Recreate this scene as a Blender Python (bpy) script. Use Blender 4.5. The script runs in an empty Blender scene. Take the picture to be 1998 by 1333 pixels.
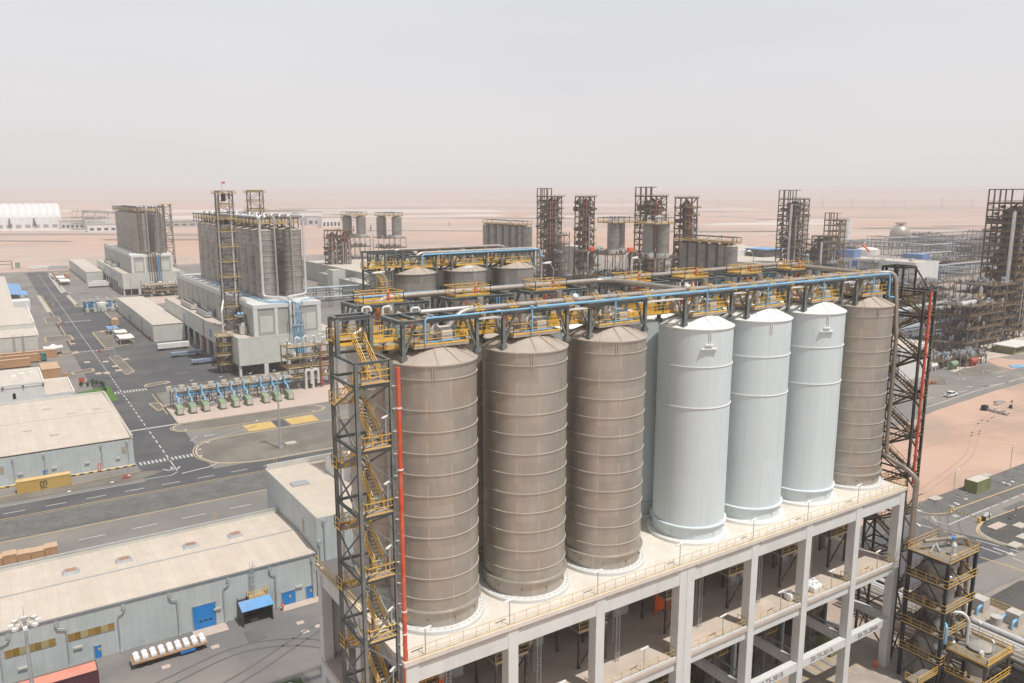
import bpy, math, random
import numpy as np
from mathutils import Vector, Matrix
R_ = math.radians
scene = bpy.context.scene
rng = random.Random(7)

# ------------------------------------------------------------------ camera
CAM_Z = 70.0
cam_d = bpy.data.cameras.new("camera")
cam = bpy.data.objects.new("camera", cam_d)
scene.collection.objects.link(cam)
cam.location = (0, 0, CAM_Z)
PITCH = math.atan(288.5 / 1554.0)
cam.rotation_euler = (math.pi / 2 - PITCH, 0, R_(-33.35))
cam_d.sensor_width = 36.0
cam_d.lens = 28.0
cam_d.clip_start = 1.0
cam_d.clip_end = 60000.0
scene.camera = cam

# ------------------------------------------------------------------ sky, sun, exposure
SUN_DIR = Vector((0.26, -0.966, 2.25)).normalized()
world = bpy.data.worlds.new("World")
scene.world = world
world.use_nodes = True
nt = world.node_tree
bg = nt.nodes["Background"]
sky = nt.nodes.new("ShaderNodeTexSky")
sky.sky_type = 'NISHITA'
sky.sun_disc = False
sky.sun_elevation = R_(66)
sky.sun_rotation = R_(165)
sky.altitude = 50
sky.air_density = 1.0
sky.dust_density = 8.0
sky.ozone_density = 1.0
hsv = nt.nodes.new("ShaderNodeHueSaturation")       # dust-laden sky: most of the blue is gone
hsv.inputs['Saturation'].default_value = 0.16
flat = nt.nodes.new("ShaderNodeMixRGB")
flat.inputs[0].default_value = 0.85
flat.inputs[2].default_value = (5.2, 5.2, 5.45, 1)
nt.links.new(sky.outputs[0], hsv.inputs['Color'])
nt.links.new(hsv.outputs[0], flat.inputs[1])
tcw = nt.nodes.new("ShaderNodeTexCoord"); spw = nt.nodes.new("ShaderNodeSeparateXYZ"); rpw = nt.nodes.new("ShaderNodeValToRGB")
nt.links.new(tcw.outputs['Generated'], spw.inputs[0]); nt.links.new(spw.outputs[2], rpw.inputs[0])     # dustier, warmer air low down; unseen zenith dimmed to weaken sky fill
els = rpw.color_ramp.elements
while len(els) < 5: els.new(0.5)
for e_, (p_, c_) in zip(els, ((0.0, (1.075, 1.045, 1.035)), (0.08, (1.05, 1.03, 1.035)), (0.32, (0.905, 0.925, 0.985)), (0.62, (0.52, 0.54, 0.60)), (1.0, (0.36, 0.385, 0.45)))):
    e_.position = p_; e_.color = (*c_, 1)
sclw = nt.nodes.new("ShaderNodeVectorMath"); sclw.operation = 'SCALE'; sclw.inputs['Scale'].default_value = 5.6
nzw = nt.nodes.new("ShaderNodeTexNoise"); nzw.inputs['Scale'].default_value = 2.2; nzw.inputs['Detail'].default_value = 5
mpw = nt.nodes.new("ShaderNodeMapping"); mpw.inputs['Scale'].default_value = (1, 1, 4.5); nt.links.new(tcw.outputs['Generated'], mpw.inputs[0]); nt.links.new(mpw.outputs[0], nzw.inputs['Vector'])
crw = nt.nodes.new("ShaderNodeValToRGB"); crw.color_ramp.elements[0].position = 0.3; crw.color_ramp.elements[0].color = (0.965, 0.967, 0.972, 1); crw.color_ramp.elements[1].position = 0.7; crw.color_ramp.elements[1].color = (1.03, 1.028, 1.022, 1)
nt.links.new(nzw.outputs['Fac'], crw.inputs[0]); muw = nt.nodes.new("ShaderNodeMixRGB"); muw.blend_type = 'MULTIPLY'; muw.inputs[0].default_value = 1.0
nt.links.new(rpw.outputs[0], muw.inputs[1]); nt.links.new(crw.outputs[0], muw.inputs[2]); nt.links.new(muw.outputs[0], sclw.inputs[0]); nt.links.new(sclw.outputs[0], flat.inputs[2])
nt.links.new(flat.outputs[0], bg.inputs[0])
bg.inputs[1].default_value = 0.15

sun_d = bpy.data.lights.new("sun", 'SUN')
sun_d.energy = 3.8
sun_d.angle = R_(0.9)
sun_d.color = (1.0, 0.965, 0.915)
sun = bpy.data.objects.new("sun", sun_d)
scene.collection.objects.link(sun)
sun.rotation_euler = SUN_DIR.to_track_quat('Z', 'Y').to_euler()
sun.location = (0, 0, 300)

scene.view_settings.view_transform = 'Standard'
scene.view_settings.look = 'None'
scene.view_settings.exposure = 0.0
scene.view_settings.gamma = 1.0
scene.cycles.max_bounces = 6
scene.cycles.diffuse_bounces = 3
scene.cycles.glossy_bounces = 3
scene.cycles.volume_bounces = 1
scene.cycles.sample_clamp_indirect = 6.0

# ------------------------------------------------------------------ surveying helpers (plan positions read off the photograph)
_F, _CX, _CY = 1554.0, 999.0, 666.5
_yaw = R_(56.65)
_F0 = np.array([math.cos(_yaw), math.sin(_yaw), 0]); _RT = np.array([math.sin(_yaw), -math.cos(_yaw), 0])
_FW = _F0 * math.cos(PITCH) - np.array([0, 0, 1.0]) * math.sin(PITCH)
_UP = np.cross(_RT, _FW)
_C = np.array([0, 0, CAM_Z])
def _ray(x, y): return _RT * (x - _CX) + _FW * _F - _UP * (y - _CY)
def at(x, y, z=0.0):
    d = _ray(x, y); p = _C + d * ((z - CAM_Z) / d[2]); return Vector(p)
def onY(x, y, Y):
    d = _ray(x, y); return Vector(_C + d * (Y / d[1]))
def onX(x, y, X):
    d = _ray(x, y); return Vector(_C + d * (X / d[0]))
def far(x, D, y=400):
    d = _ray(x, y); n = math.hypot(d[0], d[1]); return Vector((d[0] / n * D, d[1] / n * D, 0))
def zat(y, X, Y):
    lo, hi = -80.0, 300.0
    for _ in range(50):
        m = (lo + hi) / 2; d = np.array([X, Y, m]) - _C
        if _CY - _F * (d @ _UP) / (d @ _FW) > y: lo = m
        else: hi = m
    return lo

# ------------------------------------------------------------------ materials
MATS = {}
def _nodes(name):
    m = bpy.data.materials.new(name); m.use_nodes = True
    t = m.node_tree; b = t.nodes["Principled BSDF"]
    return m, t, b
def _coord(t, kind='Object', shift=True):
    tc = t.nodes.new("ShaderNodeTexCoord"); out = tc.outputs[kind]
    if shift:
        oi = t.nodes.new("ShaderNodeObjectInfo")
        mul = t.nodes.new("ShaderNodeMath"); mul.operation = 'MULTIPLY'; mul.inputs[1].default_value = 137.0
        t.links.new(oi.outputs['Random'], mul.inputs[0])
        add = t.nodes.new("ShaderNodeVectorMath"); add.operation = 'ADD'
        t.links.new(out, add.inputs[0]); t.links.new(mul.outputs[0], add.inputs[1]); out = add.outputs[0]
    return out
def _noise(t, vec, scale, detail=4, rough=0.6, sc3=None):
    if sc3:
        mp = t.nodes.new("ShaderNodeMapping"); mp.inputs['Scale'].default_value = sc3
        t.links.new(vec, mp.inputs[0]); vec = mp.outputs[0]
    n = t.nodes.new("ShaderNodeTexNoise"); n.inputs['Scale'].default_value = scale
    n.inputs['Detail'].default_value = detail; n.inputs['Roughness'].default_value = rough
    t.links.new(vec, n.inputs['Vector']); return n.outputs['Fac']
def _ramp(t, fac, stops):
    r = t.nodes.new("ShaderNodeValToRGB"); e = r.color_ramp.elements
    while len(e) < len(stops): e.new(0.5)
    for k, (p, c) in enumerate(stops):
        e[k].position = p; e[k].color = (*c, 1) if len(c) == 3 else c
    t.links.new(fac, r.inputs[0]); return r.outputs[0]
def _mix(t, fac, a, b, mode='MIX'):
    m = t.nodes.new("ShaderNodeMixRGB"); m.blend_type = mode
    for k, v in ((0, fac), (1, a), (2, b)):
        if isinstance(v, (int, float)): m.inputs[k].default_value = v
        elif isinstance(v, tuple): m.inputs[k].default_value = (*v, 1)
        else: t.links.new(v, m.inputs[k])
    return m.outputs[0]
def _bump(t, b, h, strength=0.3, dist=0.05):
    n = t.nodes.new("ShaderNodeBump"); n.inputs['Strength'].default_value = strength; n.inputs['Distance'].default_value = dist
    t.links.new(h, n.inputs['Height']); t.links.new(n.outputs[0], b.inputs['Normal'])
def paint(name, col, rough=0.5, metal=0.0, var=0.18, scale=0.6, dust=0.0, streak=False):
    if name in MATS: return MATS[name]
    m, t, b = _nodes(name)
    v = _coord(t)
    n = _noise(t, v, scale, 5, 0.65, (1, 1, 0.25) if streak else None)
    lo = tuple(c * (1 - var) for c in col); hi = tuple(min(1, c * (1 + var)) for c in col)
    c = _ramp(t, n, [(0.3, lo), (0.7, hi)])
    if dust:
        n2 = _noise(t, v, scale * 0.45, 6, 0.7)
        f = _ramp(t, n2, [(0.45, (0, 0, 0)), (0.72, (dust,) * 3)])
        c = _mix(t, f, c, (0.50, 0.39, 0.29))
    t.links.new(c, b.inputs['Base Color'])
    b.inputs['Roughness'].default_value = rough; b.inputs['Metallic'].default_value = metal
    MATS[name] = m; return m
def cladding(name, col, rib=0.25, seam=0.0, dust=0.25, rough=0.55, depth=0.03, axis='xy', var=0.08, dsc=None):
    """profiled metal sheet: vertical ribs as bump, wide sheet joints, dust"""
    if name in MATS: return MATS[name]
    m, t, b = _nodes(name)
    v = _coord(t, shift=False)
    s = t.nodes.new("ShaderNodeSeparateXYZ"); t.links.new(v, s.inputs[0])
    if axis == 'xy':
        a = t.nodes.new("ShaderNodeMath"); a.operation = 'ADD'
        t.links.new(s.outputs[0], a.inputs[0]); t.links.new(s.outputs[1], a.inputs[1]); u = a.outputs[0]
    else:
        u = s.outputs['XYZ'.index(axis.upper())]
    sn = t.nodes.new("ShaderNodeMath"); sn.operation = 'PINGPONG'; sn.inputs[1].default_value = rib / 2
    t.links.new(u, sn.inputs[0])
    mr = t.nodes.new("ShaderNodeMapRange"); mr.inputs[1].default_value = rib * 0.14; mr.inputs[2].default_value = rib * 0.24
    t.links.new(sn.outputs[0], mr.inputs[0])
    n = _noise(t, v, 0.35, 5, 0.65)
    c = _ramp(t, n, [(0.3, tuple(x * (1 - var) for x in col)), (0.7, tuple(min(1, x * (1 + var)) for x in col))])
    if seam:
        sm = t.nodes.new("ShaderNodeMath"); sm.operation = 'PINGPONG'; sm.inputs[1].default_value = seam / 2
        t.links.new(u, sm.inputs[0])
        f = _ramp(t, sm.outputs[0], [(0.0, (1, 1, 1)), (0.05, (0, 0, 0))])
        c = _mix(t, f, c, tuple(x * 0.80 for x in col))
        fl = t.nodes.new("ShaderNodeMath"); fl.operation = 'DIVIDE'; fl.inputs[1].default_value = seam
        t.links.new(u, fl.inputs[0])
        fr = t.nodes.new("ShaderNodeMath"); fr.operation = 'FLOOR'; t.links.new(fl.outputs[0], fr.inputs[0])
        wn = t.nodes.new("ShaderNodeTexWhiteNoise"); wn.noise_dimensions = '1D'; t.links.new(fr.outputs[0], wn.inputs['W'])
        c = _mix(t, 0.16, c, _ramp(t, wn.outputs['Value'], [(0, (0.62, 0.62, 0.62)), (1, (1, 1, 1))]), 'MULTIPLY')
    if dust:
        n2 = _noise(t, v, 0.16 if not dsc else 0.5, 6, 0.7, dsc)
        f = _ramp(t, n2, [(0.4, (0, 0, 0)), (0.75, (dust,) * 3)])
        c = _mix(t, f, c, (0.52, 0.415, 0.325))
    t.links.new(c, b.inputs['Base Color']); b.inputs['Roughness'].default_value = rough
    _bump(t, b, mr.outputs[0], 0.5, depth)
    MATS[name] = m; return m
def concrete(name, col, var=0.12, stain=0.35, scale=0.5):
    if name in MATS: return MATS[name]
    m, t, b = _nodes(name)
    v = _coord(t, shift=False)
    n = _noise(t, v, scale, 8, 0.7)
    c = _ramp(t, n, [(0.3, tuple(x * (1 - var) for x in col)), (0.7, tuple(min(1, x * (1 + var)) for x in col))])
    n2 = _noise(t, v, scale * 0.3, 6, 0.65, (1, 1, 0.35))
    f = _ramp(t, n2, [(0.5, (0, 0, 0)), (0.75, (stain,) * 3)])
    c = _mix(t, f, c, (0.40, 0.30, 0.22))
    n4 = _noise(t, v, 1.1, 6, 0.7, (1, 1, 0.05))
    c = _mix(t, _ramp(t, n4, [(0.52, (0, 0, 0)), (0.76, (0.30,) * 3)]), c, tuple(x * 0.55 for x in col))
    sz_ = t.nodes.new("ShaderNodeSeparateXYZ"); t.links.new(v, sz_.inputs[0])
    pg = t.nodes.new("ShaderNodeMath"); pg.operation = 'PINGPONG'; pg.inputs[1].default_value = 1.45; t.links.new(sz_.outputs[2], pg.inputs[0])
    c = _mix(t, _ramp(t, pg.outputs[0], [(0.0, (0.22,) * 3), (0.028, (0, 0, 0))]), c, tuple(x * 0.5 for x in col))
    n3 = _noise(t, v, 9, 3, 0.6)
    t.links.new(c, b.inputs['Base Color']); b.inputs['Roughness'].default_value = 0.8
    _bump(t, b, n3, 0.15, 0.02)
    MATS[name] = m; return m
def ground_mat(name, stops, scale, fine=6.0, stain=None, stain_scale=0.02, bump=0.0, rough=0.9, sc3=None, speck=0.12):
    if name in MATS: return MATS[name]
    m, t, b = _nodes(name)
    v = _coord(t, shift=False)
    n = _noise(t, v, scale, 7, 0.65, sc3)
    c = _ramp(t, n, stops)
    if stain:
        n2 = _noise(t, v, stain_scale, 6, 0.62, sc3)
        f = _ramp(t, n2, [(0.46, (0, 0, 0)), (0.66, (0.85,) * 3)])
        c = _mix(t, f, c, stain)
    n3 = _noise(t, v, fine, 4, 0.7)
    sp = _ramp(t, n3, [(0.25, (1 - speck,) * 3), (0.75, (1, 1, 1))])
    c = _mix(t, 1.0, c, sp, 'MULTIPLY')
    t.links.new(c, b.inputs['Base Color']); b.inputs['Roughness'].default_value = rough
    if bump: _bump(t, b, n3, bump, 0.05)
    MATS[name] = m; return m
def silo_steel(name, col, golden=0.5, band=2.07, var=0.16, rough=0.42, metal=0.35):
    """rolled plates: every course and every plate a slightly different tone, welded seams, heat and dust stains"""
    if name in MATS: return MATS[name]
    m, t, b = _nodes(name)
    v = _coord(t, shift=False)
    oi = t.nodes.new("ShaderNodeObjectInfo")
    s = t.nodes.new("ShaderNodeSeparateXYZ"); t.links.new(v, s.inputs[0])
    def M(op, a, bv=None):
        q = t.nodes.new("ShaderNodeMath"); q.operation = op
        for k, w in ((0, a), (1, bv)):
            if w is None: continue
            if isinstance(w, (int, float)): q.inputs[k].default_value = w
            else: t.links.new(w, q.inputs[k])
        return q.outputs[0]
    ang = M('ARCTAN2', s.outputs[1], s.outputs[0])
    row = M('FLOOR', M('DIVIDE', M('SUBTRACT', s.outputs[2], 0.45), band))
    seam_u = M('ADD', M('DIVIDE', ang, 6.2832 / 6.0), M('MULTIPLY', row, 0.5))
    seam_u = M('ADD', seam_u, M('MULTIPLY', oi.outputs['Random'], 5.0))
    cell = M('FLOOR', seam_u)
    key = M('ADD', M('MULTIPLY', row, 17.3), M('ADD', M('MULTIPLY', cell, 5.7), M('MULTIPLY', oi.outputs['Random'], 91.0)))
    wn = t.nodes.new("ShaderNodeTexWhiteNoise"); wn.noise_dimensions = '1D'; t.links.new(key, wn.inputs['W'])
    c = _ramp(t, wn.outputs['Value'], [(0, tuple(x * (1 - var) for x in col)), (1, tuple(x * (1 + var) for x in col))])
    sh = t.nodes.new("ShaderNodeVectorMath"); sh.operation = 'ADD'
    t.links.new(v, sh.inputs[0]); t.links.new(M('MULTIPLY', oi.outputs['Random'], 200.0), sh.inputs[1])
    n = _noise(t, sh.outputs[0], 0.7, 6, 0.65, (1, 1, 0.45))
    c = _mix(t, 0.55 if golden else 0.12, c, _ramp(t, n, [(0.3, (0.72, 0.72, 0.72)), (0.7, (1.12, 1.1, 1.06))]), 'MULTIPLY')
    if golden:
        n2 = _noise(t, sh.outputs[0], 0.28, 5, 0.6, (1, 1, 0.8))
        f = _ramp(t, n2, [(0.54, (0, 0, 0)), (0.70, (golden,) * 3)])
        c = _mix(t, f, c, (0.43, 0.31, 0.19))
        n4 = _noise(t, sh.outputs[0], 1.0, 4, 0.6, (1, 1, 0.06))
        f2 = _ramp(t, n4, [(0.55, (0, 0, 0)), (0.75, (0.28,) * 3)])
        c = _mix(t, f2, c, (0.40, 0.33, 0.27))
    else:
        n4 = _noise(t, sh.outputs[0], 0.9, 5, 0.6, (1, 1, 0.05))
        f2 = _ramp(t, n4, [(0.5, (0, 0, 0)), (0.78, (0.30,) * 3)])
        c = _mix(t, f2, c, (0.50, 0.49, 0.46))
    fr = M('ABSOLUTE', M('SUBTRACT', M('FRACT', seam_u), 0.5))
    fs = _ramp(t, fr, [(0.486, (0, 0, 0)), (0.493, (0.75,) * 3)])
    c = _mix(t, fs, c, (0.56, 0.50, 0.42) if golden else tuple(x * 0.86 for x in col))
    t.links.new(c, b.inputs['Base Color'])
    b.inputs['Roughness'].default_value = rough; b.inputs['Metallic'].default_value = metal
    MATS[name] = m; return m

STEEL = paint('painted_grey_steel', (0.145, 0.17, 0.172), 0.5, 0.2, 0.25, 0.8, dust=0.35)
DARK = paint('dark_steel', (0.058, 0.055, 0.051), 0.6, 0.1, 0.3, 0.8, dust=0.4)
BROWN = paint('rusty_brown_steel', (0.12, 0.085, 0.06), 0.7, 0.1, 0.35, 0.5, dust=0.4)
YEL = paint('safety_yellow', (0.74, 0.44, 0.06), 0.5, 0, 0.2, 1.2, dust=0.3)
YELF = paint('faded_yellow', (0.54, 0.38, 0.12), 0.6, 0, 0.25, 0.8, dust=0.4)
GRATEB = paint('brown_grating', (0.10, 0.083, 0.065), 0.8, 0, 0.25, 0.6)
YELB = paint('brown_yellow', (0.25, 0.165, 0.06), 0.6, 0, 0.3, 0.5, dust=0.3)
GRATE = paint('dusty_grating', (0.36, 0.305, 0.245), 0.8, 0, 0.2, 1.0)
GREYPL = paint('grey_plate', (0.30, 0.285, 0.26), 0.7, 0.1, 0.15, 0.8, dust=0.5)
PIPE = paint('dull_stainless', (0.40, 0.36, 0.32), 0.42, 0.4, 0.14, 0.6, dust=0.5, streak=True)
INSUL = paint('bright_cladding', (0.66, 0.66, 0.65), 0.38, 0.35, 0.1, 0.6, dust=0.25)
BLUEP = paint('light_blue_pipe', (0.19, 0.42, 0.62), 0.4, 0, 0.12, 0.8, dust=0.12)
BLUED = paint('blue_door', (0.012, 0.20, 0.55), 0.45, 0, 0.12, 0.6)
BLUER = paint('blue_roof_sheet', (0.13, 0.32, 0.60), 0.5, 0, 0.1, 0.4, dust=0.25)
REDP = paint('red_pipe', (0.58, 0.075, 0.03), 0.5, 0, 0.25, 0.9, dust=0.3)
REDF = paint('red_faded', (0.42, 0.07, 0.05), 0.55, 0, 0.2, 0.6, dust=0.2)
ORANGE = paint('orange_paint', (0.80, 0.13, 0.025), 0.5, 0, 0.12, 0.8)
SOOT = paint('dark_brown_equipment', (0.135, 0.108, 0.088), 0.7, 0.1, 0.3, 0.5, dust=0.25)
BLUEG = paint('blue_grey_steel', (0.10, 0.125, 0.16), 0.55, 0.1, 0.25, 0.6, dust=0.2)
BLUEGP = paint('blue_grey_cladding', (0.34, 0.40, 0.46), 0.45, 0.2, 0.15, 0.6, dust=0.15)
WHITE = paint('white_paint', (0.72, 0.71, 0.68), 0.5, 0, 0.08, 0.5, dust=0.25)
BAG = paint('white_woven_bag', (0.76, 0.76, 0.77), 0.7, 0, 0.12, 2.0)
GREENU = paint('green_enclosure', (0.20, 0.29, 0.17), 0.55, 0, 0.12, 0.6, dust=0.35)
GREENC = paint('olive_container', (0.16, 0.19, 0.07), 0.6, 0, 0.15, 0.6, dust=0.2)
BOXG = paint('grey_cabinet', (0.50, 0.48, 0.45), 0.6, 0.1, 0.1, 1.0, dust=0.3)
GLASS = paint('dark_glass', (0.02, 0.025, 0.03), 0.12, 0, 0.2, 0.5)
RUBBER = paint('black_rubber', (0.02, 0.02, 0.02), 0.8, 0, 0.2, 1.0)
NAVY = paint('blue_black_steel', (0.022, 0.032, 0.042), 0.5, 0.1, 0.25, 0.8, dust=0.15)
PIPED = paint('brown_stained_steel', (0.25, 0.215, 0.185), 0.5, 0.3, 0.2, 0.6, dust=0.3, streak=True)
DECKG = paint('dark_deck_plate', (0.20, 0.185, 0.165), 0.7, 0.1, 0.2, 0.8, dust=0.3)
GALV = paint('galvanised', (0.46, 0.48, 0.48), 0.45, 0.4, 0.12, 0.8)
WOOD = paint('pallet_wood', (0.34, 0.21, 0.12), 0.8, 0, 0.25, 2.0)
SILO_B = silo_steel('silo_stainless', (0.43, 0.40, 0.36), 0.42, var=0.06, rough=0.44, metal=0.5)
SILO_D = silo_steel('silo_stainless_dark', (0.33, 0.32, 0.30), 0.25, rough=0.5)
SILO_W = silo_steel('silo_white', (0.585, 0.655, 0.67), 0.0, band=8.0, var=0.025, rough=0.5, metal=0.0)
ROOF_B = paint('silo_roof_dusty', (0.42, 0.365, 0.31), 0.6, 0.2, 0.1, 0.8, dust=0.35)
ROOF_W = paint('silo_roof_white', (0.76, 0.76, 0.72), 0.55, 0, 0.06, 0.8, dust=0.2)
RING_B = paint('silo_ring', (0.46, 0.42, 0.365), 0.55, 0.2, 0.1, 0.5)
CONC = concrete('painted_concrete', (0.60, 0.605, 0.585), 0.07, 0.16)
CONCD = concrete('deck_concrete', (0.64, 0.585, 0.515), 0.10, 0.3, 0.35)
CONCF = concrete('floor_concrete', (0.52, 0.44, 0.37), 0.16, 0.4, 0.25)
WALLG = cladding('grey_green_cladding', (0.55, 0.56, 0.515), 0.35, 6.0, 0.12)
WALLB = cladding('bluish_cladding', (0.46, 0.51, 0.515), 0.30, 1.2, 0.10)
WALLW = cladding('white_cladding', (0.72, 0.72, 0.70), 0.4, 5.0, 0.08)
WALLO = cladding('olive_cladding', (0.36, 0.375, 0.33), 0.35, 6.0, 0.12)
ROOFC = cladding('cream_roof', (0.565, 0.49, 0.41), 0.5, 1.5, 0.45, 0.7, 0.03, 'x', dsc=(1, 0.16, 1))
ROOFP = cladding('pale_roof', (0.555, 0.50, 0.435), 0.6, 3.0, 0.4, 0.75, 0.02, 'x', dsc=(1, 0.2, 1))
TANC = cladding('tan_container', (0.44, 0.24, 0.12), 0.5, 0, 0.3, 0.7, 0.05)
TANR = cladding('tan_container_roof', (0.55, 0.37, 0.23), 0.5, 2.4, 0.3, 0.7, 0.03, 'x')
MUST = cladding('mustard_container', (0.50, 0.33, 0.09), 0.28, 0, 0.15, 0.6, 0.05)
MAROON = cladding('maroon_container', (0.085, 0.022, 0.035), 0.28, 0, 0.05, 0.6, 0.05)
MARROOF = cladding('salmon_roof', (0.66, 0.25, 0.18), 0.28, 0, 0.3, 0.7, 0.04, 'x')
AMBER = paint('amber_glazing', (0.30, 0.20, 0.05), 0.3, 0, 0.35, 1.5)
LINEW = paint('road_paint_white', (0.47, 0.47, 0.455), 0.8, 0, 0.22, 0.8, dust=0.5)
LINEY = paint('road_paint_yellow', (0.55, 0.40, 0.17), 0.7, 0, 0.15, 0.8, dust=0.3)
HATCH = paint('yellow_hatching', (0.55, 0.37, 0.12), 0.75, 0, 0.12, 0.5, dust=0.35)
KERB = concrete('kerb_stone', (0.46, 0.42, 0.36), 0.1, 0.2)
SLABP = concrete('pinkish_slab', (0.50, 0.40, 0.34), 0.08, 0.2)

# ------------------------------------------------------------------ mesh builder
class MB:
    def __init__(s): s.v = []; s.f = []
    def add(s, vs, fs):
        o = len(s.v); s.v.extend([tuple(p) for p in vs]); s.f.extend([tuple(i + o for i in f) for f in fs])
    def box(s, x0, y0, z0, x1, y1, z1):
        if x0 > x1: x0, x1 = x1, x0
        if y0 > y1: y0, y1 = y1, y0
        if z0 > z1: z0, z1 = z1, z0
        s.add([(x0, y0, z0), (x1, y0, z0), (x1, y1, z0), (x0, y1, z0), (x0, y0, z1), (x1, y0, z1), (x1, y1, z1), (x0, y1, z1)],
              [(3, 2, 1, 0), (4, 5, 6, 7), (0, 1, 5, 4), (1, 2, 6, 5), (2, 3, 7, 6), (3, 0, 4, 7)]); return s
    def obox(s, c, sz, rz=0):
        c = Vector(c); M = Matrix.Rotation(rz, 3, 'Z'); x, y, z = sz[0] / 2, sz[1] / 2, sz[2] / 2
        vs = [c + M @ Vector(p) for p in ((-x, -y, -z), (x, -y, -z), (x, y, -z), (-x, y, -z), (-x, -y, z), (x, -y, z), (x, y, z), (-x, y, z))]
        s.add(vs, [(3, 2, 1, 0), (4, 5, 6, 7), (0, 1, 5, 4), (1, 2, 6, 5), (2, 3, 7, 6), (3, 0, 4, 7)]); return s
    def bar(s, p, q, w=0.2, h=None):
        p = Vector(p); q = Vector(q); h = h or w; d = q - p
        if d.length < 1e-5: return s
        d.normalize(); up = Vector((0, 0, 1)) if abs(d.z) < 0.95 else Vector((0, 1, 0))
        a = d.cross(up).normalized() * (w / 2); b = a.cross(d).normalized() * (h / 2)
        s.add([p - a - b, p + a - b, p + a + b, p - a + b, q - a - b, q + a - b, q + a + b, q - a + b],
              [(0, 1, 2, 3), (7, 6, 5, 4), (4, 5, 1, 0), (5, 6, 2, 1), (6, 7, 3, 2), (7, 4, 0, 3)]); return s
    def hbar(s, p, q, w=0.3, t=0.035):
        """H section: two flanges and a web"""
        p = Vector(p); q = Vector(q); d = (q - p).normalized()
        up = Vector((0, 0, 1)) if abs(d.z) < 0.95 else Vector((0, 1, 0))
        a = d.cross(up).normalized(); b = a.cross(d).normalized()
        for k in (-1, 1):
            o = b * (k * w / 2)
            s.bar(p + o, q + o, w, t) if abs(d.z) < 0.95 else s._flat(p + o, q + o, a * w / 2, b * t / 2)
        s._flat(p, q, a * t / 2, b * (w / 2 - t / 2)); return s
    def _flat(s, p, q, a, b):
        s.add([p - a - b, p + a - b, p + a + b, p - a + b, q - a - b, q + a - b, q + a + b, q - a + b],
              [(0, 1, 2, 3), (7, 6, 5, 4), (4, 5, 1, 0), (5, 6, 2, 1), (6, 7, 3, 2), (7, 4, 0, 3)])
    def tube(s, pts, r=0.1, n=8, cap=True):
        pts = [Vector(p) for p in pts]; rings = []
        t0 = (pts[1] - pts[0]).normalized()
        a = t0.cross(Vector((0, 0, 1)) if abs(t0.z) < 0.95 else Vector((1, 0, 0))).normalized()
        for i, p in enumerate(pts):
            if i == 0: t = t0
            elif i == len(pts) - 1: t = (pts[i] - pts[i - 1]).normalized()
            else: t = ((pts[i] - pts[i - 1]).normalized() + (pts[i + 1] - pts[i]).normalized())
            if t.length < 1e-6: t = t0
            t.normalize(); a = (a - t * a.dot(t))
            if a.length < 1e-6: a = t.orthogonal()
            a.normalize(); b = t.cross(a)
            k = 1.0
            if 0 < i < len(pts) - 1: k = 1 / max(0.5, t.dot((pts[i] - pts[i - 1]).normalized()))
            rings.append([p + (a * math.cos(6.28319 * j / n) + b * math.sin(6.28319 * j / n)) * r for j in range(n)])
        vs = [v for g in rings for v in g]; fs = []
        for i in range(len(rings) - 1):
            for j in range(n):
                fs.append((i * n + j, i * n + (j + 1) % n, (i + 1) * n + (j + 1) % n, (i + 1) * n + j))
        if cap: fs.append(tuple(range(n - 1, -1, -1))); fs.append(tuple((len(rings) - 1) * n + j for j in range(n)))
        s.add(vs, fs); return s
    def pipe(s, pts, r=0.1, n=8, bend=None):
        """tube with rounded elbows"""
        pts = [Vector(p) for p in pts]; bend = bend or r * 2.2; out = [pts[0]]
        for i in range(1, len(pts) - 1):
            p = pts[i]; u = (pts[i - 1] - p); w = (pts[i + 1] - p); k = min(bend, u.length * 0.45, w.length * 0.45)
            a = p + u.normalized() * k; b = p + w.normalized() * k
            for q in (0, 0.25, 0.5, 0.75, 1): out.append(a * (1 - q) ** 2 + p * 2 * q * (1 - q) + b * q * q)
        out.append(pts[-1]); return s.tube(out, r, n)
    def cyl(s, c, r, z0, z1, n=16): return s.tube([(c[0], c[1], z0), (c[0], c[1], z1)], r, n)
    def lathe(s, prof, c=(0, 0, 0), n=24):
        vs = []; fs = []
        for r, z in prof:
            for j in range(n):
                a = 6.283185 * j / n; vs.append((c[0] + r * math.cos(a), c[1] + r * math.sin(a), c[2] + z))
        for i in range(len(prof) - 1):
            for j in range(n): fs.append((i * n + j, i * n + (j + 1) % n, (i + 1) * n + (j + 1) % n, (i + 1) * n + j))
        if prof[0][0] > 0.01: fs.append(tuple(range(n - 1, -1, -1)))
        if prof[-1][0] > 0.01: fs.append(tuple((len(prof) - 1) * n + j for j in range(n)))
        s.add(vs, fs); return s
    def ball(s, c, r, n=12, sz=1.0):
        m = n // 2 + 1
        return s.lathe([(max(0.002, r * math.sin(math.pi * i / m)), -r * sz * math.cos(math.pi * i / m)) for i in range(m + 1)], c, n)
    def prism(s, poly, z0, z1):
        n = len(poly); vs = [(p[0], p[1], z0) for p in poly] + [(p[0], p[1], z1) for p in poly]
        A = sum(poly[i][0] * poly[(i + 1) % n][1] - poly[(i + 1) % n][0] * poly[i][1] for i in range(n))
        fs = [tuple(range(n - 1, -1, -1)), tuple(range(n, 2 * n))] + [(i, (i + 1) % n, n + (i + 1) % n, n + i) for i in range(n)]
        if A < 0: fs = [tuple(reversed(f)) for f in fs]
        s.add(vs, fs); return s
    def sheet(s, poly, z):
        n = len(poly); A = sum(poly[i][0] * poly[(i + 1) % n][1] - poly[(i + 1) % n][0] * poly[i][1] for i in range(n))
        f = tuple(range(n)); s.add([(p[0], p[1], z) for p in poly], [f if A > 0 else tuple(reversed(f))]); return s
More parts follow.
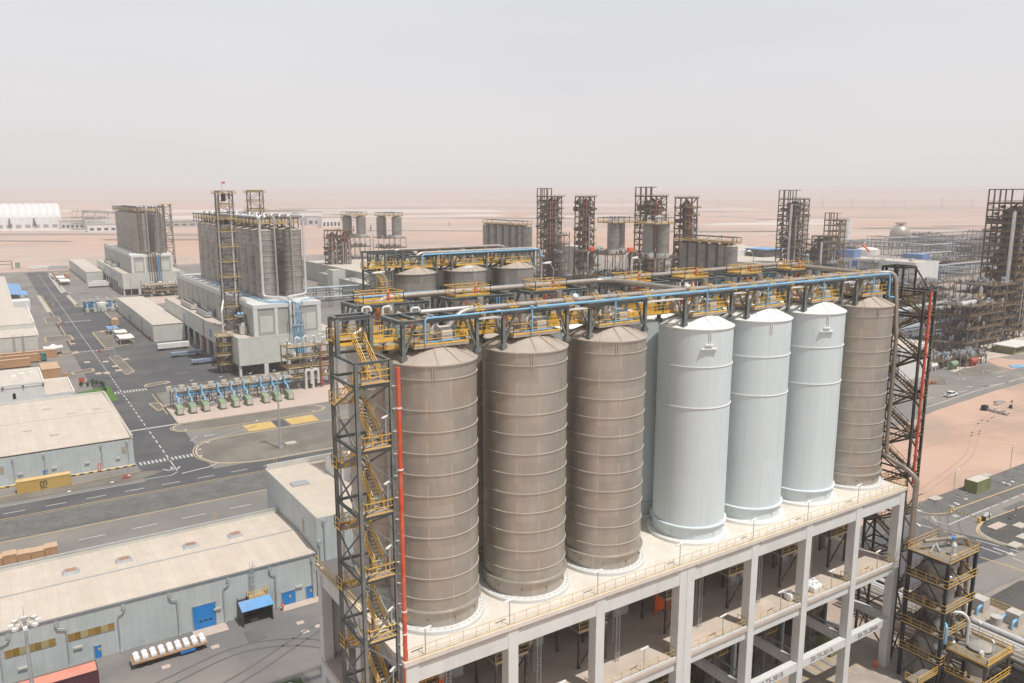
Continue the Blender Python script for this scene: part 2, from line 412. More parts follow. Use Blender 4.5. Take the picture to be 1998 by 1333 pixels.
    def strip(s, pts, w, z):
        """flat band of width w along a plan polyline"""
        pts = [Vector((p[0], p[1])) for p in pts]; L = []; Rr = []
        for i, p in enumerate(pts):
            t = (pts[min(i + 1, len(pts) - 1)] - pts[max(i - 1, 0)])
            if t.length < 1e-6: continue
            t.normalize(); nrm = Vector((-t.y, t.x)) * (w / 2); L.append(p + nrm); Rr.append(p - nrm)
        for i in range(len(L) - 1):
            s.add([(Rr[i].x, Rr[i].y, z), (Rr[i + 1].x, Rr[i + 1].y, z), (L[i + 1].x, L[i + 1].y, z), (L[i].x, L[i].y, z)], [(0, 1, 2, 3)])
        return s
    def dashes(s, p, q, w, z, on=3.0, off=3.0):
        p = Vector((p[0], p[1])); q = Vector((q[0], q[1])); L = (q - p).length; d = (q - p) / L; k = 0.0
        while k < L: s.strip([p + d * k, p + d * min(L, k + on)], w, z); k += on + off
        return s
    def rail(s, pts, closed=False, h=1.1, step=1.5, r=0.045, toe=0.15, mids=1):
        pts = [Vector(p) for p in pts]
        if closed: pts = pts + [pts[0]]
        for a, b in zip(pts, pts[1:]):
            L = (b - a).length; n = max(1, int(round(L / step)))
            for i in range(n + 1):
                p = a.lerp(b, i / n); s.bar(p, p + Vector((0, 0, h)), r * 1.3)
            s.bar(a + Vector((0, 0, h)), b + Vector((0, 0, h)), r * 1.5)
            for k in range(mids): s.bar(a + Vector((0, 0, h * (k + 1) / (mids + 1))), b + Vector((0, 0, h * (k + 1) / (mids + 1))), r * 1.2)
            if toe: s.bar(a + Vector((0, 0, toe / 2)), b + Vector((0, 0, toe / 2)), 0.03, toe)
        return s
    def ladder(s, p, z0, z1, d=(0, -1), cage=True):
        x, y = p; dx, dy = d; wx, wy = -dy * 0.25, dx * 0.25
        for k in (-1, 1): s.bar((x + k * wx, y + k * wy, z0), (x + k * wx, y + k * wy, z1 + 1.0), 0.06)
        z = z0 + 0.3
        while z < z1: s.bar((x - wx, y - wy, z), (x + wx, y + wy, z), 0.04); z += 0.35
        if cage:
            z = z0 + 2.2
            while z < z1 + 1:
                s.tube([(x - wx * 1.3, y - wy * 1.3, z), (x - wx * 1.4 + dx * 0.5, y - wy * 1.4 + dy * 0.5, z), (x + dx * 0.75, y + dy * 0.75, z), (x + wx * 1.4 + dx * 0.5, y + wy * 1.4 + dy * 0.5, z), (x + wx * 1.3, y + wy * 1.3, z)], 0.03, 4)
                z += 0.8
            for q in (-1, 0, 1): s.bar((x + wx * 1.4 * q + dx * (0.75 - 0.25 * abs(q)), y + wy * 1.4 * q + dy * (0.75 - 0.25 * abs(q)), z0 + 2.2), (x + wx * 1.4 * q + dx * (0.75 - 0.25 * abs(q)), y + wy * 1.4 * q + dy * (0.75 - 0.25 * abs(q)), z1 + 0.8), 0.03)
        return s
    def build(s, name, mat, parent=None, loc=None, smooth=True):
        me = bpy.data.meshes.new(name)
        off = Vector((0, 0, 0))
        if parent is not None:
            q = parent
            while q is not None: off = off + q.location; q = q.parent
        elif loc is not None: off = Vector(loc)
        vs = [(v[0] - off[0], v[1] - off[1], v[2] - off[2]) for v in s.v]
        me.from_pydata(vs, [], s.f); me.update()
        if smooth:
            me.polygons.foreach_set('use_smooth', [True] * len(me.polygons))
            me.set_sharp_from_angle(angle=R_(38))
        me.materials.append(mat)
        o = bpy.data.objects.new(name, me); scene.collection.objects.link(o)
        if parent is not None: o.parent = parent
        elif loc is not None: o.location = off
        return o

def thing(name, label, cat, loc=(0, 0, 0), group=None):
    o = bpy.data.objects.new(name, None); scene.collection.objects.link(o)
    o.location = Vector(loc); o.empty_display_size = 0.5
    o['label'] = label; o['category'] = cat
    if group: o['group'] = group
    return o
def tag(o, label, cat, group=None):
    o['label'] = label; o['category'] = cat
    if group: o['group'] = group
    return o
def struct(o, kind='structure'):
    o['kind'] = kind; return o
def dup(root, loc, label=None, rz=None, group=None):
    c = root.copy(); scene.collection.objects.link(c); c.location = Vector(loc)
    if rz is not None: c.rotation_euler = (0, 0, rz)
    if label: c['label'] = label
    if group: c['group'] = group
    for ch in list(root.children):
        d = ch.copy(); scene.collection.objects.link(d); d.parent = c
        for g in list(ch.children):
            e = g.copy(); scene.collection.objects.link(e); e.parent = d
    return c
ORD = ['first', 'second', 'third', 'fourth', 'fifth', 'sixth', 'seventh', 'eighth', 'ninth', 'tenth', 'eleventh', 'twelfth', 'thirteenth', 'fourteenth', 'fifteenth', 'sixteenth', 'seventeenth', 'eighteenth', 'nineteenth', 'twentieth']
def bez(pts, n=6):
    """round the corners of a plan polyline (Catmull-Rom)"""
    P = [Vector((p[0], p[1])) for p in pts]; out = []
    m = len(P)
    for i in range(m):
        p0, p1, p2, p3 = P[i - 1], P[i], P[(i + 1) % m], P[(i + 2) % m]
        for k in range(n):
            t = k / n
            out.append(0.5 * ((2 * p1) + (p2 - p0) * t + (2 * p0 - 5 * p1 + 4 * p2 - p3) * t * t + (3 * p1 - p0 - 3 * p2 + p3) * t ** 3))
    return out
def rounded(poly, r=3.0, n=5):
    P = [Vector((p[0], p[1])) for p in poly]; out = []; m = len(P)
    for i in range(m):
        p = P[i]; u = P[i - 1] - p; w = P[(i + 1) % m] - p; k = min(r, u.length * 0.48, w.length * 0.48)
        a = p + u.normalized() * k; b = p + w.normalized() * k
        for q in range(n + 1):
            t = q / n; out.append(a * (1 - t) ** 2 + p * 2 * t * (1 - t) + b * t * t)
    return out
# ================================================================== SETTING: ground, roads, markings
DESERT = ground_mat('desert_sand', [(0.30, (0.49, 0.305, 0.225)), (0.45, (0.53, 0.35, 0.265)), (0.60, (0.54, 0.425, 0.35)), (0.74, (0.45, 0.295, 0.225))], 0.0016, 0.05, (0.36, 0.305, 0.265), 0.003, speck=0.14)
LOT = ground_mat('sand_lot_m', [(0.35, (0.50, 0.32, 0.235)), (0.65, (0.55, 0.38, 0.29))], 0.03, 1.5, (0.33, 0.25, 0.20), 0.021, bump=0.4, speck=0.12)
ASPH = ground_mat('asphalt_road', [(0.3, (0.072, 0.073, 0.081)), (0.7, (0.105, 0.104, 0.108))], 0.05, 5.0, (0.165, 0.155, 0.145), 0.03, speck=0.2)
ASPHL = ground_mat('asphalt_dusty', [(0.3, (0.175, 0.166, 0.155)), (0.7, (0.245, 0.228, 0.21))], 0.06, 4.0, (0.285, 0.25, 0.215), 0.035, speck=0.18)
ASPHY = ground_mat('asphalt_ground', [(0.3, (0.155, 0.15, 0.147)), (0.7, (0.215, 0.205, 0.195))], 0.05, 5.0, (0.27, 0.235, 0.205), 0.05, speck=0.16)
GRAV = ground_mat('grey_gravel', [(0.3, (0.13, 0.127, 0.12)), (0.7, (0.225, 0.215, 0.20))], 0.25, 2.2, None, bump=1.0, speck=0.5)
GRAVB = ground_mat('brown_gravel', [(0.3, (0.17, 0.148, 0.122)), (0.7, (0.225, 0.198, 0.165))], 0.12, 2.5, (0.27, 0.24, 0.20), 0.06, bump=0.8, speck=0.35)
GRAVD = ground_mat('dark_gravel', [(0.3, (0.085, 0.08, 0.073)), (0.7, (0.13, 0.122, 0.11))], 0.2, 2.2, None, bump=1.0, speck=0.5)
PLANTG = ground_mat('plant_paving', [(0.3, (0.22, 0.20, 0.18)), (0.7, (0.33, 0.29, 0.255))], 0.03, 1.5, (0.46, 0.345, 0.27), 0.02, speck=0.2)
GRASS = ground_mat('lawn_grass', [(0.3, (0.07, 0.16, 0.02)), (0.7, (0.12, 0.24, 0.035))], 0.6, 6.0, None, bump=1.0, speck=0.4)
def sheet(name, poly, z, m, kind='structure'):
    return struct(MB().sheet(poly, z).build(name, m, smooth=False), kind)
g = MB(); g.sheet([(-11000, -11000), (11000, -11000), (11000, 11000), (-11000, 11000)], 0); struct(g.build('desert_ground', DESERT, smooth=False))
# white salt flats, darker dune strips and a far road out in the desert
fl = MB()
PALE = ground_mat('pale_sand', [(0.3, (0.58, 0.52, 0.465)), (0.7, (0.66, 0.60, 0.55))], 0.006, 0.08, None, speck=0.1)
for px, py, w, h in ((330, 412, 560, 5), (720, 412, 520, 6), (840, 421, 300, 5), (1200, 400, 360, 4), (420, 424, 240, 6), (90, 446, 330, 9), (1120, 423, 240, 5), (1500, 437, 260, 5), (840, 399, 520, 2), (1560, 431, 180, 4), (1400, 409, 200, 3)):
    a = at(px - w / 2, py + h / 2); b = at(px + w / 2, py + h / 2 - 1.0); c = at(px + w / 2 - 30, py - h / 2); d = at(px - w / 2 + 40, py - h / 2 + 1.0)
    fl.sheet(bez([a, (a + b) / 2 + (a - d) * 0.15, b, (b + c) / 2, c, (c + d) / 2 + (d - a) * 0.2, d, (a + d) / 2], 4), 0.3)
struct(fl.build('pale_sand_ground', PALE, smooth=False))
fl = MB()
DUNE = ground_mat('grey_dune', [(0.3, (0.27, 0.235, 0.21)), (0.7, (0.35, 0.30, 0.26))], 0.01, 0.1, None)
for px, py, w, h in ((700, 407, 300, 1.6), (1750, 405, 420, 2.0), (200, 457, 420, 3), (560, 462, 60, 2), (1150, 394, 500, 1.2), (320, 393, 420, 1.2), (60, 470, 160, 2), (1320, 412, 190, 1.4), (850, 450, 260, 1.5), (1900, 441, 160, 1.5), (900, 405, 420, 0.9), (1650, 424, 240, 1.2)):
    a = at(px - w / 2, py + h / 2); b = at(px + w / 2, py + h / 2 + 1.0); c = at(px + w / 2 - 30, py - h / 2 + 0.8); d = at(px - w / 2 + 20, py - h / 2)
    fl.sheet(bez([a, (a + b) / 2, b, c, (c + d) / 2, d], 4), 0.6)
struct(fl.build('dune_terrain', DUNE, smooth=False))

fl = MB(); rd = random.Random(21)
for _ in range(46):
    py = 386 + 120 * rd.random() ** 1.6; px = rd.uniform(-100, 2100); w = rd.uniform(50, 330); h = (py - 378) * rd.uniform(0.015, 0.05)
    if py > 455 and px > 550: continue
    a = at(px - w / 2, py + h / 2); b = at(px + w / 2, py + h * 0.3); c = at(px + w / 2 - w * 0.2, py - h / 2); d = at(px - w / 2 + w * 0.15, py - h * 0.3)
    fl.sheet(bez([a, (a + b) / 2 + (a - d) * 0.2, b, (b + c) / 2, c, (c + d) / 2 + (d - a) * 0.3, d, (a + d) / 2], 3), 0.9 + 0.01 * _)
struct(fl.build('dune_terrain', ground_mat('brown_dune', [(0.3, (0.38, 0.275, 0.215)), (0.7, (0.46, 0.35, 0.28))], 0.012, 0.12, None, speck=0.2), smooth=False))
sheet('plant_ground', [(-500, 60), (-500, 862), (40, 850), (150, 850), (330, 905), (470, 830), (690, 640), (1000, 640), (1330, 755), (1700, 560), (1900, -200), (300, -200), (60, -200), (60, 60)], 0.02, PLANTG)
sheet('asphalt_ground', [(-500, 158), (-500, 850), (40, 848), (150, 842), (330, 842), (330, 158)], 0.05, ASPHL)
# dark asphalt carriageways
mr = MB(); mr.sheet([(28.5, 207.5), (43.5, 207.5), (43.5, 560), (77, 560), (77, 312), (44.2, 300), (44.2, 840), (27.8, 838)], 0.08)
mr = MB(); mr.sheet([(27.5, 207), (43.5, 207), (45.5, 300), (77.5, 306), (77.5, 545), (46, 560), (44, 840), (28, 838)], 0.08)
struct(mr.build('main_road', ASPH, smooth=False))
mr = MB(); mr.sheet([(-300, 197.5), (330, 197.5), (330, 206.0), (43.5, 206.5), (43.5, 206.9), (27.5, 206.9), (-300, 206.0)], 0.09); struct(mr.build('cross_road', ASPH, smooth=False))
sheet('service_road', [(-300, 150.6), (330, 150.6), (330, 184.5), (-300, 184.5)], 0.08, ASPHL)
sheet('gravel_ground', [(-300, 185.2), (330, 185.2), (330, 196.6), (-300, 196.6)], 0.12, GRAV)
sheet('yard_ground', [(-300, 50), (-300, 127.7), (42.7, 127.7), (330, 127.7), (330, 88), (110, 88), (110, 50)], 0.06, ASPHY)
sheet('gravel_ground', [(-300, 208), (27.0, 209), (33.2, 212), (29, 214.0), (12, 213.6), (-300, 213)], 0.12, GRAVB)
sheet('pavement', [(-300, 220.4), (27.3, 220.4), (27.3, 222), (-300, 222)], 0.14, KERB)
mk = MB()
mk.dashes((35.4, 222), (36.6, 818), 0.38, 0.12, 3.0, 2.2)
mk.strip([(35.4, 210), (35.4, 222)], 0.3, 0.12)
mk.dashes((-60, 201.4), (300, 201.0), 0.35, 0.13, 4.2, 4.0)
mk.dashes((-60, 177), (300, 176.6), 0.35, 0.12, 5.0, 5.0)
for k in range(14): mk.strip([(28.4 + k * 0.98, 219.6), (28.4 + k * 0.98, 222.2)], 0.5, 0.12)
for k in range(13): mk.strip([(31.5 + k * 1.0, 306.5), (31.5 + k * 1.0, 310.0)], 0.5, 0.12)
for k in range(15): mk.strip([(30.2 + k * 1.05, 398), (30.2 + k * 1.05, 401)], 0.45, 0.12)
for k in range(12): mk.strip([(33 + k * 1.1, 497), (33 + k * 1.1, 501)], 0.45, 0.12)
mk.strip([(28, 254.3), (44, 254.9)], 1.1, 0.12)
mk.strip([(27.6, 207.6), (33.5, 207.2), (35.2, 209.0)], 0.35, 0.12)
mk.strip([(36.0, 207.2), (43, 208.6), (47, 211.5)], 0.5, 0.12)
mk.strip([(34.7, 211.0), (34.6, 214.0)], 0.5, 0.12); mk.strip([(32.6, 213), (33.4, 211.6), (35.8, 211.6), (36.6, 213)], 0.6, 0.12)
mk.strip([(46.2, 238.0), (43.7, 234.8), (45.2, 231.6), (64, 239.0)], 0.3, 0.12)
mk.strip([(48.0, 237.0), (51.0, 237.2)], 0.7, 0.12)
mk.strip([(-60, 206.2), (27.4, 206.4)], 0.3, 0.13)
struct(mk.build('white_road_markings', LINEW, smooth=False))
mk = MB()
mk.strip([(-60, 197.9), (300, 197.9)], 0.28, 0.13); mk.strip([(-60, 184.0), (300, 184.0)], 0.28, 0.12)
mk.strip([(29.2, 420), (29.4, 640)], 0.4, 0.12); mk.strip([(43.6, 268), (44.2, 300)], 0.25, 0.12)
mk.strip([(76.6, 315), (76.6, 400)], 0.25, 0.12); mk.strip([(-60, 212.6), (12, 213.6), (28, 215)], 0.25, 0.15)
struct(mk.build('yellow_road_markings', LINEY, smooth=False))
# yellow and black kerb along the warehouse
k1 = MB(); k2 = MB()
for i in range(40):
    x = 27.2 - i * 1.0; (k1 if i % 2 else k2).box(x - 1.0, 220.0, 0.14, x, 220.38, 0.34)
kr = thing('striped_kerb', 'yellow and black striped kerb along the foot of the cream roofed warehouse', 'kerb', (7, 220.2, 0.1))
k1.build('kerb_block', YEL, kr); k2.build('kerb_block', DARK, kr)
# kerbed islands
def island(name, poly, m, r=3.0, lab=None, line=True, h=0.16):
    P = rounded(poly, r, 6)
    struct(MB().prism(P, 0.03, h).build(name, KERB, smooth=False))
    c = sum((Vector((p[0], p[1])) for p in P), Vector((0, 0))) / len(P)
    Q = [c + (p - c) * (1 - 0.45 / max(0.9, (p - c).length)) for p in P]
    struct(MB().sheet(Q, h + 0.02).build('gravel_ground', m, smooth=False))
    if line:
        Q = [c + (p - c) * (1 + 0.5 / max(0.5, (p - c).length)) for p in P]; Q.append(Q[0])
        struct(MB().strip(Q, 0.3, 0.13).build('yellow_road_markings', LINEY, smooth=False))
island('island_kerb', [(41.5, 220), (44.5, 230), (51.6, 233), (62.5, 232.8), (120, 232.8), (120, 206), (74.2, 206), (54, 206), (45, 210)], GRAVB, 6)
island('island_kerb', [(41.2, 250.5), (44, 254), (87, 253.8), (89.5, 248), (84, 244.2), (50, 244.2), (43, 245.4)], GRAVB, 3)
island('island_kerb', [(40.2, 380), (44, 382), (44.8, 343), (41.2, 338)], GRAVB, 1.5)
island('island_kerb', [(41.5, 455), (56, 459), (54, 409), (41.5, 402)], GRAVB, 3)
island('island_kerb', [(44, 312), (53, 314.5), (52, 318), (45, 316.5)], GRAVB, 1.5)
island('island_kerb', [(41, 286), (44.2, 285), (44.2, 277), (42, 274)], GRAVB, 1.5)
island('island_kerb', [(24, 355), (31.5, 359), (31.2, 351.5), (24, 349)], GRAVB, 1.5)
island('island_kerb', [(23, 401), (29.5, 403), (30, 397), (23, 394)], GRAVB, 1.2)
island('island_kerb', [(20, 452), (31, 452), (31.5, 436), (20, 434)], GRAVB, 2.5)
island('island_kerb', [(24, 524), (31, 524), (31, 500), (24, 500)], GRAVB, 2.5)
island('island_kerb', [(44, 580), (54, 584), (54, 566), (44, 562)], GRAVB, 2.5)
island('island_kerb', [(56, 530), (75, 534), (75, 506), (56, 502)], GRAVB, 2.0)
sheet('concrete_ground', [(44.3, 254.6), (120, 254.6), (120, 283), (44.8, 281)], 0.16, SLABP)
sheet('concrete_ground', [(50, 548), (77, 548), (120, 560), (120, 600), (52, 585)], 0.14, SLABP)
hz = MB()
hz.sheet([(60.3, 234.4), (68.6, 234.4), (68.9, 242), (60.3, 242)], 0.12); hz.sheet([(73.3, 234.4), (82.2, 234.6), (82.4, 242.2), (73.3, 242)], 0.12)
struct(hz.build('yellow_road_markings', HATCH, smooth=False))
struct(MB().sheet([(69.2, 234.4), (72.7, 234.4), (72.7, 242), (69.2, 242)], 0.115).build('road_surface', ASPH, smooth=False))
sheet('lawn', [(21.8, 296), (33.0, 296), (33.2, 321.5), (22.2, 316)], 0.13, GRASS, 'stuff')
sheet('concrete_pavement', [(36.2, 125.6), (48, 125.6), (48, 127.6), (36.2, 127.6)], 0.1, SLABP)
sheet('concrete_pavement', [(21.8, 124.9), (27.0, 124.9), (27.0, 127.6), (21.8, 127.6)], 0.1, SLABP)
sheet('parking_road_markings', [(17.5, 655), (18.6, 655), (18.6, 640), (17.5, 640)], 0.1, LINEW)
ws = MB()
for a, b in ((at(97, 538), at(122, 572)), (at(75, 577), at(96, 610)), (at(97, 534), at(107, 547)), (at(117, 558), at(127, 570)), (at(132, 577), at(149, 595))):
    ws.strip([a, b], 2.2, 0.14)
struct(ws.build('kerb_strip', KERB, smooth=False))
for k, (px, py, nm) in enumerate(((199, 648, 'on the island of the shade roofs'), (246, 702, 'beside the light mast on the narrow island'), (225, 716, 'in the middle of the narrow mast island'), (231, 724, 'at the near end of the narrow mast island'), (170, 708, 'on the thin island before the container block'), (206, 707, 'beside the dashed centre line'), (192, 730, 'on the island by the white office'), (208, 729, 'next to the one on the island by the white office'), (146, 690, 'on the island of the shade sail'), (142, 672, 'beyond the shade sail'), (137, 572, 'on the rounded island by the far enclosures'), (160, 597, 'on the far kerbed island'))):
    p = at(px, py); o = MB().box(p.x - 1.1, p.y - 1.5, 0.15, p.x + 1.1, p.y + 1.5, 0.32).build('concrete_slab', SLABP, loc=(p.x, p.y, 0.15), smooth=False); tag(o, 'pale concrete slab ' + nm, 'slab', 'pale slabs along the main road')
# ---- right-hand side
def tracks(name, pts, w, z, m, gap=1.7):
    q = MB(); P_ = [Vector((p[0], p[1])) for p in pts]
    for o in (-gap / 2, gap / 2):
        L = []
        for i, p in enumerate(P_): t = (P_[min(i + 1, len(P_) - 1)] - P_[max(i - 1, 0)]).normalized(); L.append(p + Vector((-t.y, t.x)) * o)
        q.strip(L, w, z)
    struct(q.build(name, m, smooth=False))
TRK = ground_mat('track_sand', [(0.3, (0.42, 0.285, 0.215)), (0.7, (0.50, 0.35, 0.27))], 0.4, 2.0, None, speck=0.2)
for pts in ([(180, 97), (215, 104), (250, 118), (290, 126), (340, 128)], [(175, 110), (210, 116), (260, 112), (320, 103)], [(200, 128), (240, 121), (300, 118), (360, 122)]): tracks('track_road', bez(pts, 5)[:-5], 0.45, 0.135, TRK)
TYR = ground_mat('tyre_asphalt', [(0.3, (0.135, 0.13, 0.127)), (0.7, (0.175, 0.168, 0.16))], 0.3, 4.0, None, speck=0.2)

sheet('sand_ground', [(112, 92.6), (150, 92.9), (172, 93.4), (200, 93.2), (260, 93.6), (700, 94), (700, 138), (341, 138.5), (300, 137.6), (255, 134.6), (232, 131.5), (112, 131)], 0.10, LOT)
sheet('gravel_ground', [(112, 88.2), (168, 88.6), (174, 83.6), (182, 83.3), (700, 84), (700, 94), (260, 93.6), (200, 93.2), (172, 93.4), (112, 92.6)], 0.085, GRAV)
sheet('side_road', [(112, 131.5), (232, 131.8), (255, 134.6), (300, 137.8), (341, 138.8), (700, 139), (700, 152), (345, 151.5), (300, 150), (255, 148.5), (112, 147)], 0.09, ASPHL)
sheet('access_road', [(128, 64), (700, 40), (700, 83.2), (182, 83.0), (174, 83.4), (168, 88), (128, 88.3)], 0.09, ASPHL)
rr = MB(); rr.sheet([(128, 70), (150, 69), (160, 66.5), (700, 38), (700, 44), (163, 72.5), (157, 76), (168, 88.0), (128, 88.1)], 0.10)
sheet('junction_road', [(112, 88), (128, 70.5), (152, 70), (163, 68.3), (700, 20), (700, 30), (166, 74), (163.5, 82), (166, 88)], 0.10, ASPH)
sheet('gravel_ground', [(124, 62), (152.6, 62.2), (158, 59.4), (700, 5), (700, -60), (110, -60), (110, 50), (124, 50)], 0.085, GRAVD)
island('island_kerb', [(168.2, 77.8), (174.5, 79.8), (182, 79.4), (400, 70), (400, 38), (200, 56), (167.2, 69.5), (166.2, 73)], GRAVD, 3)
mk = MB()
mk.strip(bez([at(1790, 994), at(1812, 1003), at(1840, 1003), at(1856, 998)], 4)[:13], 0.3, 0.13)
mk.strip([at(1856, 997), at(1998, 946), at(2200, 885)], 0.3, 0.13)
mk.strip([at(1912, 1088), at(1998, 1116), at(2200, 1175)], 0.3, 0.13)
struct(mk.build('yellow_road_markings', LINEY, smooth=False))
mk = MB()
mk.strip([at(1818, 1009), at(1826, 1018), at(1851, 1025), at(1932, 991)], 0.32, 0.13)
mk.dashes(at(1935, 990), at(2150, 905), 0.3, 0.13, 3.0, 1.5)
mk.dashes(at(1780, 1021), at(1990, 1078), 0.3, 0.13, 4.2, 2.0)
mk.dashes(at(1912, 1068), at(2060, 1120), 0.3, 0.13, 4.2, 2.0)
def arrow(a, b, w=0.5):
    a = Vector((a[0], a[1])); b = Vector((b[0], b[1])); d = (b - a).normalized(); n = Vector((-d.y, d.x))
    mk.strip([a, b - d * 1.4], w, 0.13); mk.sheet([b - d * 1.5 + n * 1.0, b - d * 1.5 - n * 1.0, b], 0.13)
arrow(at(1912, 1014), at(1931, 1001)); arrow(at(1857, 1006), at(1876, 1010)); arrow(at(1938, 1070), at(1984, 1086)); arrow(at(1960, 734), at(1945, 736)); arrow(at(1885, 756), at(1898, 755))
mk.dashes(at(1802, 780), at(2100, 719), 0.4, 0.13, 6, 4)
mk.strip([at(1866, 742), at(1881, 741), at(1882, 738)], 0.3, 0.13)
mk.strip([at(1800, 798), at(1900, 765), at(1998, 737), at(2100, 712)], 0.4, 0.13)
struct(mk.build('white_road_markings', LINEW, smooth=False))
sheet('gravel_ground', [at(1815, 733), at(1838, 735), at(1852, 747), at(1846, 752), at(1800, 750)], 0.12, GRAVB)
sheet('gravel_ground', [at(1880, 719), at(1905, 717), at(1936, 727), at(1915, 733), at(1880, 734), at(1860, 729)], 0.12, GRAVB)
sheet('gravel_ground', [at(1905, 716), at(1935, 714), at(1958, 722), at(1940, 725)], 0.12, GRAVB)
sheet('earth_ground', [at(1925, 705), at(1945, 699), at(1975, 702), at(1998, 703), at(1998, 716), at(1975, 722), at(1945, 715)], 0.14, LOT)
tp_ = MB(); tq = [at(1968, 714), at(1998, 713), at(1998, 718), at(1974, 719)]; tp_.prism([(p.x, p.y) for p in tq], 0.15, 0.35); tag(tp_.build('tarpaulin', BLUEP, smooth=False), 'light blue tarpaulin lying flat beside the red earth', 'tarpaulin')
sheet('plant_ground', [at(1812, 705), at(1862, 727), at(1900, 716), at(1935, 700), at(1998, 690), at(1998, 650), at(1860, 668)], 0.1, CONCF)
sheet('paved_ground', [(180, 155), (700, 155), (900, 420), (620, 620), (330, 560), (330, 330), (180, 200)], 0.055, PLANTG)
sheet('plot_road', [(255, 300), (700, 300), (700, 318), (255, 318)], 0.08, ASPHL)
sheet('plot_road', [(330, 158), (345, 158), (345, 840), (330, 840)], 0.085, ASPHL)
sheet('plot_road', [(560, 318), (600, 318), (690, 640), (640, 640)], 0.085, ASPHL)

for pts in ([(-20, 112), (10, 114), (28, 118), (40, 110), (44, 92)], [(-10, 104), (18, 108), (36, 116), (46, 122)], [(30, 76), (20, 96), (0, 106), (-30, 108)], [(40, 560), (52, 580), (62, 640)], [(150, 80), (163, 84), (176, 92)], [(160, 74), (175, 86), (200, 86)]): tracks('tyre_road', bez(pts, 6)[:-6], 0.32, 0.121, TYR, 2.0)
PAT = ground_mat('patched_asphalt', [(0.3, (0.12, 0.118, 0.118)), (0.7, (0.165, 0.16, 0.155))], 0.3, 4.0, None, speck=0.2)
rd = random.Random(4)
for x, y, a, b in ((12, 108, 6, 2.2), (30, 121, 3, 4), (-6, 117, 8, 1.6), (60, 330, 5, 3), (66, 400, 3, 7), (58, 160, 12, 2), (90, 168, 18, 2.4), (10, 160, 9, 1.8), (56, 640, 8, 5), (20, 690, 7, 9), (150, 200.5, 14, 2), (100, 204, 9, 1.6), (300, 143, 10, 2), (190, 80, 9, 2)): struct(MB().sheet([(x - a / 2, y - b / 2), (x + a / 2, y - b / 2 + 0.2), (x + a / 2, y + b / 2), (x - a / 2 + .3, y + b / 2)], 0.116).build('road_surface', PAT, smooth=False))
# ================================================================== FRONT SILO BLOCK
def text_mesh(s, size, loc, rot, mat, parent, align='CENTER', xs=1.0):
    fc = bpy.data.curves.new('lettering', 'FONT'); fc.body = s; fc.size = size; fc.align_x = align; fc.align_y = 'CENTER'; fc.offset = 0.012
    fo = bpy.data.objects.new('tmp_text', fc); scene.collection.objects.link(fo); bpy.context.view_layer.update()
    me = bpy.data.meshes.new_from_object(fo.evaluated_get(bpy.context.evaluated_depsgraph_get())); bpy.data.objects.remove(fo)
    me.name = 'lettering'; o = bpy.data.objects.new('lettering', me); scene.collection.objects.link(o); me.materials.clear(); me.materials.append(mat)
    q = parent; off = Vector((0, 0, 0))
    while q is not None: off += q.location; q = q.parent
    o.parent = parent; o.location = Vector(loc) - off; o.rotation_euler = rot; o.scale = (xs, 1, 1); return o
ZD = 28.4          # deck level
ZE = 54.6          # silo eave
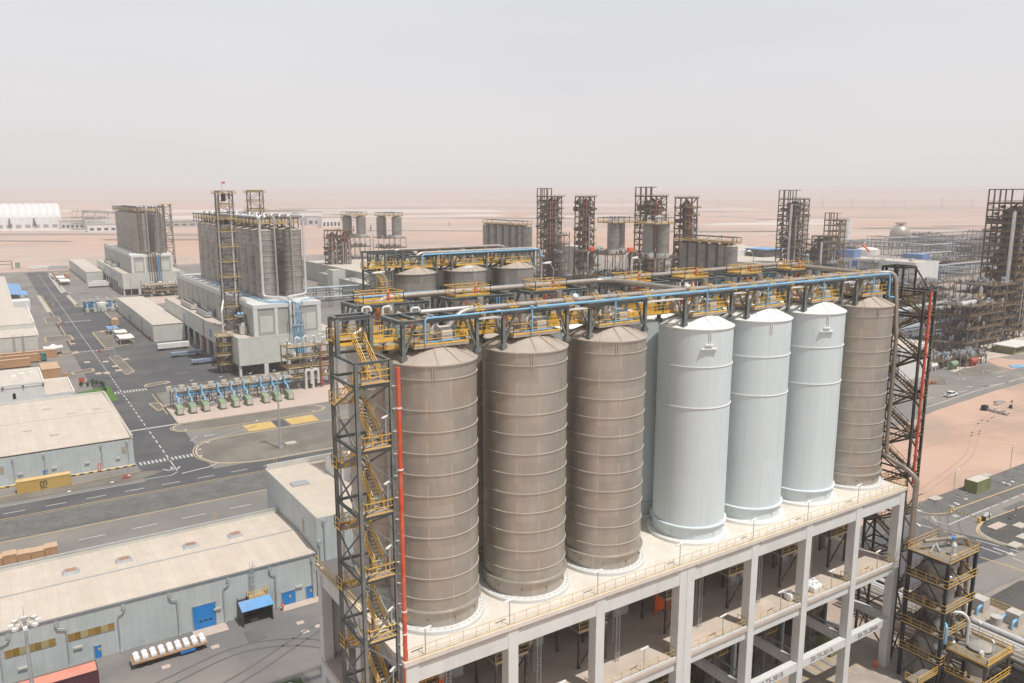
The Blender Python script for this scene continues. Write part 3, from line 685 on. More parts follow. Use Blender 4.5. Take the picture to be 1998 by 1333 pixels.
def silo_parts(root, steel, roofm, ringm, R=4.4, H=ZE - ZD, spacing=2.07, brackets=True, sign=False):
    L = root.location
    c = (L.x, L.y, L.z)
    b = MB(); b.lathe([(R, 2.05), (R, H)], c, 56); body = b.build('shell', steel, root)
    rg = MB()
    z = 1.35 + spacing
    zs = []
    while z < H - 2.2: zs.append(z); z += spacing
    zs.append(H - 1.25)
    if spacing > 4: zs = [H - 9.3, H - 4.4]
    for z in zs: rg.lathe([(R - 0.02, z - 0.035), (R + 0.08, z - 0.035), (R + 0.08, z + 0.035), (R - 0.02, z + 0.035)], c, 56)
    rg.build('stiffener_rings', ringm, root)
    sk = MB()
    sk.lathe([(R - 0.04, 1.98), (R + 0.30, 2.0), (R + 0.30, 2.14), (R - 0.02, 2.2)], c, 56)
    sk.lathe([(R - 0.1, 0.4), (R - 0.02, 0.4), (R - 0.02, 1.99), (R - 0.1, 1.99)], c, 56)
    for k in range(10):
        a = k * 0.628 + 0.3; sk.cyl((c[0] + (R + 0.07) * math.cos(a), c[1] + (R + 0.07) * math.sin(a)), 0.09, c[2] + 1.1, c[2] + 1.3, 6)
    sk.build('skirt', steel, root)
    fl = MB(); fl.lathe([(R - 0.1, 0.0), (R + 0.62, 0.0), (R + 0.62, 0.36), (R + 0.52, 0.46), (R - 0.1, 0.5)], c, 56)
    for k in range(44):
        a = k * 6.2832 / 44; fl.cyl((c[0] + (R + 0.35) * math.cos(a), c[1] + (R + 0.35) * math.sin(a)), 0.05, c[2] + 0.45, c[2] + 0.62, 5)
    fl.build('base_flange', CONC if steel is not SILO_W else WHITE, root)
    rf = MB(); rise = 1.85
    rf.lathe([(R, H - 0.02), (R + 0.13, H - 0.02), (R + 0.13, H + 0.09), (0.6, H + rise), (0.6, H + rise + 0.35), (0.002, H + rise + 0.35)], c, 56)
    for k in range(12):
        a = k * 0.5236 + 0.2
        rf.bar((c[0] + (R + 0.05) * math.cos(a), c[1] + (R + 0.05) * math.sin(a), c[2] + H + 0.13), (c[0] + 0.7 * math.cos(a), c[1] + 0.7 * math.sin(a), c[2] + H + rise + 0.05), 0.07, 0.10)
    rf.build('cone_roof', roofm, root)
    if brackets:
        br = MB()
        for a in (-2.02, -1.97):
            x, y = c[0] + (R + 0.06) * math.cos(a), c[1] + (R + 0.06) * math.sin(a)
            br.obox((x, y, c[2] + H - 0.75), (0.1, 0.07, 1.4), a)
        if sign:
            a = -2.02; x, y = c[0] + (R + 0.12) * math.cos(a), c[1] + (R + 0.12) * math.sin(a)
            br.obox((x, y, c[2] + H - 1.75), (0.3, 0.9, 0.12), a); br.obox((x, y, c[2] + H - 2.2), (0.3, 1.9, 0.12), a)
        br.build('bracket', ringm, root)
FX = [34.6, 45.5, 56.4, 70.4, 81.1, 92.2, 103.3]
FY = 66.75; RY = 76.4
order = ['next to the grey stair tower', 'second from the grey stair tower', 'third from the grey stair tower', 'fourth from the grey stair tower', 'fifth from the grey stair tower', 'sixth from the grey stair tower', 'last by the dark stair tower']
white = (3, 4, 5)
for i, x in enumerate(FX):
    w = i in white
    s = thing('storage_silo', ('tall white' if w else 'tall brownish grey steel') + ' silo of the front row, ' + order[i], 'silo', (x, FY, ZD), 'big silos of the near block')
    silo_parts(s, SILO_W if w else SILO_B, ROOF_W if w else ROOF_B, ROOF_W if w else RING_B, spacing=8 if w else 2.07, sign=(i in (3, 5)))
for i, x in enumerate(FX):
    w = i in (3, 4, 5) or i == 2
    s = thing('storage_silo', ('white' if w else 'grey steel') + ' silo of the back row behind the %s front silo' % ORD[i], 'silo', (x, RY, ZD), 'big silos of the near block')
    silo_parts(s, SILO_W if w else SILO_B, ROOF_W if w else ROOF_B, ROOF_W if w else RING_B, spacing=8 if w else 2.07, brackets=False)

# ---------------------------------------------------------------- concrete frame
cf = thing('silo_support_frame', 'pale concrete frame with open decks carrying the row of big silos', 'support frame', (67.5, 71.5, 0))
MB().box(27.75, 59.75, 27.95, 107.75, 83.4, ZD).build('upper_deck', CONCD, cf)
CX = [28.6, 39.6, 50.7, 62.95, 64.15, 75.2, 85.7, 96.4, 106.9]
for x in CX:
    for y in (60.5, 71.6, 82.6):
        if y > 60.5 and x > 64 and False: continue
        MB().box(x - 0.58, y - 0.6, 0, x + 0.58, y + 0.6, 27.6).build('column', CONC, cf)
bays = [(CX[0], CX[1]), (CX[1], CX[2]), (CX[2], CX[3]), (CX[4], CX[5]), (CX[5], CX[6]), (CX[6], CX[7]), (CX[7], CX[8])]
bm = MB()
for y in (60.45, 71.6, 82.6):
    bm.box(27.95, y - 0.5, 26.0, 107.5, y + 0.42, 27.94)
for x in CX: bm.box(x - 0.45, 60.95, 26.05, x + 0.45, 82.1, 27.93)
bm.build('deck_beams', CONC, cf)
gap_strip = MB()
for a, b in bays: gap_strip.box(a + 0.75, 59.78, 27.7, b - 0.75, 59.95, 27.945)
gap_strip.build('shadow_gap_strip', GREYPL, cf)  # grey strip coloured in as the shadow gap below the deck edge
ld = MB(); ld.box(28.0, 59.95, 16.35, 107.5, 83.2, 16.75); ld.build('lower_deck', CONCF, cf)
bm = MB()
for a, b in bays: bm.box(a + 0.59, 60.2, 15.15, b - 0.59, 60.75, 16.345)
bm.box(27.95, 61.15, 15.15, 28.5, 82.0, 16.34)
for x in CX: bm.box(x - 0.4, 61.12, 15.2, x + 0.4, 71.0, 16.34); bm.box(x - 0.4, 72.3, 15.2, x + 0.4, 82.0, 16.34)
bm.box(28, 71.2, 15.2, 107.4, 71.95, 16.33); bm.box(28, 82.2, 15.2, 107.4, 82.9, 16.33)
bm.build('lower_beams', CONC, cf)
curb = MB()
for a, b in bays: curb.box(a + 0.59, 60.0, 16.76, b - 0.59, 60.18, 17.0)
curb.build('upstand', CONC, cf)
txt = {4: '30-TS-381B', 5: '30-TS-381A', 6: '30-TS-384A'}
for k in (3, 4, 5, 6):
    a, b = bays[k]
    B = MB().box(a + 0.59, 59.95, 7.1, b - 0.59, 60.85, 8.3).build('tie_beam', CONC, cf)
    if k in txt:
        text_mesh(txt[k], 1.02, ((a + b) / 2 - 0.6, 59.94, 7.66), (math.pi / 2, 0, 0), DARK, B)
for x in CX:
    for ya, yb in ((61.1, 71.0), (72.2, 82.0)): MB().box(x - 0.4, ya, 7.1, x + 0.4, yb, 8.2).build('cross_beam', CONC, cf)
wl = MB()
for x in (33.6, 44.8, 56.5, 69.3, 80.0, 90.8, 101.4): wl.box(x + 2.3, 76.5, 16.76, x + 4.3, 77.0, 26)
wl.box(28.2, 83.0, 16.76, 62, 83.3, 25.9); wl.box(70, 83.0, 16.76, 100, 83.3, 25.9)
wl.build('infill_wall', CONC, cf)
dk = MB()
for i in range(7): dk.obox((44 + i * 7, 64, ZD + 0.012), (0.4, 1.2, 0.02), 0.5 + i)
# railings of the frame
rl = MB()
xs = [28.2, 38.9]
for a, b in [(28.2, 107.4)]: rl.rail([(a, 59.95, ZD), (b, 59.95, ZD)], step=1.45, toe=0.09, r=0.024)
rl.rail([(27.9, 67, ZD), (27.9, 83.2, ZD)], step=1.5); rl.rail([(107.6, 60, ZD), (107.6, 63, ZD)])
rl.build('deck_railing', YELF, cf)
rl = MB()
for a, b in bays: rl.rail([(a + 0.6, 60.08, 17.0), (b - 0.6, 60.08, 17.0)], step=1.4, h=0.95, toe=0, r=0.025); rl.rail([(b - 0.6, 60.1, 16.8), (b - 0.6, 61.6, 16.8)], step=1.5, toe=0)
rl.build('lower_railing', YELF, cf)
RAILL = paint('lamp_white', (0.80, 0.80, 0.76), 0.5)
def tlamp(root_loc, h, label, group, width=1.2, along=(1, 0), arm=0.0, mat=None):
    L = thing('deck_lamp', label, 'lamp', root_loc, group); x, y, z = root_loc; dx, dy = along
    MB().tube([(x, y, z), (x, y, z + h * 0.8), (x + dx * arm, y + dy * arm, z + h)], 0.055, 6).build('pole', GALV, L)
    p = Vector((x + dx * arm, y + dy * arm, z + h + 0.06)); MB().bar(p - Vector((dx, dy, 0)) * width / 2, p + Vector((dx, dy, 0)) * width / 2, 0.17, 0.1).build('lamp_head', RAILL, L)
    return L
for i, x in enumerate((30.0, 39.2, 50.3, 62.3, 74.7, 85.2, 96.0)):
    tlamp((x, 60.0, ZD), 2.6, 'white T-shaped lamp at the deck edge, %s along from the red riser' % ORD[i], 'lamps on the silo deck edge', 1.3, (1, 0.1))
for i, (a, b) in enumerate(bays):
    tlamp(((a + b) / 2 + 0.6, 60.15, 16.75), 2.9, 'white T-shaped lamp on the lower deck edge in the %s bay from the red riser' % ORD[i], 'lamps on the lower deck edge', 1.3, (1, 0.1))

# ---------------------------------------------------------------- hoppers and equipment under the deck
for i, x in enumerate(FX):
    for y, rn in ((FY, 'front'), (RY, 'back')):
        h = MB(); h.lathe([(0.5, 19.2), (0.5, 20.0), (2.9, 25.9)], (x, y, 0), 20)
        o = h.build('silo_hopper', SILO_B, loc=(x, y, 22)); tag(o, 'steel cone hopper hanging under the %s silo of the %s row' % (ORD[i], rn), 'hopper', 'hoppers below the silo deck')
for i, (a, b) in enumerate(bays):
    xm = b - 1.8
    t = thing('mezzanine_platform', 'dark steel platform with yellow rails between the decks in the %s bay' % ORD[i], 'platform', (a + 2.5, 66.5, 16.75), 'platforms between the decks')
    m = MB(); m.box(a + 0.8, 64.5, 21.2, a + 5.0, 69, 21.4)
    m.build('floor', GREYPL, t)
    m = MB()
    for px in (a + 1, a + 4.8):
        for py in (64.7, 68.8): m.bar((px, py, 16.76), (px, py, 26), 0.3)
    m.bar((a + 1, 64.7, 17), (a + 4.8, 64.7, 21), 0.16); m.bar((a + 1, 68.8, 21.5), (a + 4.8, 68.8, 26), 0.16)
    m.build('steel_frame', DARK, t)
    MB().rail([(a + 0.8, 64.5, 21.4), (a + 5.0, 64.5, 21.4), (a + 5.0, 69, 21.4)]).build('railing', YELF, t)
    MB().ladder((a + 5.6, 63.4), 16.8, 23.5, (0, 1)).build('caged_ladder', GALV, t)
pp = MB(); pp.tube([(29.5, 70.2, 19.6), (106, 70.2, 19.6)], 0.36, 10)
o = pp.build('conveying_pipe', PIPE, loc=(67, 70.2, 19.6)); tag(o, 'long pale pipe running level through all bays above the lower deck', 'pipe')
for i in range(7):
    a, b = bays[i]
    q = MB(); c = (a + 6.5, 69.0, 16.76)
    q.lathe([(0.5, 0), (0.7, 0.3), (0.7, 1.6), (0.35, 2.1), (0.35, 2.6)], c, 12); q.obox((c[0] + 0.9, c[1], c[2] + 0.6), (0.9, 0.7, 1.2)); q.tube([(c[0], c[1], c[2] + 2.5), (c[0] - 0.6, c[1] + 0.3, c[2] + 3.6), (c[0], c[1], c[2] + 4)], 0.2, 8)
    o = q.build('rotary_feeder', GALV, loc=c); tag(o, 'grey feeder valve below the hopper in the %s bay of the lower deck' % ORD[i], 'feeder', 'feeders on the lower deck')
for k, (x, y, w, hh, nm) in enumerate(((31.2, 65.8, 3.6, 5.2, 'orange tarpaulin screen at the stair tower end of the lower deck'), (67.0, 68.5, 2.6, 4.0, 'orange tarpaulin screen behind the double column of the lower deck'))):
    m = MB(); n = 14
    vs = []
    for i in range(n + 1):
        for z in (0, 0.33, 0.66, 1): vs.append((x + w * i / n, y + 0.14 * math.sin(i * 1.9 + z * 2), 17.2 + hh * z * (1 + 0.02 * math.sin(i))))
    fs = [(4 * i + j, 4 * i + 4 + j, 4 * i + 5 + j, 4 * i + 1 + j) for i in range(n) for j in range(3)]
    m.add(vs, fs); m.add([(v[0], v[1] + 0.05, v[2]) for v in vs], [tuple(reversed(f)) for f in fs]); m.box(x, y - 0.05, 16.76, x + 0.1, y + 0.1, 17.2 + hh); m.box(x + w - .1, y - 0.05, 16.76, x + w, y + 0.1, 17.2 + hh)
    tag(m.build('tarpaulin_screen', ORANGE, loc=(x + w / 2, y, 16.75)), nm, 'tarpaulin')
def bulk_bag(loc, label, group, s=1.0, hs=0.78):
    m = MB(); x, y, z = loc
    prof = [(0.38, 0), (0.5, 0.06), (0.56, 0.35), (0.55, 0.8), (0.48, 1.0), (0.2, 1.08), (0.12, 1.25), (0.17, 1.32)]
    n = 12; vs = []
    for r, h in prof:
        for j in range(n):
            a = 6.2832 * j / n; q = 1 + 0.10 * math.cos(4 * a); vs.append((x + s * r * q * math.cos(a + .78), y + s * r * q * math.sin(a + .78), z + s * hs * h))
    fs = [(i * n + j, i * n + (j + 1) % n, (i + 1) * n + (j + 1) % n, (i + 1) * n + j) for i in range(len(prof) - 1) for j in range(n)]
    fs.append(tuple(range(n - 1, -1, -1))); fs.append(tuple((len(prof) - 1) * n + j for j in range(n)))
    m.add(vs, fs); o = m.build('bulk_bag', BAG, loc=loc); return tag(o, label, 'bulk bag', group)
for k, (dx, dy) in enumerate(((0, 0), (1.0, 0.35), (1.9, 0.1), (0.5, -0.9), (1.5, -0.8))):
    bulk_bag((88.9 + dx, 62.2 + dy, 16.78), 'white bulk bag %s in the pile on the lower deck' % ('at the column end', 'at the back', 'farthest from the column'.replace('farthest', 'far'), 'at the front by the rail', 'second by the rail')[k], 'bag pile on the lower deck', 1.05)
bulk_bag((85.0 - 0.0, 61.7, 16.78), 'single white bulk bag beside a column of the lower deck', None, 1.2)
o = MB().box(101.8, 66, 0.1, 107, 68.6, 2.5).build('skip_container', GREENC, loc=(104, 67, 0)); tag(o, 'dark green container on the ground below the end bay', 'container')
cm = MB()
for i in range(4): cm.strip([(88 + i * 4.5, 61.2), (88 + i * 4.5, 71)], 0.22, 0.09)
for i in range(4): cm.strip([(90.0 + i * 4.5, 61.2), (90.0 + i * 4.5, 71)], 0.22, 0.09)
struct(cm.build('yellow_road_markings', HATCH, smooth=False))
sheet('ground_slab', [(27, 56.5), (112, 56.5), (112, 84), (27, 84)], 0.08, concrete('shaded_stained_floor', (0.36, 0.31, 0.265), 0.2, 0.4, 0.25))  # stained slab, its colour also darkened for the shadow under the decks
o = MB().lathe([(0.28, 0), (0.28, 1.0), (0.18, 1.3), (0.05, 1.35)], (105.3, 60.8, 0.1), 10).build('fire_hydrant', REDP, loc=(105.3, 60.8, 0.1)); tag(o, 'red hydrant at the foot of the corner column', 'hydrant')
for i in range(4):
    a = bays[3 + i][0]
    t = thing('truck_loading_platform', 'yellow railed loading platform under the %s text beam bay' % ORD[i], 'platform', (a + 2, 75, 0.1), 'loading platforms under the silos')
    MB().box(a + 0.8, 65.2, 12.4, a + 9.5, 66.8, 12.6).build('floor', GRATE, t)
    MB().rail([(a + 0.8, 65.2, 12.6), (a + 9.5, 65.2, 12.6)], mids=2).build('railing', YELF, t)
    m = MB()
    for q in (a + 1.2, a + 9): m.bar((q, 66.0, 12.6), (q, 66.0, 16), 0.2)
    m.bar((a + 2.2, 61, 6.2), (a + 2.2, 73, 6.2), 0.16); m.bar((a + 4.4, 61, 6.2), (a + 4.4, 73, 6.2), 0.16)
    m.build('steel_frame', GALV, t)

for i in range(1, 7):
    a, b = bays[i]
    t = thing('loading_station', 'dark bulk loading machine on the ground under the %s bay' % ORD[i], 'machine', ((a + b) / 2, 72, 0.1), 'loading machines under the silos')
    m = MB(); m.box(a + 2.2, 69, 2.2, b - 2.4, 78, 6.2); m.box(a + 3.5, 70.5, 6.21, b - 3.8, 76, 9.5); m.build('housing', DARK, t)
    m = MB()
    for x in (a + 2.6, b - 2.8):
        for y in (69.4, 77.6): m.bar((x, y, 0.1), (x, y, 2.2), 0.35)
    m.pipe([(a + 3, 69.2, 9), (a + 3, 68.2, 9), (a + 3, 68.2, 1)], 0.22, 6); m.pipe([(b - 3.4, 68.6, 14), (b - 3.4, 68.6, 1)], 0.3, 6); m.build('legs_and_pipes', BLUEG, t)
    m = MB(); m.rail([(a + 2.2, 69, 6.2), (b - 2.4, 69, 6.2)], r=0.035, mids=2); m.build('railing', YELF, t)
    o = MB().bar((a + 0.6, 68, 13.6), (b - 0.6, 68, 13.6), 0.3); tag(o.build('cable_run', GALV, loc=(a + 5, 64, 11)), 'pale cable run crossing the %s bay below the lower deck' % ORD[i], 'cable run', 'cable runs below the lower deck')
# ---------------------------------------------------------------- steel over the silo roofs
TOP = 58.45
def roof_frame(cx, y0, y1, label, x0=-4.1, x1=4.15, feet=55.35, mid=True):
    t = thing('roof_frame', label, 'steel frame', (cx, (y0 + y1) / 2, feet), 'steel frames on the silo roofs')
    X0, X1 = cx + x0, cx + x1
    m = MB()
    for y in (y0, y1): m.hbar((X0, y, TOP), (X1, y, TOP), 0.34)
    for x in (X0, X1): m.hbar((x, y0 + 0.2, TOP), (x, y1 - 0.2, TOP), 0.34)
    n = 4
    for k in range(1, n): m.hbar((X0 + (X1 - X0) * k / n, y0 + 0.2, TOP - 0.02), (X0 + (X1 - X0) * k / n, y1 - 0.2, TOP - 0.02), 0.26)
    m.build('top_grid', STEEL, t)
    for x, sx in ((X0 + 0.2, 1), (X1 - 0.2, -1)):
        for y, sy in ((y0 + 0.15, 1), (y1 - 0.15, -1)):
            m = MB(); m.hbar((x, y, feet), (x, y, TOP - 0.2), 0.32)
            m.bar((x + sx * 0.15, y, feet + 0.25), (x + sx * 1.35, y, TOP - 0.2), 0.2); m.bar((x, y + sy * 0.15, feet + 0.25), (x, y + sy * 1.5, TOP - 0.2), 0.2)
            m.box(x - 0.3, y - 0.3, feet - 0.45, x + 0.3, y + 0.3, feet)
            m.build('braced_post', STEEL, t)
    return t
def roof_platform(cx, yc, label, valve=True, wide=2.9, ext=0.0, y0=None):
    Z = 56.15
    ya = y0 if y0 is not None else yc - 2.9
    t = thing('roof_platform', label, 'platform', (cx, yc, Z), 'yellow railed platforms on the silo roofs')
    xa, xb = cx - wide + 0.2, cx + wide + 0.2
    m = MB(); m.box(xa, ya, Z, xb, yc + 2.6, Z + 0.06)
    m.box(xa, ya, Z - 0.22, xb, ya + 0.1, Z - 0.001); m.box(xa, ya + 0.1, Z - 0.22, xa + 0.1, yc + 2.6, Z - 0.001); m.box(xb - 0.1, ya + 0.1, Z - 0.22, xb, yc + 2.6, Z - 0.001)
    m.build('floor', GRATE, t)
    m = MB(); z1 = Z + 0.06
    m.rail([(xa, yc + 2.6, z1), (xa, ya, z1), (xb, ya, z1), (xb, yc + 2.6, z1)], step=1.3, toe=0.14, r=0.035)
    m.build('railing', YEL, t)
    return t
def roof_kit(cx, yc, i, row):
    """small equipment standing on a silo roof platform: filter box, valves, nozzles, instrument pipes"""
    Z = 56.22
    lab = 'on the %s silo roof of the %s row' % (ORD[i], row)
    q = rng.random
    f = thing('dust_filter', 'pale grey filter box ' + lab, 'filter box', (cx + 0.9, yc - 1.9, Z), 'filter boxes on the silo roofs')
    m = MB(); x, y = cx + 0.9, yc - 2.0
    m.add([(x - 0.55, y - 0.4, Z), (x + 0.55, y - 0.4, Z), (x + 0.55, y + 0.5, Z), (x - 0.55, y + 0.5, Z), (x - 0.55, y - 0.4, Z + 1.05), (x + 0.55, y - 0.4, Z + 1.05), (x + 0.55, y + 0.5, Z + 1.5), (x - 0.55, y + 0.5, Z + 1.5)],
          [(3, 2, 1, 0), (4, 5, 6, 7), (0, 1, 5, 4), (1, 2, 6, 5), (2, 3, 7, 6), (3, 0, 4, 7)])
    m.build('housing', BOXG, f)
    MB().tube([(x - 0.2, y + 0.4, Z + 1.3), (x - 0.7, y + 0.9, Z + 1.6), (x - 1.0, y + 0.9, Z + 1.1)], 0.14, 8).build('outlet', INSUL, f)
    v = thing('relief_valve', 'orange red relief valve ' + lab, 'valve', (cx - 1.2, yc + 0.9, Z), 'orange valves on the silo roofs')
    m = MB(); m.lathe([(0.08, 0), (0.08, 1.1), (0.17, 1.12), (0.17, 1.3), (0.11, 1.32), (0.11, 1.7), (0.15, 1.72), (0.09, 1.95), (0.03, 2.0)], (cx - 1.2, yc + 0.9, Z), 10); m.build('body', REDP if row == 'front' else ORANGE, v)
    g = thing('level_instrument', 'light blue instrument pipework ' + lab, 'pipework', (cx + 1.9, yc - 1.4, Z), 'blue pipework on the silo roofs')
    m = MB(); m.pipe([(cx - 1.6, yc - 2.5, Z + 0.25), (cx + 2.2, yc - 2.5, Z + 0.25), (cx + 2.2, yc - 1.3, Z + 0.25), (cx + 2.2, yc - 1.3, Z + 2.0)], 0.07, 6); m.pipe([(cx - 0.4, yc - 1.1, Z), (cx - 0.4, yc - 1.1, TOP + 0.3)], 0.09, 6)
    for dz in (0.5, 1.2): m.ball((cx + 2.2, yc - 1.3, Z + dz), 0.2, 8)
    m.bar((cx + 2.0, yc - 0.3, Z), (cx + 2.0, yc - 0.3, TOP), 0.08); m.bar((cx + 2.35, yc - 0.3, Z), (cx + 2.35, yc - 0.3, TOP), 0.08)
    m.build('pipes', BLUEP, g)
    d = thing('vent_duct', 'dull steel vent duct rising ' + lab, 'duct', (cx + 0.1, yc - 0.3, Z), 'vent ducts on the silo roofs')
    m = MB(); m.pipe([(cx - 0.55, yc - 0.9, Z - 0.1), (cx - 0.55, yc - 0.9, TOP + 0.2)], 0.36, 12); m.lathe([(0.46, 0), (0.46, 0.12)], (cx - 0.55, yc - 0.9, Z + 1.0), 12)
    m.pipe([(cx + 1.5, yc + 0.8, Z), (cx + 1.5, yc + 0.8, Z + 1.9), (cx + 0.4, yc + 1.9, Z + 2.3)], 0.16, 8)
    m.lathe([(0.75, 0), (0.75, 0.5), (0.3, 0.9)], (cx + 0.8, yc + 1.4, Z), 12); m.obox((cx - 1.8, yc + 1.6, Z + 0.5), (0.7, 0.6, 1.0))
    m.build('ducting', PIPE, d)
for i, x in enumerate(FX):
    roof_frame(x + 0.25, 65.0, 69.5, 'grey steel frame on braced legs over the %s silo of the front row' % ORD[i])
    roof_platform(x, FY, 'yellow railed platform on the roof of the %s silo in the front row' % ORD[i], y0=64.75)
    roof_kit(x, FY + 0.6, i, 'front')
for i, x in enumerate(FX):
    roof_frame(x + 0.9, 76.6, 81.3, 'grey steel frame on braced legs over the %s silo of the back row' % ORD[i])
    roof_platform(x + 0.5, RY, 'yellow railed platform on the roof of the %s silo in the back row' % ORD[i])
    roof_kit(x + 0.5, RY, i, 'back')
    Z = TOP + 0.18
    t = thing('valve_platform', 'small yellow railed valve platform on top of the %s back row frame' % ORD[i], 'platform', (x - 0.4, 78.4, Z), 'upper valve platforms')
    MB().box(x - 2.4, 77.0, Z, x + 2.2, 79.6, Z + 0.06).build('floor', GRATE, t)
    MB().rail([(x - 2.4, 77.0, Z + 0.06), (x + 2.2, 77.0, Z + 0.06), (x + 2.2, 79.6, Z + 0.06), (x - 2.4, 79.6, Z + 0.06)], True, step=1.1, toe=0.2).build('railing', YEL, t)
    v = thing('safety_valve', 'upright orange red safety valve on the %s upper valve platform' % ORD[i], 'valve', (x + 0.8, 77.9, Z), 'orange valves on the upper platforms')
    MB().lathe([(0.1, -1.6), (0.1, 0.2), (0.22, 0.22), (0.22, 0.7), (0.14, 0.74), (0.14, 1.1), (0.2, 1.12), (0.08, 1.3)], (x + 0.8, 77.9, Z), 10).build('body', REDP, v)
    if i in (0, 1, 2, 3, 5):
        L = thing('goose_lamp', 'tall white lamp on a bent pole by the %s upper valve platform' % ORD[i], 'lamp', (x + 0.3, 77.2, Z), 'lamps over the silo roofs')
        MB().tube([(x + 0.3, 77.1, TOP - 1.5), (x + 0.3, 77.1, Z + 2.4), (x - 0.1, 77.1, Z + 3.1), (x - 0.5, 77.4, Z + 3.2)], 0.05, 6).build('pole', GALV, L)
        MB().bar((x - 1.2, 77.0, Z + 3.25), (x + 0.4, 77.9, Z + 3.25), 0.3, 0.14).build('lamp_head', RAILL, L)
# walkways between neighbouring roofs
for i in range(6):
    a, b = FX[i] + 3.1, FX[i + 1] - 2.7
    t = thing('roof_walkway', 'yellow railed walkway between the %s and %s silo roofs' % (ORD[i], ORD[i + 1]), 'walkway', ((a + b) / 2, 68.9, 55.9), 'walkways between the silo roofs')
    MB().box(a, 68.2, 55.95, b, 69.5, 56.02).build('floor', GRATE, t)
    m = MB(); m.rail([(a, 68.2, 56.02), (b, 68.2, 56.02)], step=1.1, toe=0.3, mids=2); m.rail([(a, 69.5, 56.02), (b, 69.5, 56.02)], step=1.1, toe=0.3, mids=2); m.build('railing', YEL, t)
    t2 = thing('cross_walkway', 'yellow railed walkway linking front and back roofs after the %s silo' % ORD[i], 'walkway', (b - 1, 72, 56), 'walkways across the silo block')
    MB().box(b - 1.6, 69.6, 55.95, b - 0.3, 76, 56.02).build('floor', GRATE, t2)
    m = MB(); m.rail([(b - 1.6, 69.6, 56.02), (b - 1.6, 76, 56.02)], step=1.1, toe=0.3); m.rail([(b - 0.3, 69.6, 56.02), (b - 0.3, 76, 56.02)], step=1.1, toe=0.3); m.build('railing', YEL, t2)
# cable trays
for i in range(6):
    m = MB()
    for k in range(3): m.bar((FX[i] + 4.3, 65.2 + k * 0.28, TOP - 0.35), (FX[i + 1] - 3.7, 65.2 + k * 0.28, TOP - 0.35), 0.1)
    o = m.build('cable_tray', WHITE, loc=(FX[i] + 5.5, 65.4, TOP - 0.3)); tag(o, 'pale cable rails bridging the gap after the %s front roof frame' % ORD[i], 'cable tray', 'cable rails between roof frames')
# big conveying pipes and blue pipes along the frame tops
def pipe_thing(name, label, pts, r, mat, cat='pipe', flange=None, fl_mat=None, n=14, bend=None, extra=None):
    mid = Vector(pts[len(pts) // 2]); t = thing(name, label, cat, mid)
    MB().pipe(pts, r, n, bend).build('pipe_run', mat, t)
    if flange:
        for a, b in zip(pts, pts[1:]):
            a = Vector(a); b = Vector(b); L = (b - a).length; d = (b - a).normalized(); k = flange * 0.7
            while k < L - 0.5: MB().tube([a + d * (k - 0.09), a + d * (k + 0.09)], r * 1.16, n).build('flange', fl_mat or mat, t); k += flange
    if extra: extra(t)
    return t
ZP = TOP + 0.18 + 0.33
def hoops(t):
    for i, x in enumerate(FX):
        for dx in (-2.2, 1.2, 4.8):
            xx = x + dx
            if xx < 38 or xx > 105: continue
            m = MB()
            for k in (-0.25, 0.25):
                m.tube([(xx + k, 65.4, TOP), (xx + k, 65.4, ZP + 0.35), (xx + k, 66.25, ZP + 0.5), (xx + k, 67.0, ZP + 0.35), (xx + k, 67.0, TOP)], 0.05, 5)
            for zz in (0.1, 0.5): m.bar((xx - 0.6, 65.4, TOP + zz), (xx + 0.6, 65.4, TOP + zz), 0.07)
            m.build('hoop_guard', YEL, t)
    m = MB()
    for x in (51.5, 68.0): m.ball((x, 66.1, ZP + 0.35), 0.36, 10)
    m.build('vent_valve', WHITE, t)
pipe_thing('conveying_pipe', 'thick dull steel pipe running along the tops of the front roof frames', [(35.9, 66.0, 57.2), (37.6, 66.2, ZP - 0.1), (40.0, 66.3, ZP), (105.6, 66.1, ZP), (108.05, 64.6, ZP), (108.3, 63.9, 50)], 0.29, PIPE, flange=6.0, extra=hoops, bend=1.6)
pipe_thing('conveying_pipe', 'second dull steel pipe dropping beside the end of the front row', [(99, 67.5, ZP - 0.1), (107.2, 66.8, ZP - 0.1), (108.1, 65.4, ZP - 1.0), (108.2, 65.1, 50), (108.2, 65.1, 32.3), (107.9, 60.4, 31.0), (108.1, 58.9, 30.0), (108.1, 58.9, 4.0), (109, 56, 3.4)], 0.29, PIPED, flange=6.0, bend=1.5)
pipe_thing('conveying_pipe', 'brown stained pipe dropping down the end of the silo frame to the ground', [(108.3, 63.9, 50), (108.3, 63.9, 31.8), (108.6, 60.4, 30.4), (109.1, 59.2, 29.6), (109.0, 59.2, 0.5)], 0.29, PIPED, flange=6.0, bend=1.6)
pipe_thing('open_ended_pipe', 'short pale pipe stub lying on the first roof frame', [(34.2, 67.9, ZP - 0.1), (40.0, 67.9, ZP - 0.1)], 0.2, INSUL)
def blue_drops(t):
    for i, x in enumerate(FX):
        if i == 0: continue
        m = MB(); m.pipe([(x - 0.6, 64.62, TOP + 0.5), (x - 0.6, 64.55, 57.6), (x - 0.6, 64.55, 56.3)], 0.09, 8); m.lathe([(0.2, 0), (0.2, 0.2)], (x - 0.6, 64.62, TOP + 0.4), 8); m.build('branch', BLUEP, t)
pipe_thing('blue_air_pipe', 'light blue pipe along the outer edge of the front roof frames', [(45.5, 64.6, TOP + 0.42), (47.5, 64.6, TOP + 0.42), (104.9, 64.6, TOP + 0.45), (106.4, 64.5, TOP + 0.45), (106.4, 64.4, 55.6), (107.3, 64.2, 55.5)], 0.14, BLUEP, flange=9.0, extra=blue_drops, bend=0.6)
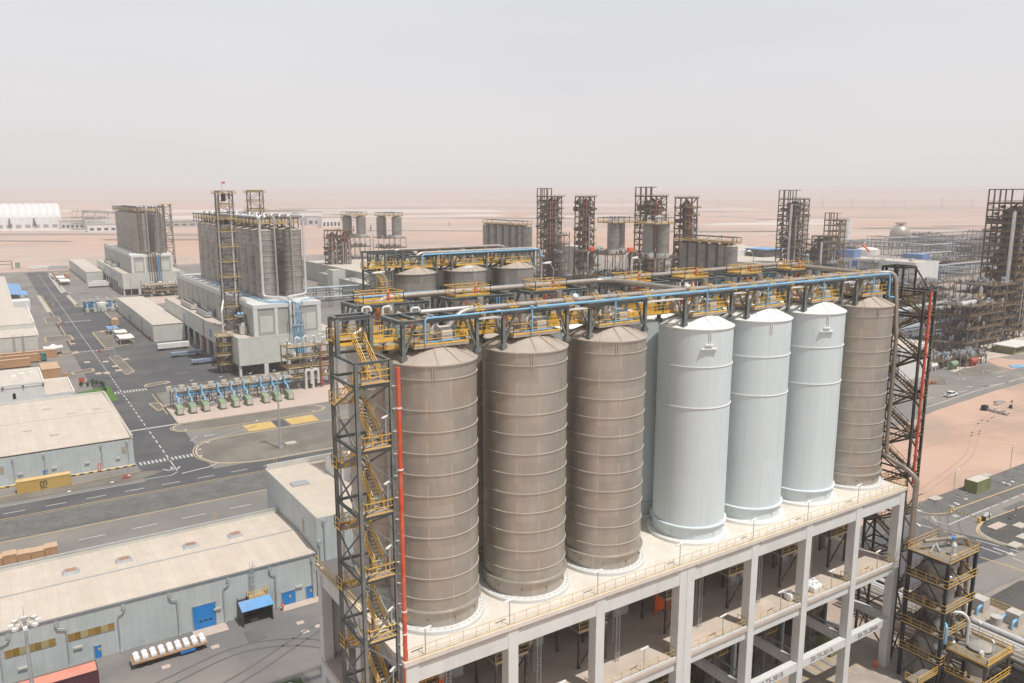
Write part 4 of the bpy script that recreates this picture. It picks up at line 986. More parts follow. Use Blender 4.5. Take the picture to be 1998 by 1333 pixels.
pipe_thing('thin_blue_pipe', 'thin light blue pipe beside the outer frame edge at the stair end', [(33.0, 64.65, 56.3), (33.0, 64.65, TOP + 0.3), (46, 64.65, TOP + 0.34)], 0.09, BLUEP, bend=0.4)
pipe_thing('thin_blue_pipe', 'second thin light blue pipe beside the first on the stair end frames', [(33.8, 65.0, TOP + 0.27), (46, 65.0, TOP + 0.27)], 0.07, BLUEP)
pipe_thing('conveying_pipe', 'thick dull steel pipe over the back row frames, turning forward midway', [(33.8, 79.2, 57.2), (35.2, 79.2, ZP - 0.1), (38, 79.2, ZP), (66.0, 79.8, ZP), (67.2, 78.4, ZP + 0.05), (68.0, 67.0, ZP)], 0.31, PIPE, flange=6.0, bend=1.8)
pipe_thing('conveying_pipe', 'thick dull steel pipe over the back row of white silos, turning forward at its end', [(69.5, 80.2, ZP - 0.2), (72, 80.4, ZP), (102.8, 82.0, ZP + 0.1), (104.8, 81.6, ZP + 0.1), (104.2, 67.6, ZP)], 0.31, PIPE, flange=6.0, bend=1.6)
pipe_thing('blue_air_pipe', 'light blue pipe along the back row of roof frames', [(33.5, 81.4, TOP + 0.4), (66, 81.6, TOP + 0.4), (108, 82.4, TOP + 0.5), (109.5, 82.6, TOP + 0.5)], 0.17, BLUEP, flange=9.0)
# white vent pipes near the stair end
for k, (x, y) in enumerate(((30.6, 73.5), (33.2, 74.4), (36.0, 73.6), (37.5, 72.6))):
    o = MB().pipe([(x, y, 54.4), (x, y, 58.9 - 0.25 * k), (x + 0.7, y - 0.3, 58.95 - 0.25 * k), (x + 0.8, y - 0.3, 58.5 - 0.25 * k)], 0.13, 8).build('vent_pipe', WHITE, loc=(x, y, 54.4)); tag(o, 'white bent vent pipe by the roof frames at the stair end, %s from the stairs' % ORD[k], 'pipe', 'white vent pipes near the stairs')
# ---------------------------------------------------------------- stair towers
def stair_flight(m, rl, p, q, w, n=12):
    """treads from p (low) to q (high), centre line; w measured along x"""
    p = Vector(p); q = Vector(q)
    for i in range(n):
        a = p.lerp(q, (i + 0.5) / n); d = (q - p); L = math.hypot(d.x, d.y) / n
        m.obox((a.x, a.y, a.z + 0.02), (w, L * 0.8, 0.045))
    for sx in (-w / 2, w / 2):
        o = Vector((sx, 0, 0)); rl.bar(p + o, q + o, 0.05, 0.24)
        u = Vector((sx, 0, 1.0)); rl.bar(p + u, q + u, 0.06); rl.bar(p + Vector((sx, 0, 0.5)), q + Vector((sx, 0, 0.5)), 0.05)
        for k in range(5):
            a = p.lerp(q, k / 4); rl.bar(a + o, a + u, 0.05)
def stair_tower(name, label, x0, x1, y0, y1, zs, ztop, steelm, up=None, panels=None, z0=0.1, bw=1.0, ry=None, tr=None):
    ry = ry or YEL; tr = tr or GRATE
    t = thing(name, label, 'stair tower', ((x0 + x1) / 2, (y0 + y1) / 2, z0))
    for x, y, zt in ((x0, y0, ztop), (x1, y0, ztop), (x0, y1, up or ztop), (x1, y1, up or ztop)):
        m = MB(); m.hbar((x, y, z0), (x, y, zt), 0.30, 0.04); m.build('post', steelm, t)
    br = MB()
    levels = [ztop] + [z - 0.25 for z in zs]
    for z in levels:
        bm = MB()
        for a, b in (((x0, y0), (x1, y0)), ((x0, y1), (x1, y1)), ((x0, y0), (x0, y1)), ((x1, y0), (x1, y1))):
            bm.hbar((*a, z), (*b, z), 0.2, 0.025)
        bm.build('ring_beam', steelm, t)
    for k, (za, zb) in enumerate(zip(levels, levels[1:] + [z0])):
        zm = (za + zb) / 2
        # left (x0) face: K brace, front face: alternating diagonals
        ym = (y0 + y1) / 2
        if za - zb < 2.5: continue
        br.bar((x0, y0, za), (x0, y1, zm), 0.14 * bw); br.bar((x0, y1, zm), (x0, y0, zb), 0.14 * bw)
        br.bar((x0, y1, zm), (x0, ym, zm + (za - zm) * 0.5), 0.1)
        br.bar((x0, y0, za), (x1, y0, zm), 0.13 * bw); br.bar((x1, y0, zm), (x0, y0, zb), 0.13 * bw)
        br.bar((x1, y0, za), (x1, y1, zm), 0.14 * bw); br.bar((x1, y1, zm), (x1, y0, zb), 0.14 * bw)
        br.bar((x0, y1, za), (x1, y1, zm), 0.12 * bw); br.bar((x1, y1, zm), (x0, y1, zb), 0.12 * bw)
    br.build('bracing', steelm, t)
    xa, xb = x0 + 0.95, x1 - 0.95; w = 0.95
    yf, yb = y0 + 1.0, y1 - 0.7
    for k, z in enumerate(zs):
        m = MB(); m.box(x0 + 0.3, y0 - 0.25, z - 0.05, x1 - 0.2, y0 + 1.0, z + 0.02); m.build('landing', tr, t)
        r = MB(); r.rail([(x0 + 0.35, y0 + 0.9, z), (x0 + 0.35, y0 - 0.22, z), (x1 - 0.2, y0 - 0.22, z), (x1 - 0.2, y0 + 0.9, z)], step=1.0, toe=0.1, r=0.035); r.build('landing_railing', ry, t)
        znext = zs[k - 1] if k else None
        # upward from this landing to the mid landing behind, then to the next front landing
        top = (zs[k - 1] if k else ztop)
        zm = (z + top) / 2
        if k == 0: zm = ztop - 2.6 if not up else ztop - 2.55 + 0.0
        s = MB(); r = MB()
        zmid = z + 2.95
        stair_flight(s, r, (xb, yf, z), (xb, yb, zmid), w)
        s.build('stair_treads', tr, t); r.build('stair_handrail', ry, t)
        m = MB(); m.box(x0 - 0.2, yb, zmid - 0.05, x1 - 0.25, y1 + 0.5, zmid + 0.02); m.build('rear_landing', tr, t)
        r = MB(); r.rail([(x1 - 0.25, y1 + 0.48, zmid), (x0 - 0.18, y1 + 0.48, zmid), (x0 - 0.18, yb, zmid)], step=1.0, toe=0.2); r.build('landing_railing', ry, t)
        if k > 0 or up:
            s = MB(); r = MB()
            stair_flight(s, r, (xa, yf, z + 5.9 if k else z + 5.9), (xa, yb, zmid), w) if k else None
            if k: s.build('stair_treads', tr, t); r.build('stair_handrail', ry, t)
    return t
zsL = [53.2, 48.6, 42.7, 36.9, 31.0, 25.1, 19.2]
zsL = [54.4 - 0.0, 48.7, 42.8, 36.9, 31.0, 25.1, 19.2, 13.3]
st = stair_tower('grey_stair_tower', 'grey steel stair tower with yellow stairs at the near end of the silo block', 24.5, 27.6, 60.7, 66.2, zsL, 56.15, STEEL, up=59.4)
m = MB()
for a, b in (((24.5, 64.6, 59.4), (27.6, 64.6, 59.4)), ((24.5, 66.2, 59.4), (27.6, 66.2, 59.4)), ((24.5, 64.6, 59.4), (24.5, 66.2, 59.4)), ((27.6, 64.6, 59.4), (27.6, 66.2, 59.4)), ((24.5, 64.6, 56.1), (24.5, 64.6, 59.4)), ((27.6, 64.6, 56.1), (27.6, 64.6, 59.4))):
    m.hbar(a, b, 0.32, 0.04)
m.bar((24.5, 66.2, 56.3), (25.4, 66.2, 59.3), 0.16); m.bar((27.6, 64.6, 56.3), (27.6, 66.0, 59.3), 0.16); m.build('head_frame', STEEL, st)
m = MB(); m.box(24.7, 64.7, 56.9, 29.8, 66.9, 56.98); m.build('top_landing', GRATE, st)
m = MB(); m.rail([(25.9, 64.7, 56.98), (24.7, 64.7, 56.98), (24.7, 66.9, 56.98), (29.8, 66.9, 56.98)], toe=0.3, step=0.9); m.rail([(27.6, 64.7, 56.98), (29.8, 64.7, 56.98)], toe=0.3); m.build('landing_railing', YEL, st)
br = thing('link_walkway', 'yellow railed walkway from the grey stair tower to the first silo roof', 'walkway', (30.5, 69, 56))
MB().box(29.3, 66.0, 55.9, 33.0, 69.4, 55.97).build('floor', GRATE, br); m = MB(); m.rail([(28.4, 67.2, 55.97), (29.4, 66.0, 55.97), (33, 66.0, 55.97)], toe=0.3, mids=2); m.rail([(29.3, 69.4, 55.97), (33, 69.4, 55.97)], toe=0.3); m.build('railing', YEL, br)
for k, z in enumerate(zsL[1:6]):
    tlamp((27.0, 60.6, z), 2.6, 'pale T-shaped lamp on the %s landing down the grey stair tower' % ORD[k], 'lamps on the grey stair tower', 1.1, (0.8, 0.6))
rz = thing('red_fire_riser', 'tall bright red riser pipe beside the grey stair tower', 'pipe', (28.0, 60.1, 0.1))
MB().tube([(28.05, 60.15, 0.1), (28.05, 60.15, 55.6)], 0.2, 10).build('riser', REDP, rz)
m = MB()
for k in range(26): m.bar((27.6, 60.45, 4 + k * 2.0), (28.0, 60.2, 4 + k * 2.0), 0.07)
for z in (52.0, 46.5, 33.2, 31.0, 28.0): m.lathe([(0.26, 0), (0.26, 0.12)], (28.05, 60.15, z), 10)
m.build('bracket', WHITE, rz)
pl = thing('white_downpipe', 'thin white downpipe behind the grey stair tower', 'pipe', (24.9, 66.9, 20)); MB().pipe([(28.4, 68.6, 57.6), (25.6, 67.3, 56.6), (25.2, 67.0, 55.6), (25.2, 67.0, 16)], 0.14, 8).build('pipe_run', WHITE, pl)
zsR = [53.0, 47.1, 41.2, 35.3, 29.4, 23.5, 17.6, 11.7]
sr = stair_tower('dark_stair_tower', 'dark steel stair tower with brown yellow stairs at the far end of the silo block', 109.5, 112.3, 61.0, 67.0, zsR, 56.4, DARK, up=59.8, bw=1.35, ry=YELB, tr=DARK)
rz = thing('red_corner_riser', 'red riser pipe on the outer face of the dark stair tower', 'pipe', (110.2, 60.6, 0.1)); MB().tube([(110.6, 60.7, 28.0), (110.6, 60.7, 56.4)], 0.2, 10).build('riser', REDP, rz)
m = MB()
for k in range(12): m.lathe([(0.31, 0), (0.31, 0.12)], (110.6, 60.7, 30 + k * 2.2), 10)
m.build('clamp', REDF, rz)
tp = thing('roof_access_frame', 'dark steel head frame beyond the dark stair tower at roof level', 'steel frame', (110, 66, 56)); m = MB()
for x in (109.2, 112.4):
    for y in (64.2, 67.4): m.hbar((x, y, 55.5), (x, y, 59.6), 0.22)
for y in (64.2, 67.4): m.hbar((109.2, y, 59.6), (112.4, y, 59.6), 0.26)
for x in (109.2, 112.4): m.hbar((x, 64.2, 59.6), (x, 67.4, 59.6), 0.26)
m.bar((112.4, 64.2, 59.4), (112.4, 62.0, 56.4), 0.18); m.build('frame', DARK, tp)
# left-hand wing deck seen past the stair tower
for k, (z, lab) in enumerate(((30.7, 'upper'), (22, 'lower'))):
    m = MB(); m.bar((27.3, 83, z - 2), (27.3, 68, z - 2), 0.4, 0.8)
# ================================================================== LEFT SIDE: warehouses, yards, containers
def gable(m, x0, x1, prof, th=0.16):
    """roof skin from a profile of (y, z) points, extruded along x"""
    n = len(prof); vs = []
    for x in (x0, x1):
        for y, z in prof: vs.append((x, y, z))
        for y, z in prof: vs.append((x, y, z - th))
    fs = []
    for i in range(n - 1):
        fs.append((i, 2 * n + i, 2 * n + i + 1, i + 1)); fs.append((n + i, n + i + 1, 3 * n + i + 1, 3 * n + i))
    fs.append((0, n, 3 * n, 2 * n)); fs.append((n - 1, 3 * n - 1 - 0, 4 * n - 1, 2 * n - 1))
    fs[-1] = (n - 1, 3 * n - 1, 4 * n - 1, 2 * n - 1)
    for s in (0, 2 * n):
        for i in range(n - 1): fs.append((s + i, s + i + 1, s + n + i + 1, s + n + i) if s == 0 else (s + n + i, s + n + i + 1, s + i + 1, s + i))
    m.add(vs, fs)
def downpipe(t, x, y, ztop, shift=0.0, mat=GALV):
    m = MB(); m.box(x - 0.25, y - 0.35, ztop - 1.0, x + 0.25, y - 0.01, ztop - 0.35)
    m.pipe([(x + 0.0, y - 0.3, ztop - 1.0), (x, y - 0.3, ztop - 1.3), (x + shift, y - 0.3, ztop - 1.7), (x + shift, y - 0.22, 0.5), (x + shift, y - 0.6, 0.15)], 0.10, 6); return m.build('downpipe', mat, t)
def hydrant_wall(m, x, y): m.obox((x, y, 0.9), (0.3, 0.3, 0.5))
# ---- near warehouse
Yw = 127.7
w = thing('near_warehouse', 'long grey clad warehouse with a cream roof and blue doors facing the loading yard', 'warehouse', (10, 138, 0.05))
m = MB(); m.box(-75, Yw, 0.05, 42.9, 149.0, 8.18)
m.build('wall', WALLB, w)
m = MB(); gable(m, -75.3, 42.9, [(Yw - 0.15, 8.36), (137.7, 8.95), (148.7, 8.5)]); m.build('roof', ROOFC, w)
m = MB(); m.box(-75.3, 148.72, 8.1, 42.9, 149.05, 9.25); m.build('parapet', WALLG, w)
m = MB(); m.bar((-75.3, 148.88, 9.32), (42.9, 148.88, 9.32), 0.5, 0.12); m.bar((-75, Yw - 0.2, 8.28), (42.9, Yw - 0.2, 8.28), 0.12, 0.22); m.bar((-75, 137.7, 8.99), (42.9, 137.7, 8.99), 0.3, 0.06); m.build('flashing', GALV, w)
for px, sh in ((8, -1.2), (105, 1.2), (240, -0.9), (332, 1.0), (448, -0.9), (530, 0.8), (612, 0.0)):
    downpipe(w, onY(px, 1180, Yw).x, Yw, 8.0, sh)
def wdoor(px0, px1, h, panels=2, name='door', yy=Yw, t=None, mat=None, wins=False):
    x0, x1 = onY(px0, 1200, yy).x, onY(px1, 1200, yy).x
    m = MB(); dx = (x1 - x0) / panels
    for k in range(panels): m.box(x0 + dx * k + 0.02, yy - 0.07, 0.1, x0 + dx * (k + 1) - 0.02, yy - 0.012, h)
    d = m.build(name, mat or BLUED, t)
    f = MB(); f.box(x0 - 0.12, yy - 0.1, 0.1, x0 - 0.01, yy - 0.014, h + 0.1); f.box(x1 + 0.01, yy - 0.1, 0.1, x1 + 0.12, yy - 0.014, h + 0.1); f.box(x0 - 0.12, yy - 0.1, h + 0.01, x1 + 0.12, yy - 0.014, h + 0.13); f.build('door_frame', GALV, d)
    if wins:
        f = MB()
        for k in range(3): f.box(x0 + (x1 - x0) * (0.26 + k * 0.21), yy - 0.085, 1.25, x0 + (x1 - x0) * (0.40 + k * 0.21), yy - 0.05, 1.55)
        f.build('door_window', GLASS, d)
    else:
        f = MB(); f.box((x0 + x1) / 2 + 0.1, yy - 0.09, 1.3, (x0 + x1) / 2 + 0.4, yy - 0.072, 1.7); f.build('door_sign', YEL, d)
    return d
wdoor(376, 421, 4.15, 1, 'sectional_door', Yw, w, BLUED, True)
wdoor(552, 578, 2.45, 2, 'double_door', Yw, w)
wdoor(600, 612, 2.35, 1, 'door', Yw, w)
wdoor(177, 190, 2.1, 1, 'door', Yw, w)
for a, b in ((8, 106), (133, 224)):
    x0, x1 = onY(a, 1265, Yw).x, onY(b, 1230, Yw).x
    wf = MB(); wf.box(x0 - 0.08, Yw - 0.06, 3.95, x1 + 0.08, Yw - 0.012, 5.25); wfo = wf.build('window', GALV, w)
    for k in range(7):
        g = MB(); g.box(x0 + (x1 - x0) * k / 7 + 0.03, Yw - 0.09, 4.02, x0 + (x1 - x0) * (k + 1) / 7 - 0.03, Yw - 0.064, 5.18); g.build('pane', paint('amber_pane_%d' % (k % 3), ((0.30, 0.195, 0.05), (0.24, 0.15, 0.03), (0.36, 0.31, 0.16))[k % 3], 0.35, 0, 0.15, 1.0), wfo)
for k, px in enumerate((138, 242, 372, 459)):
    p = at(px, (1117, 1094, 1066, 1045)[k], 8.9); t = thing('roof_vent', 'grey roof vent with orange slats on the near warehouse, %s from the tall clad block' % ('fourth', 'third', 'second', 'first')[k], 'roof vent', (p.x, p.y, 8.85), 'roof vents of the near warehouse')
    m = MB(); m.add([(p.x - 1.35, p.y - 0.95, 8.8), (p.x + 1.35, p.y - 0.95, 8.8), (p.x + 1.35, p.y + 0.95, 8.75), (p.x - 1.35, p.y + 0.95, 8.75), (p.x - 0.9, p.y - 0.7, 9.35), (p.x + 0.9, p.y - 0.7, 9.35), (p.x + 0.9, p.y + 0.7, 9.35), (p.x - 0.9, p.y + 0.7, 9.35)], [(4, 5, 6, 7), (0, 1, 5, 4), (1, 2, 6, 5), (2, 3, 7, 6), (3, 0, 4, 7)]); m.build('hood', GALV, t)
    m = MB()
    for q in range(4): m.box(p.x - 0.75, p.y - 0.6 + q * 0.32, 9.36, p.x + 0.75, p.y - 0.36 + q * 0.32, 9.42)
    m.build('slats', paint('terracotta', (0.38, 0.21, 0.14), 0.7, dust=0.3), t)
for k, px in enumerate((40, 153, 430, 590)):
    x = onY(px, 1270, Yw).x; m = MB(); z = (1.7, 2.6, 2.7, 2.7)[k]; m.box(x - 0.6, Yw - 0.3, z, x + 0.6, Yw - 0.02, z + 0.28); m.build('wall_louvre', BOXG, w)
p = at(492, 1225); x = onY(492, 1200, Yw).x
cn = thing('door_canopy', 'dark porch with a light blue roof sheet against the near warehouse wall', 'canopy', (x, 126, 0.08)); m = MB()
x0, x1 = x - 2.3, x + 2.5
for a in (x0, x1):
    for b in (124.2, 127.4): m.bar((a, b, 0.1), (a, b, 2.9 + (b - 124.2) * 0.25), 0.14)
m.build('post', DARK, cn); m = MB(); m.add([(x0 - 0.2, 123.9, 2.95), (x1 + 0.2, 123.9, 2.95), (x1 + 0.2, 126.3, 3.65), (x0 - 0.2, 126.3, 3.65), (x0 - 0.2, 123.9, 2.87), (x1 + 0.2, 123.9, 2.87), (x1 + 0.2, 126.3, 3.57), (x0 - 0.2, 126.3, 3.57)], [(0, 1, 2, 3), (7, 6, 5, 4), (0, 4, 5, 1), (1, 5, 6, 2), (2, 6, 7, 3), (3, 7, 4, 0)]); m.build('roof', BLUER, cn)
m = MB(); m.box(x0, 124.3, 0.1, x0 + 0.08, 127.4, 2.7); m.box(x1 - 0.08, 124.3, 0.1, x1, 127.4, 2.7); m.box(x0 + 0.1, 127.4, 0.1, x1 - 0.1, 127.5, 3.4); m.build('side_panel', DARK, cn)
ld = thing('roof_ladder', 'grey caged ladder with a yellow railed landing on the near warehouse wall', 'ladder', (onY(491, 1130, Yw).x, 127.3, 3.6)); x = onY(491, 1130, Yw).x
MB().ladder((x, 127.35), 3.7, 8.6, (0, -1)).build('cage', GALV, ld); m = MB(); m.box(x - 1.0, 126.3, 3.62, x + 2.0, 127.6, 3.7); m.build('landing', GRATE, ld)
m = MB(); m.rail([(x - 1.0, 127.5, 3.7), (x - 1.0, 126.3, 3.7), (x + 2.0, 126.3, 3.7), (x + 2.0, 127.5, 3.7)], step=0.8, mids=2, toe=0.2); m.build('railing', YEL, ld)
for k, (px, py, Y) in enumerate(((420, 1010, 148.9), (538, 905, 156.3))):
    p = onY(px, py, Y); m = MB(); m.ladder((p.x, Y + 0.3), 5, p.z, (0, 1), False); tag(m.build('ladder_head', YELF, loc=(p.x, Y, 5)), ('faded yellow ladder head over the back parapet of the near warehouse', 'faded yellow ladder head over the back parapet of the tall clad block')[k], 'ladder')
o = MB().lathe([(0.14, 0), (0.14, 0.7), (0.3, 0.75), (0.3, 0.95), (0.12, 1.1), (0.12, 1.5)], (onY(547, 1190, Yw).x, 126.2, 0.1), 8).build('fire_hydrant', REDP, loc=(onY(547, 1190, Yw).x, 126.2, 0.1)); tag(o, 'red hydrant between the porch and the blue double door', 'hydrant')
# ---- tall block
w = thing('tall_clad_block', 'tall plain grey clad block with a cream roof joined to the near warehouse', 'building', (52, 141, 0.05))
MB().box(43.0, 127.0, 0.05, 66, 156.4, 14.75).build('wall', WALLB, w)
m = MB(); gable(m, 43.25, 65.8, [(127.1, 14.78), (141.5, 15.05), (156.2, 14.78)], 0.1); m.build('roof', ROOFC, w)
m = MB(); m.box(42.95, 126.95, 14.6, 43.22, 156.5, 15.1); m.box(43.25, 156.22, 14.6, 66, 156.5, 15.9); m.build('parapet', WALLG, w)
downpipe(w, onY(631, 1020, 127.0).x, 127.0, 14.6); downpipe(w, 43.35, 127.0, 11, 0.05)
m = MB(); m.box(43.0 - 0.03, 133.5, 9.6, 43.0 - 0.01, 134.6, 12.2); m.build('louvre', GRATE, w)
m = MB(); m.box(53.0, 141.5, 14.9, 60, 149, 18.2); m.build('roof_house', WALLW, w)
p = at(585, 945, 15); o = MB().box(p.x - 1.6, p.y - 1.1, 14.95, p.x + 1.6, p.y + 1.1, 15.35).build('roof_hatch', GALV, loc=(p.x, p.y, 15)); tag(o, 'flat pale roof hatch on the tall clad block', 'roof hatch')
w = thing('low_annex', 'low white flat roofed annex tucked behind the near warehouse', 'annex', (40.5, 153, 0.1)); MB().box(38.4, 150.0, 0.1, 42.9, 156.0, 5.2).build('wall', WALLW, w); MB().box(38.7, 150.3, 5.2, 42.6, 155.7, 5.24).build('roof', ROOFP, w); m = MB(); m.box(38.3, 149.95, 5.205, 38.65, 156.05, 5.6); m.box(38.66, 149.95, 5.205, 42.9, 150.25, 5.6); m.build('parapet', WALLW, w)
# ---- second warehouse
Y3 = 222.2
w = thing('cream_roof_warehouse', 'wide grey warehouse with a pinkish cream roof behind the mustard container', 'warehouse', (0, 250, 0.05))
MB().box(-75, Y3, 0.05, 27.2, 279.5, 6.95).build('wall', WALLB, w)
m = MB(); gable(m, -75, 26.75, [(Y3 - 0.15, 7.4), (250.5, 8.0), (279.0, 7.15)]); m.build('roof', ROOFC, w)
m = MB(); m.box(26.78, Y3 - 0.1, 6.9, 27.25, 279.4, 7.75); m.box(-75, 279.05, 6.9, 26.75, 279.5, 7.75); m.build('parapet', WALLG, w)
m = MB(); m.box(26.72, Y3 - 0.14, 7.755, 27.32, 279.5, 7.85); m.bar((-75, 250.5, 8.04), (26.7, 250.5, 8.04), 0.35, 0.07); m.build('flashing', KERB, w)
for px in (24, 86, 199, 251): downpipe(w, onY(px, 900, Y3).x, Y3, 6.9, 0.1)
wdoor(116, 124, 2.2, 1, 'door', Y3, w)
for px, py in ((40, 925), (106, 913), (170, 903), (230, 894)):
    p = onY(px, py, Y3); m = MB(); m.box(p.x - 0.55, Y3 - 0.35, p.z - 0.15, p.x + 0.55, Y3 - 0.02, p.z + 0.2); m.build('wall_louvre', BOXG, w)
for px, py in ((2, 918), (242, 878)):
    p = onY(px, py, Y3); m = MB(); m.box(p.x - 0.55, Y3 - 0.08, p.z - 0.9, p.x + 0.55, Y3 - 0.02, p.z + 0.9); m.build('louvre', GRATE, w)
for px, py in ((139, 806), (92, 797), (54, 840), (107, 847), (190, 797)):
    p = at(px, py, 8.0); m = MB(); m.box(p.x - 0.9, p.y - 0.9, 7.0, p.x + 0.9, p.y + 0.9, 8.25); m.build('roof_hatch', ROOFP, w)
rp = thing('fire_pipework', 'small red pipework standing by the cream roofed warehouse wall', 'pipework', (onY(195, 915, 221).x, 221.3, 0.1)); x = onY(195, 915, 221).x
MB().pipe([(x - .4, 221.3, 0.1), (x - 0.4, 221.3, 1.4), (x + 0.2, 221.3, 2.2), (x + 0.2, 221.3, 0.1)], 0.1, 6).build('pipe', REDP, rp)
# mustard container with its lettering
def container(name, label, cx, cy, L, W, H, z, wallm, roofm, rz=0, group=None):
    t = thing(name, label, 'container', (cx, cy, z), group)
    M = Matrix.Rotation(rz, 3, 'Z')
    def P(v): q = M @ Vector(v); return (cx + q.x, cy + q.y, z + q.z)
    def bx(m, x0, y0, z0, x1, y1, z1):
        m.add([P(v) for v in ((x0, y0, z0), (x1, y0, z0), (x1, y1, z0), (x0, y1, z0), (x0, y0, z1), (x1, y0, z1), (x1, y1, z1), (x0, y1, z1))], [(3, 2, 1, 0), (4, 5, 6, 7), (0, 1, 5, 4), (1, 2, 6, 5), (2, 3, 7, 6), (3, 0, 4, 7)])
    m = MB(); x, y = L / 2, W / 2; bx(m, -x + 0.06, -y + 0.06, 0.16, x - 0.06, y - 0.06, H - 0.12); m.build('body', wallm, t)
    m = MB()
    for sx in (-1, 1):
        for sy in (-1, 1): bx(m, sx * x - (0.16 if sx > 0 else 0), sy * y - (0.16 if sy > 0 else 0), 0, sx * x + (0.16 if sx < 0 else 0), sy * y + (0.16 if sy < 0 else 0), H)
    for sy in (-1, 1):
        for zz in (0.0, H - 0.14): bx(m, -x + 0.17, sy * (y - 0.06) - 0.06, zz, x - 0.17, sy * (y - 0.06) + 0.06, zz + 0.14)
    for sx in (-1, 1):
        for zz in (0.0, H - 0.14): bx(m, sx * (x - 0.06) - 0.06, -y + 0.17, zz, sx * (x - 0.06) + 0.06, y - 0.17, zz + 0.14)
    m.build('frame', wallm, t)
    m = MB(); bx(m, -x + 0.13, -y + 0.13, H - 0.119, x - 0.13, y - 0.13, H - 0.03); m.build('roof', roofm, t)
    m = MB(); bx(m, x - 0.05, -y + 0.2, 0.2, x + 0.03, -0.02, H - 0.2); bx(m, x - 0.05, 0.02, 0.2, x + 0.03, y - 0.2, H - 0.2); m.build('door', wallm, t)
    return t
c = container('shipping_container', 'long mustard yellow container with black letters in front of the cream roofed warehouse', 6.15, 214.7, 11.4, 2.5, 2.8, 0.16, MUST, paint('mustard_roof', (0.62, 0.43, 0.20), 0.7, dust=0.3))
q = c.children[0]
text_mesh('m', 2.2, (6.0, 213.36, 2.05), (math.pi / 2, 0, 0), DARK, c, xs=1.0); text_mesh('SC', 1.15, (6.0, 213.36, 0.85), (math.pi / 2, 0, 0), DARK, c, xs=1.1)
container('maroon_container', 'maroon container with a faded salmon roof beside the near warehouse wall', at(187, 1289, 2.9).x - 6.5, at(187, 1289, 2.9).y - 1.45, 13.0, 2.9, 2.9, 0.08, MAROON, MARROOF)
# flatbed with bags
t = thing('flatbed_trailer', 'low flatbed trailer loaded with white bags in the loading yard', 'trailer', (17.3, 121.9, 0.1))
a = at(256, 1306); b = at(409, 1267); x0, x1 = a.x + 0.1, b.x - 0.1; yb = 121.0
m = MB(); m.box(x0, yb, 0.95, x1, yb + 2.5, 1.15); m.build('bed', WOOD, t); m = MB(); m.box(x0 + 0.3, yb + 0.6, 0.6, x1 - 0.3, yb + 0.8, 0.94); m.box(x0 + 0.3, yb + 1.7, 0.6, x1 - 0.3, yb + 1.9, 0.94); m.box(x0 + 6.8, yb + 0.02, 0.45, x0 + 9, yb + 0.4, 0.93); m.build('chassis', BLUED, t)
for xx in (x0 + 1.2, x0 + 2.5, x1 - 2.5, x1 - 1.2):
    for yy in (yb + 0.25, yb + 2.0): m = MB(); m.tube([(xx, yy - 0.02, 0.55), (xx, yy + 0.3, 0.55)], 0.47, 14); m.build('wheel', RUBBER, t)
for i in range(9):
    for j in range(2):
        bulk_bag((x0 + 0.75 + i * (x1 - x0 - 1.4) / 8, yb + 0.65 + j * 1.15, 1.16), 'white bulk bag, %s from the maroon container, %s row on the flatbed trailer' % (ORD[i], ('front', 'back')[j]), 'bags on the flatbed trailer', 0.86)
t = thing('parked_truck', 'truck with a white load parked at the bottom of the loading yard', 'truck', (33, 107, 0.1))
p = at(586, 1319, 2.3); x, y = p.x - 1.4, p.y - 1.15
m = MB(); m.box(x - 6.0, y - 1.2, 1.0, x + 1.5, y + 1.2, 1.25); m.build('bed', DARK, t); m = MB(); m.box(x - 5.9, y - 1.15, 1.26, x + 1.4, y - 1.1, 2.3); m.box(x - 5.9, y + 1.1, 1.26, x + 1.4, y + 1.15, 2.3); m.box(x + 1.35, y - 1.09, 1.26, x + 1.4, y + 1.09, 2.3); m.build('side_board', GREENU, t)
m = MB(); m.box(x - 8.6, y - 1.2, 0.7, x - 6.6, y + 1.2, 2.9); m.build('cab', GREENC, t); m = MB(); m.box(x - 8.3, y - 1.22, 1.9, x - 7.2, y + 1.22, 2.6); m.build('window', GLASS, t)
for xx in (x - 4.5, x - 3.3, x - 7.6):
    for yy in (y - 1.15, y + 0.85): m = MB(); m.tube([(xx, yy, 0.55), (xx, yy + 0.3, 0.55)], 0.5, 12); m.build('wheel', RUBBER, t)
for i in range(3): bulk_bag((x - 4.5 + i * 2.0, y, 1.27), 'white sack %s on the parked truck at the yard edge' % ('by the cab', 'in the middle', 'at the tail')[i], 'load of the parked truck', 1.2)
# pale wooden boxes behind the near warehouse
xx = at(112, 1085).x
for i in range(10):
    s = 2.3; x = xx - 0.9 - i * 2.3; h = 0.8 * (2.4, 2.1, 2.2, 2.6, 2.2, 2.3, 1.9, 2.2, 2.3, 2.1)[i]
    t = thing('wooden_crate', 'tan slatted crate %s from the open end of the row behind the near warehouse' % ORD[i], 'crate', (x, 172.6, 0.1), 'tan crates on the service road')
    m = MB(); m.box(x - 1.1, 171.4, 0.12, x + 1.1, 173.8, h); m.build('box', TANC, t); m = MB(); m.box(x - 1.13, 171.35, h + 0.005, x + 1.13, 173.85, h + 0.09); m.build('lid', TANR, t)
# manholes and patches in the loading yard
for k, (px, py, nm) in enumerate(((497, 1210, 'at the porch'), (586, 1216, 'before the blue double door'), (596, 1233, 'farther out before the blue double door'), (622, 1222, 'at the foot of the silo frame'), (420, 1263, 'behind the flatbed trailer'), (324, 1302, 'in front of the flatbed trailer'))):
    p = at(px, py); o = MB().box(p.x - 0.6, p.y - 0.5, 0.07, p.x + 0.6, p.y + 0.5, 0.11).build('manhole_cover', SLABP, loc=(p.x, p.y, 0.08), smooth=False); tag(o, 'pale manhole cover in the loading yard ' + nm, 'manhole cover', 'manhole covers of the loading yard')
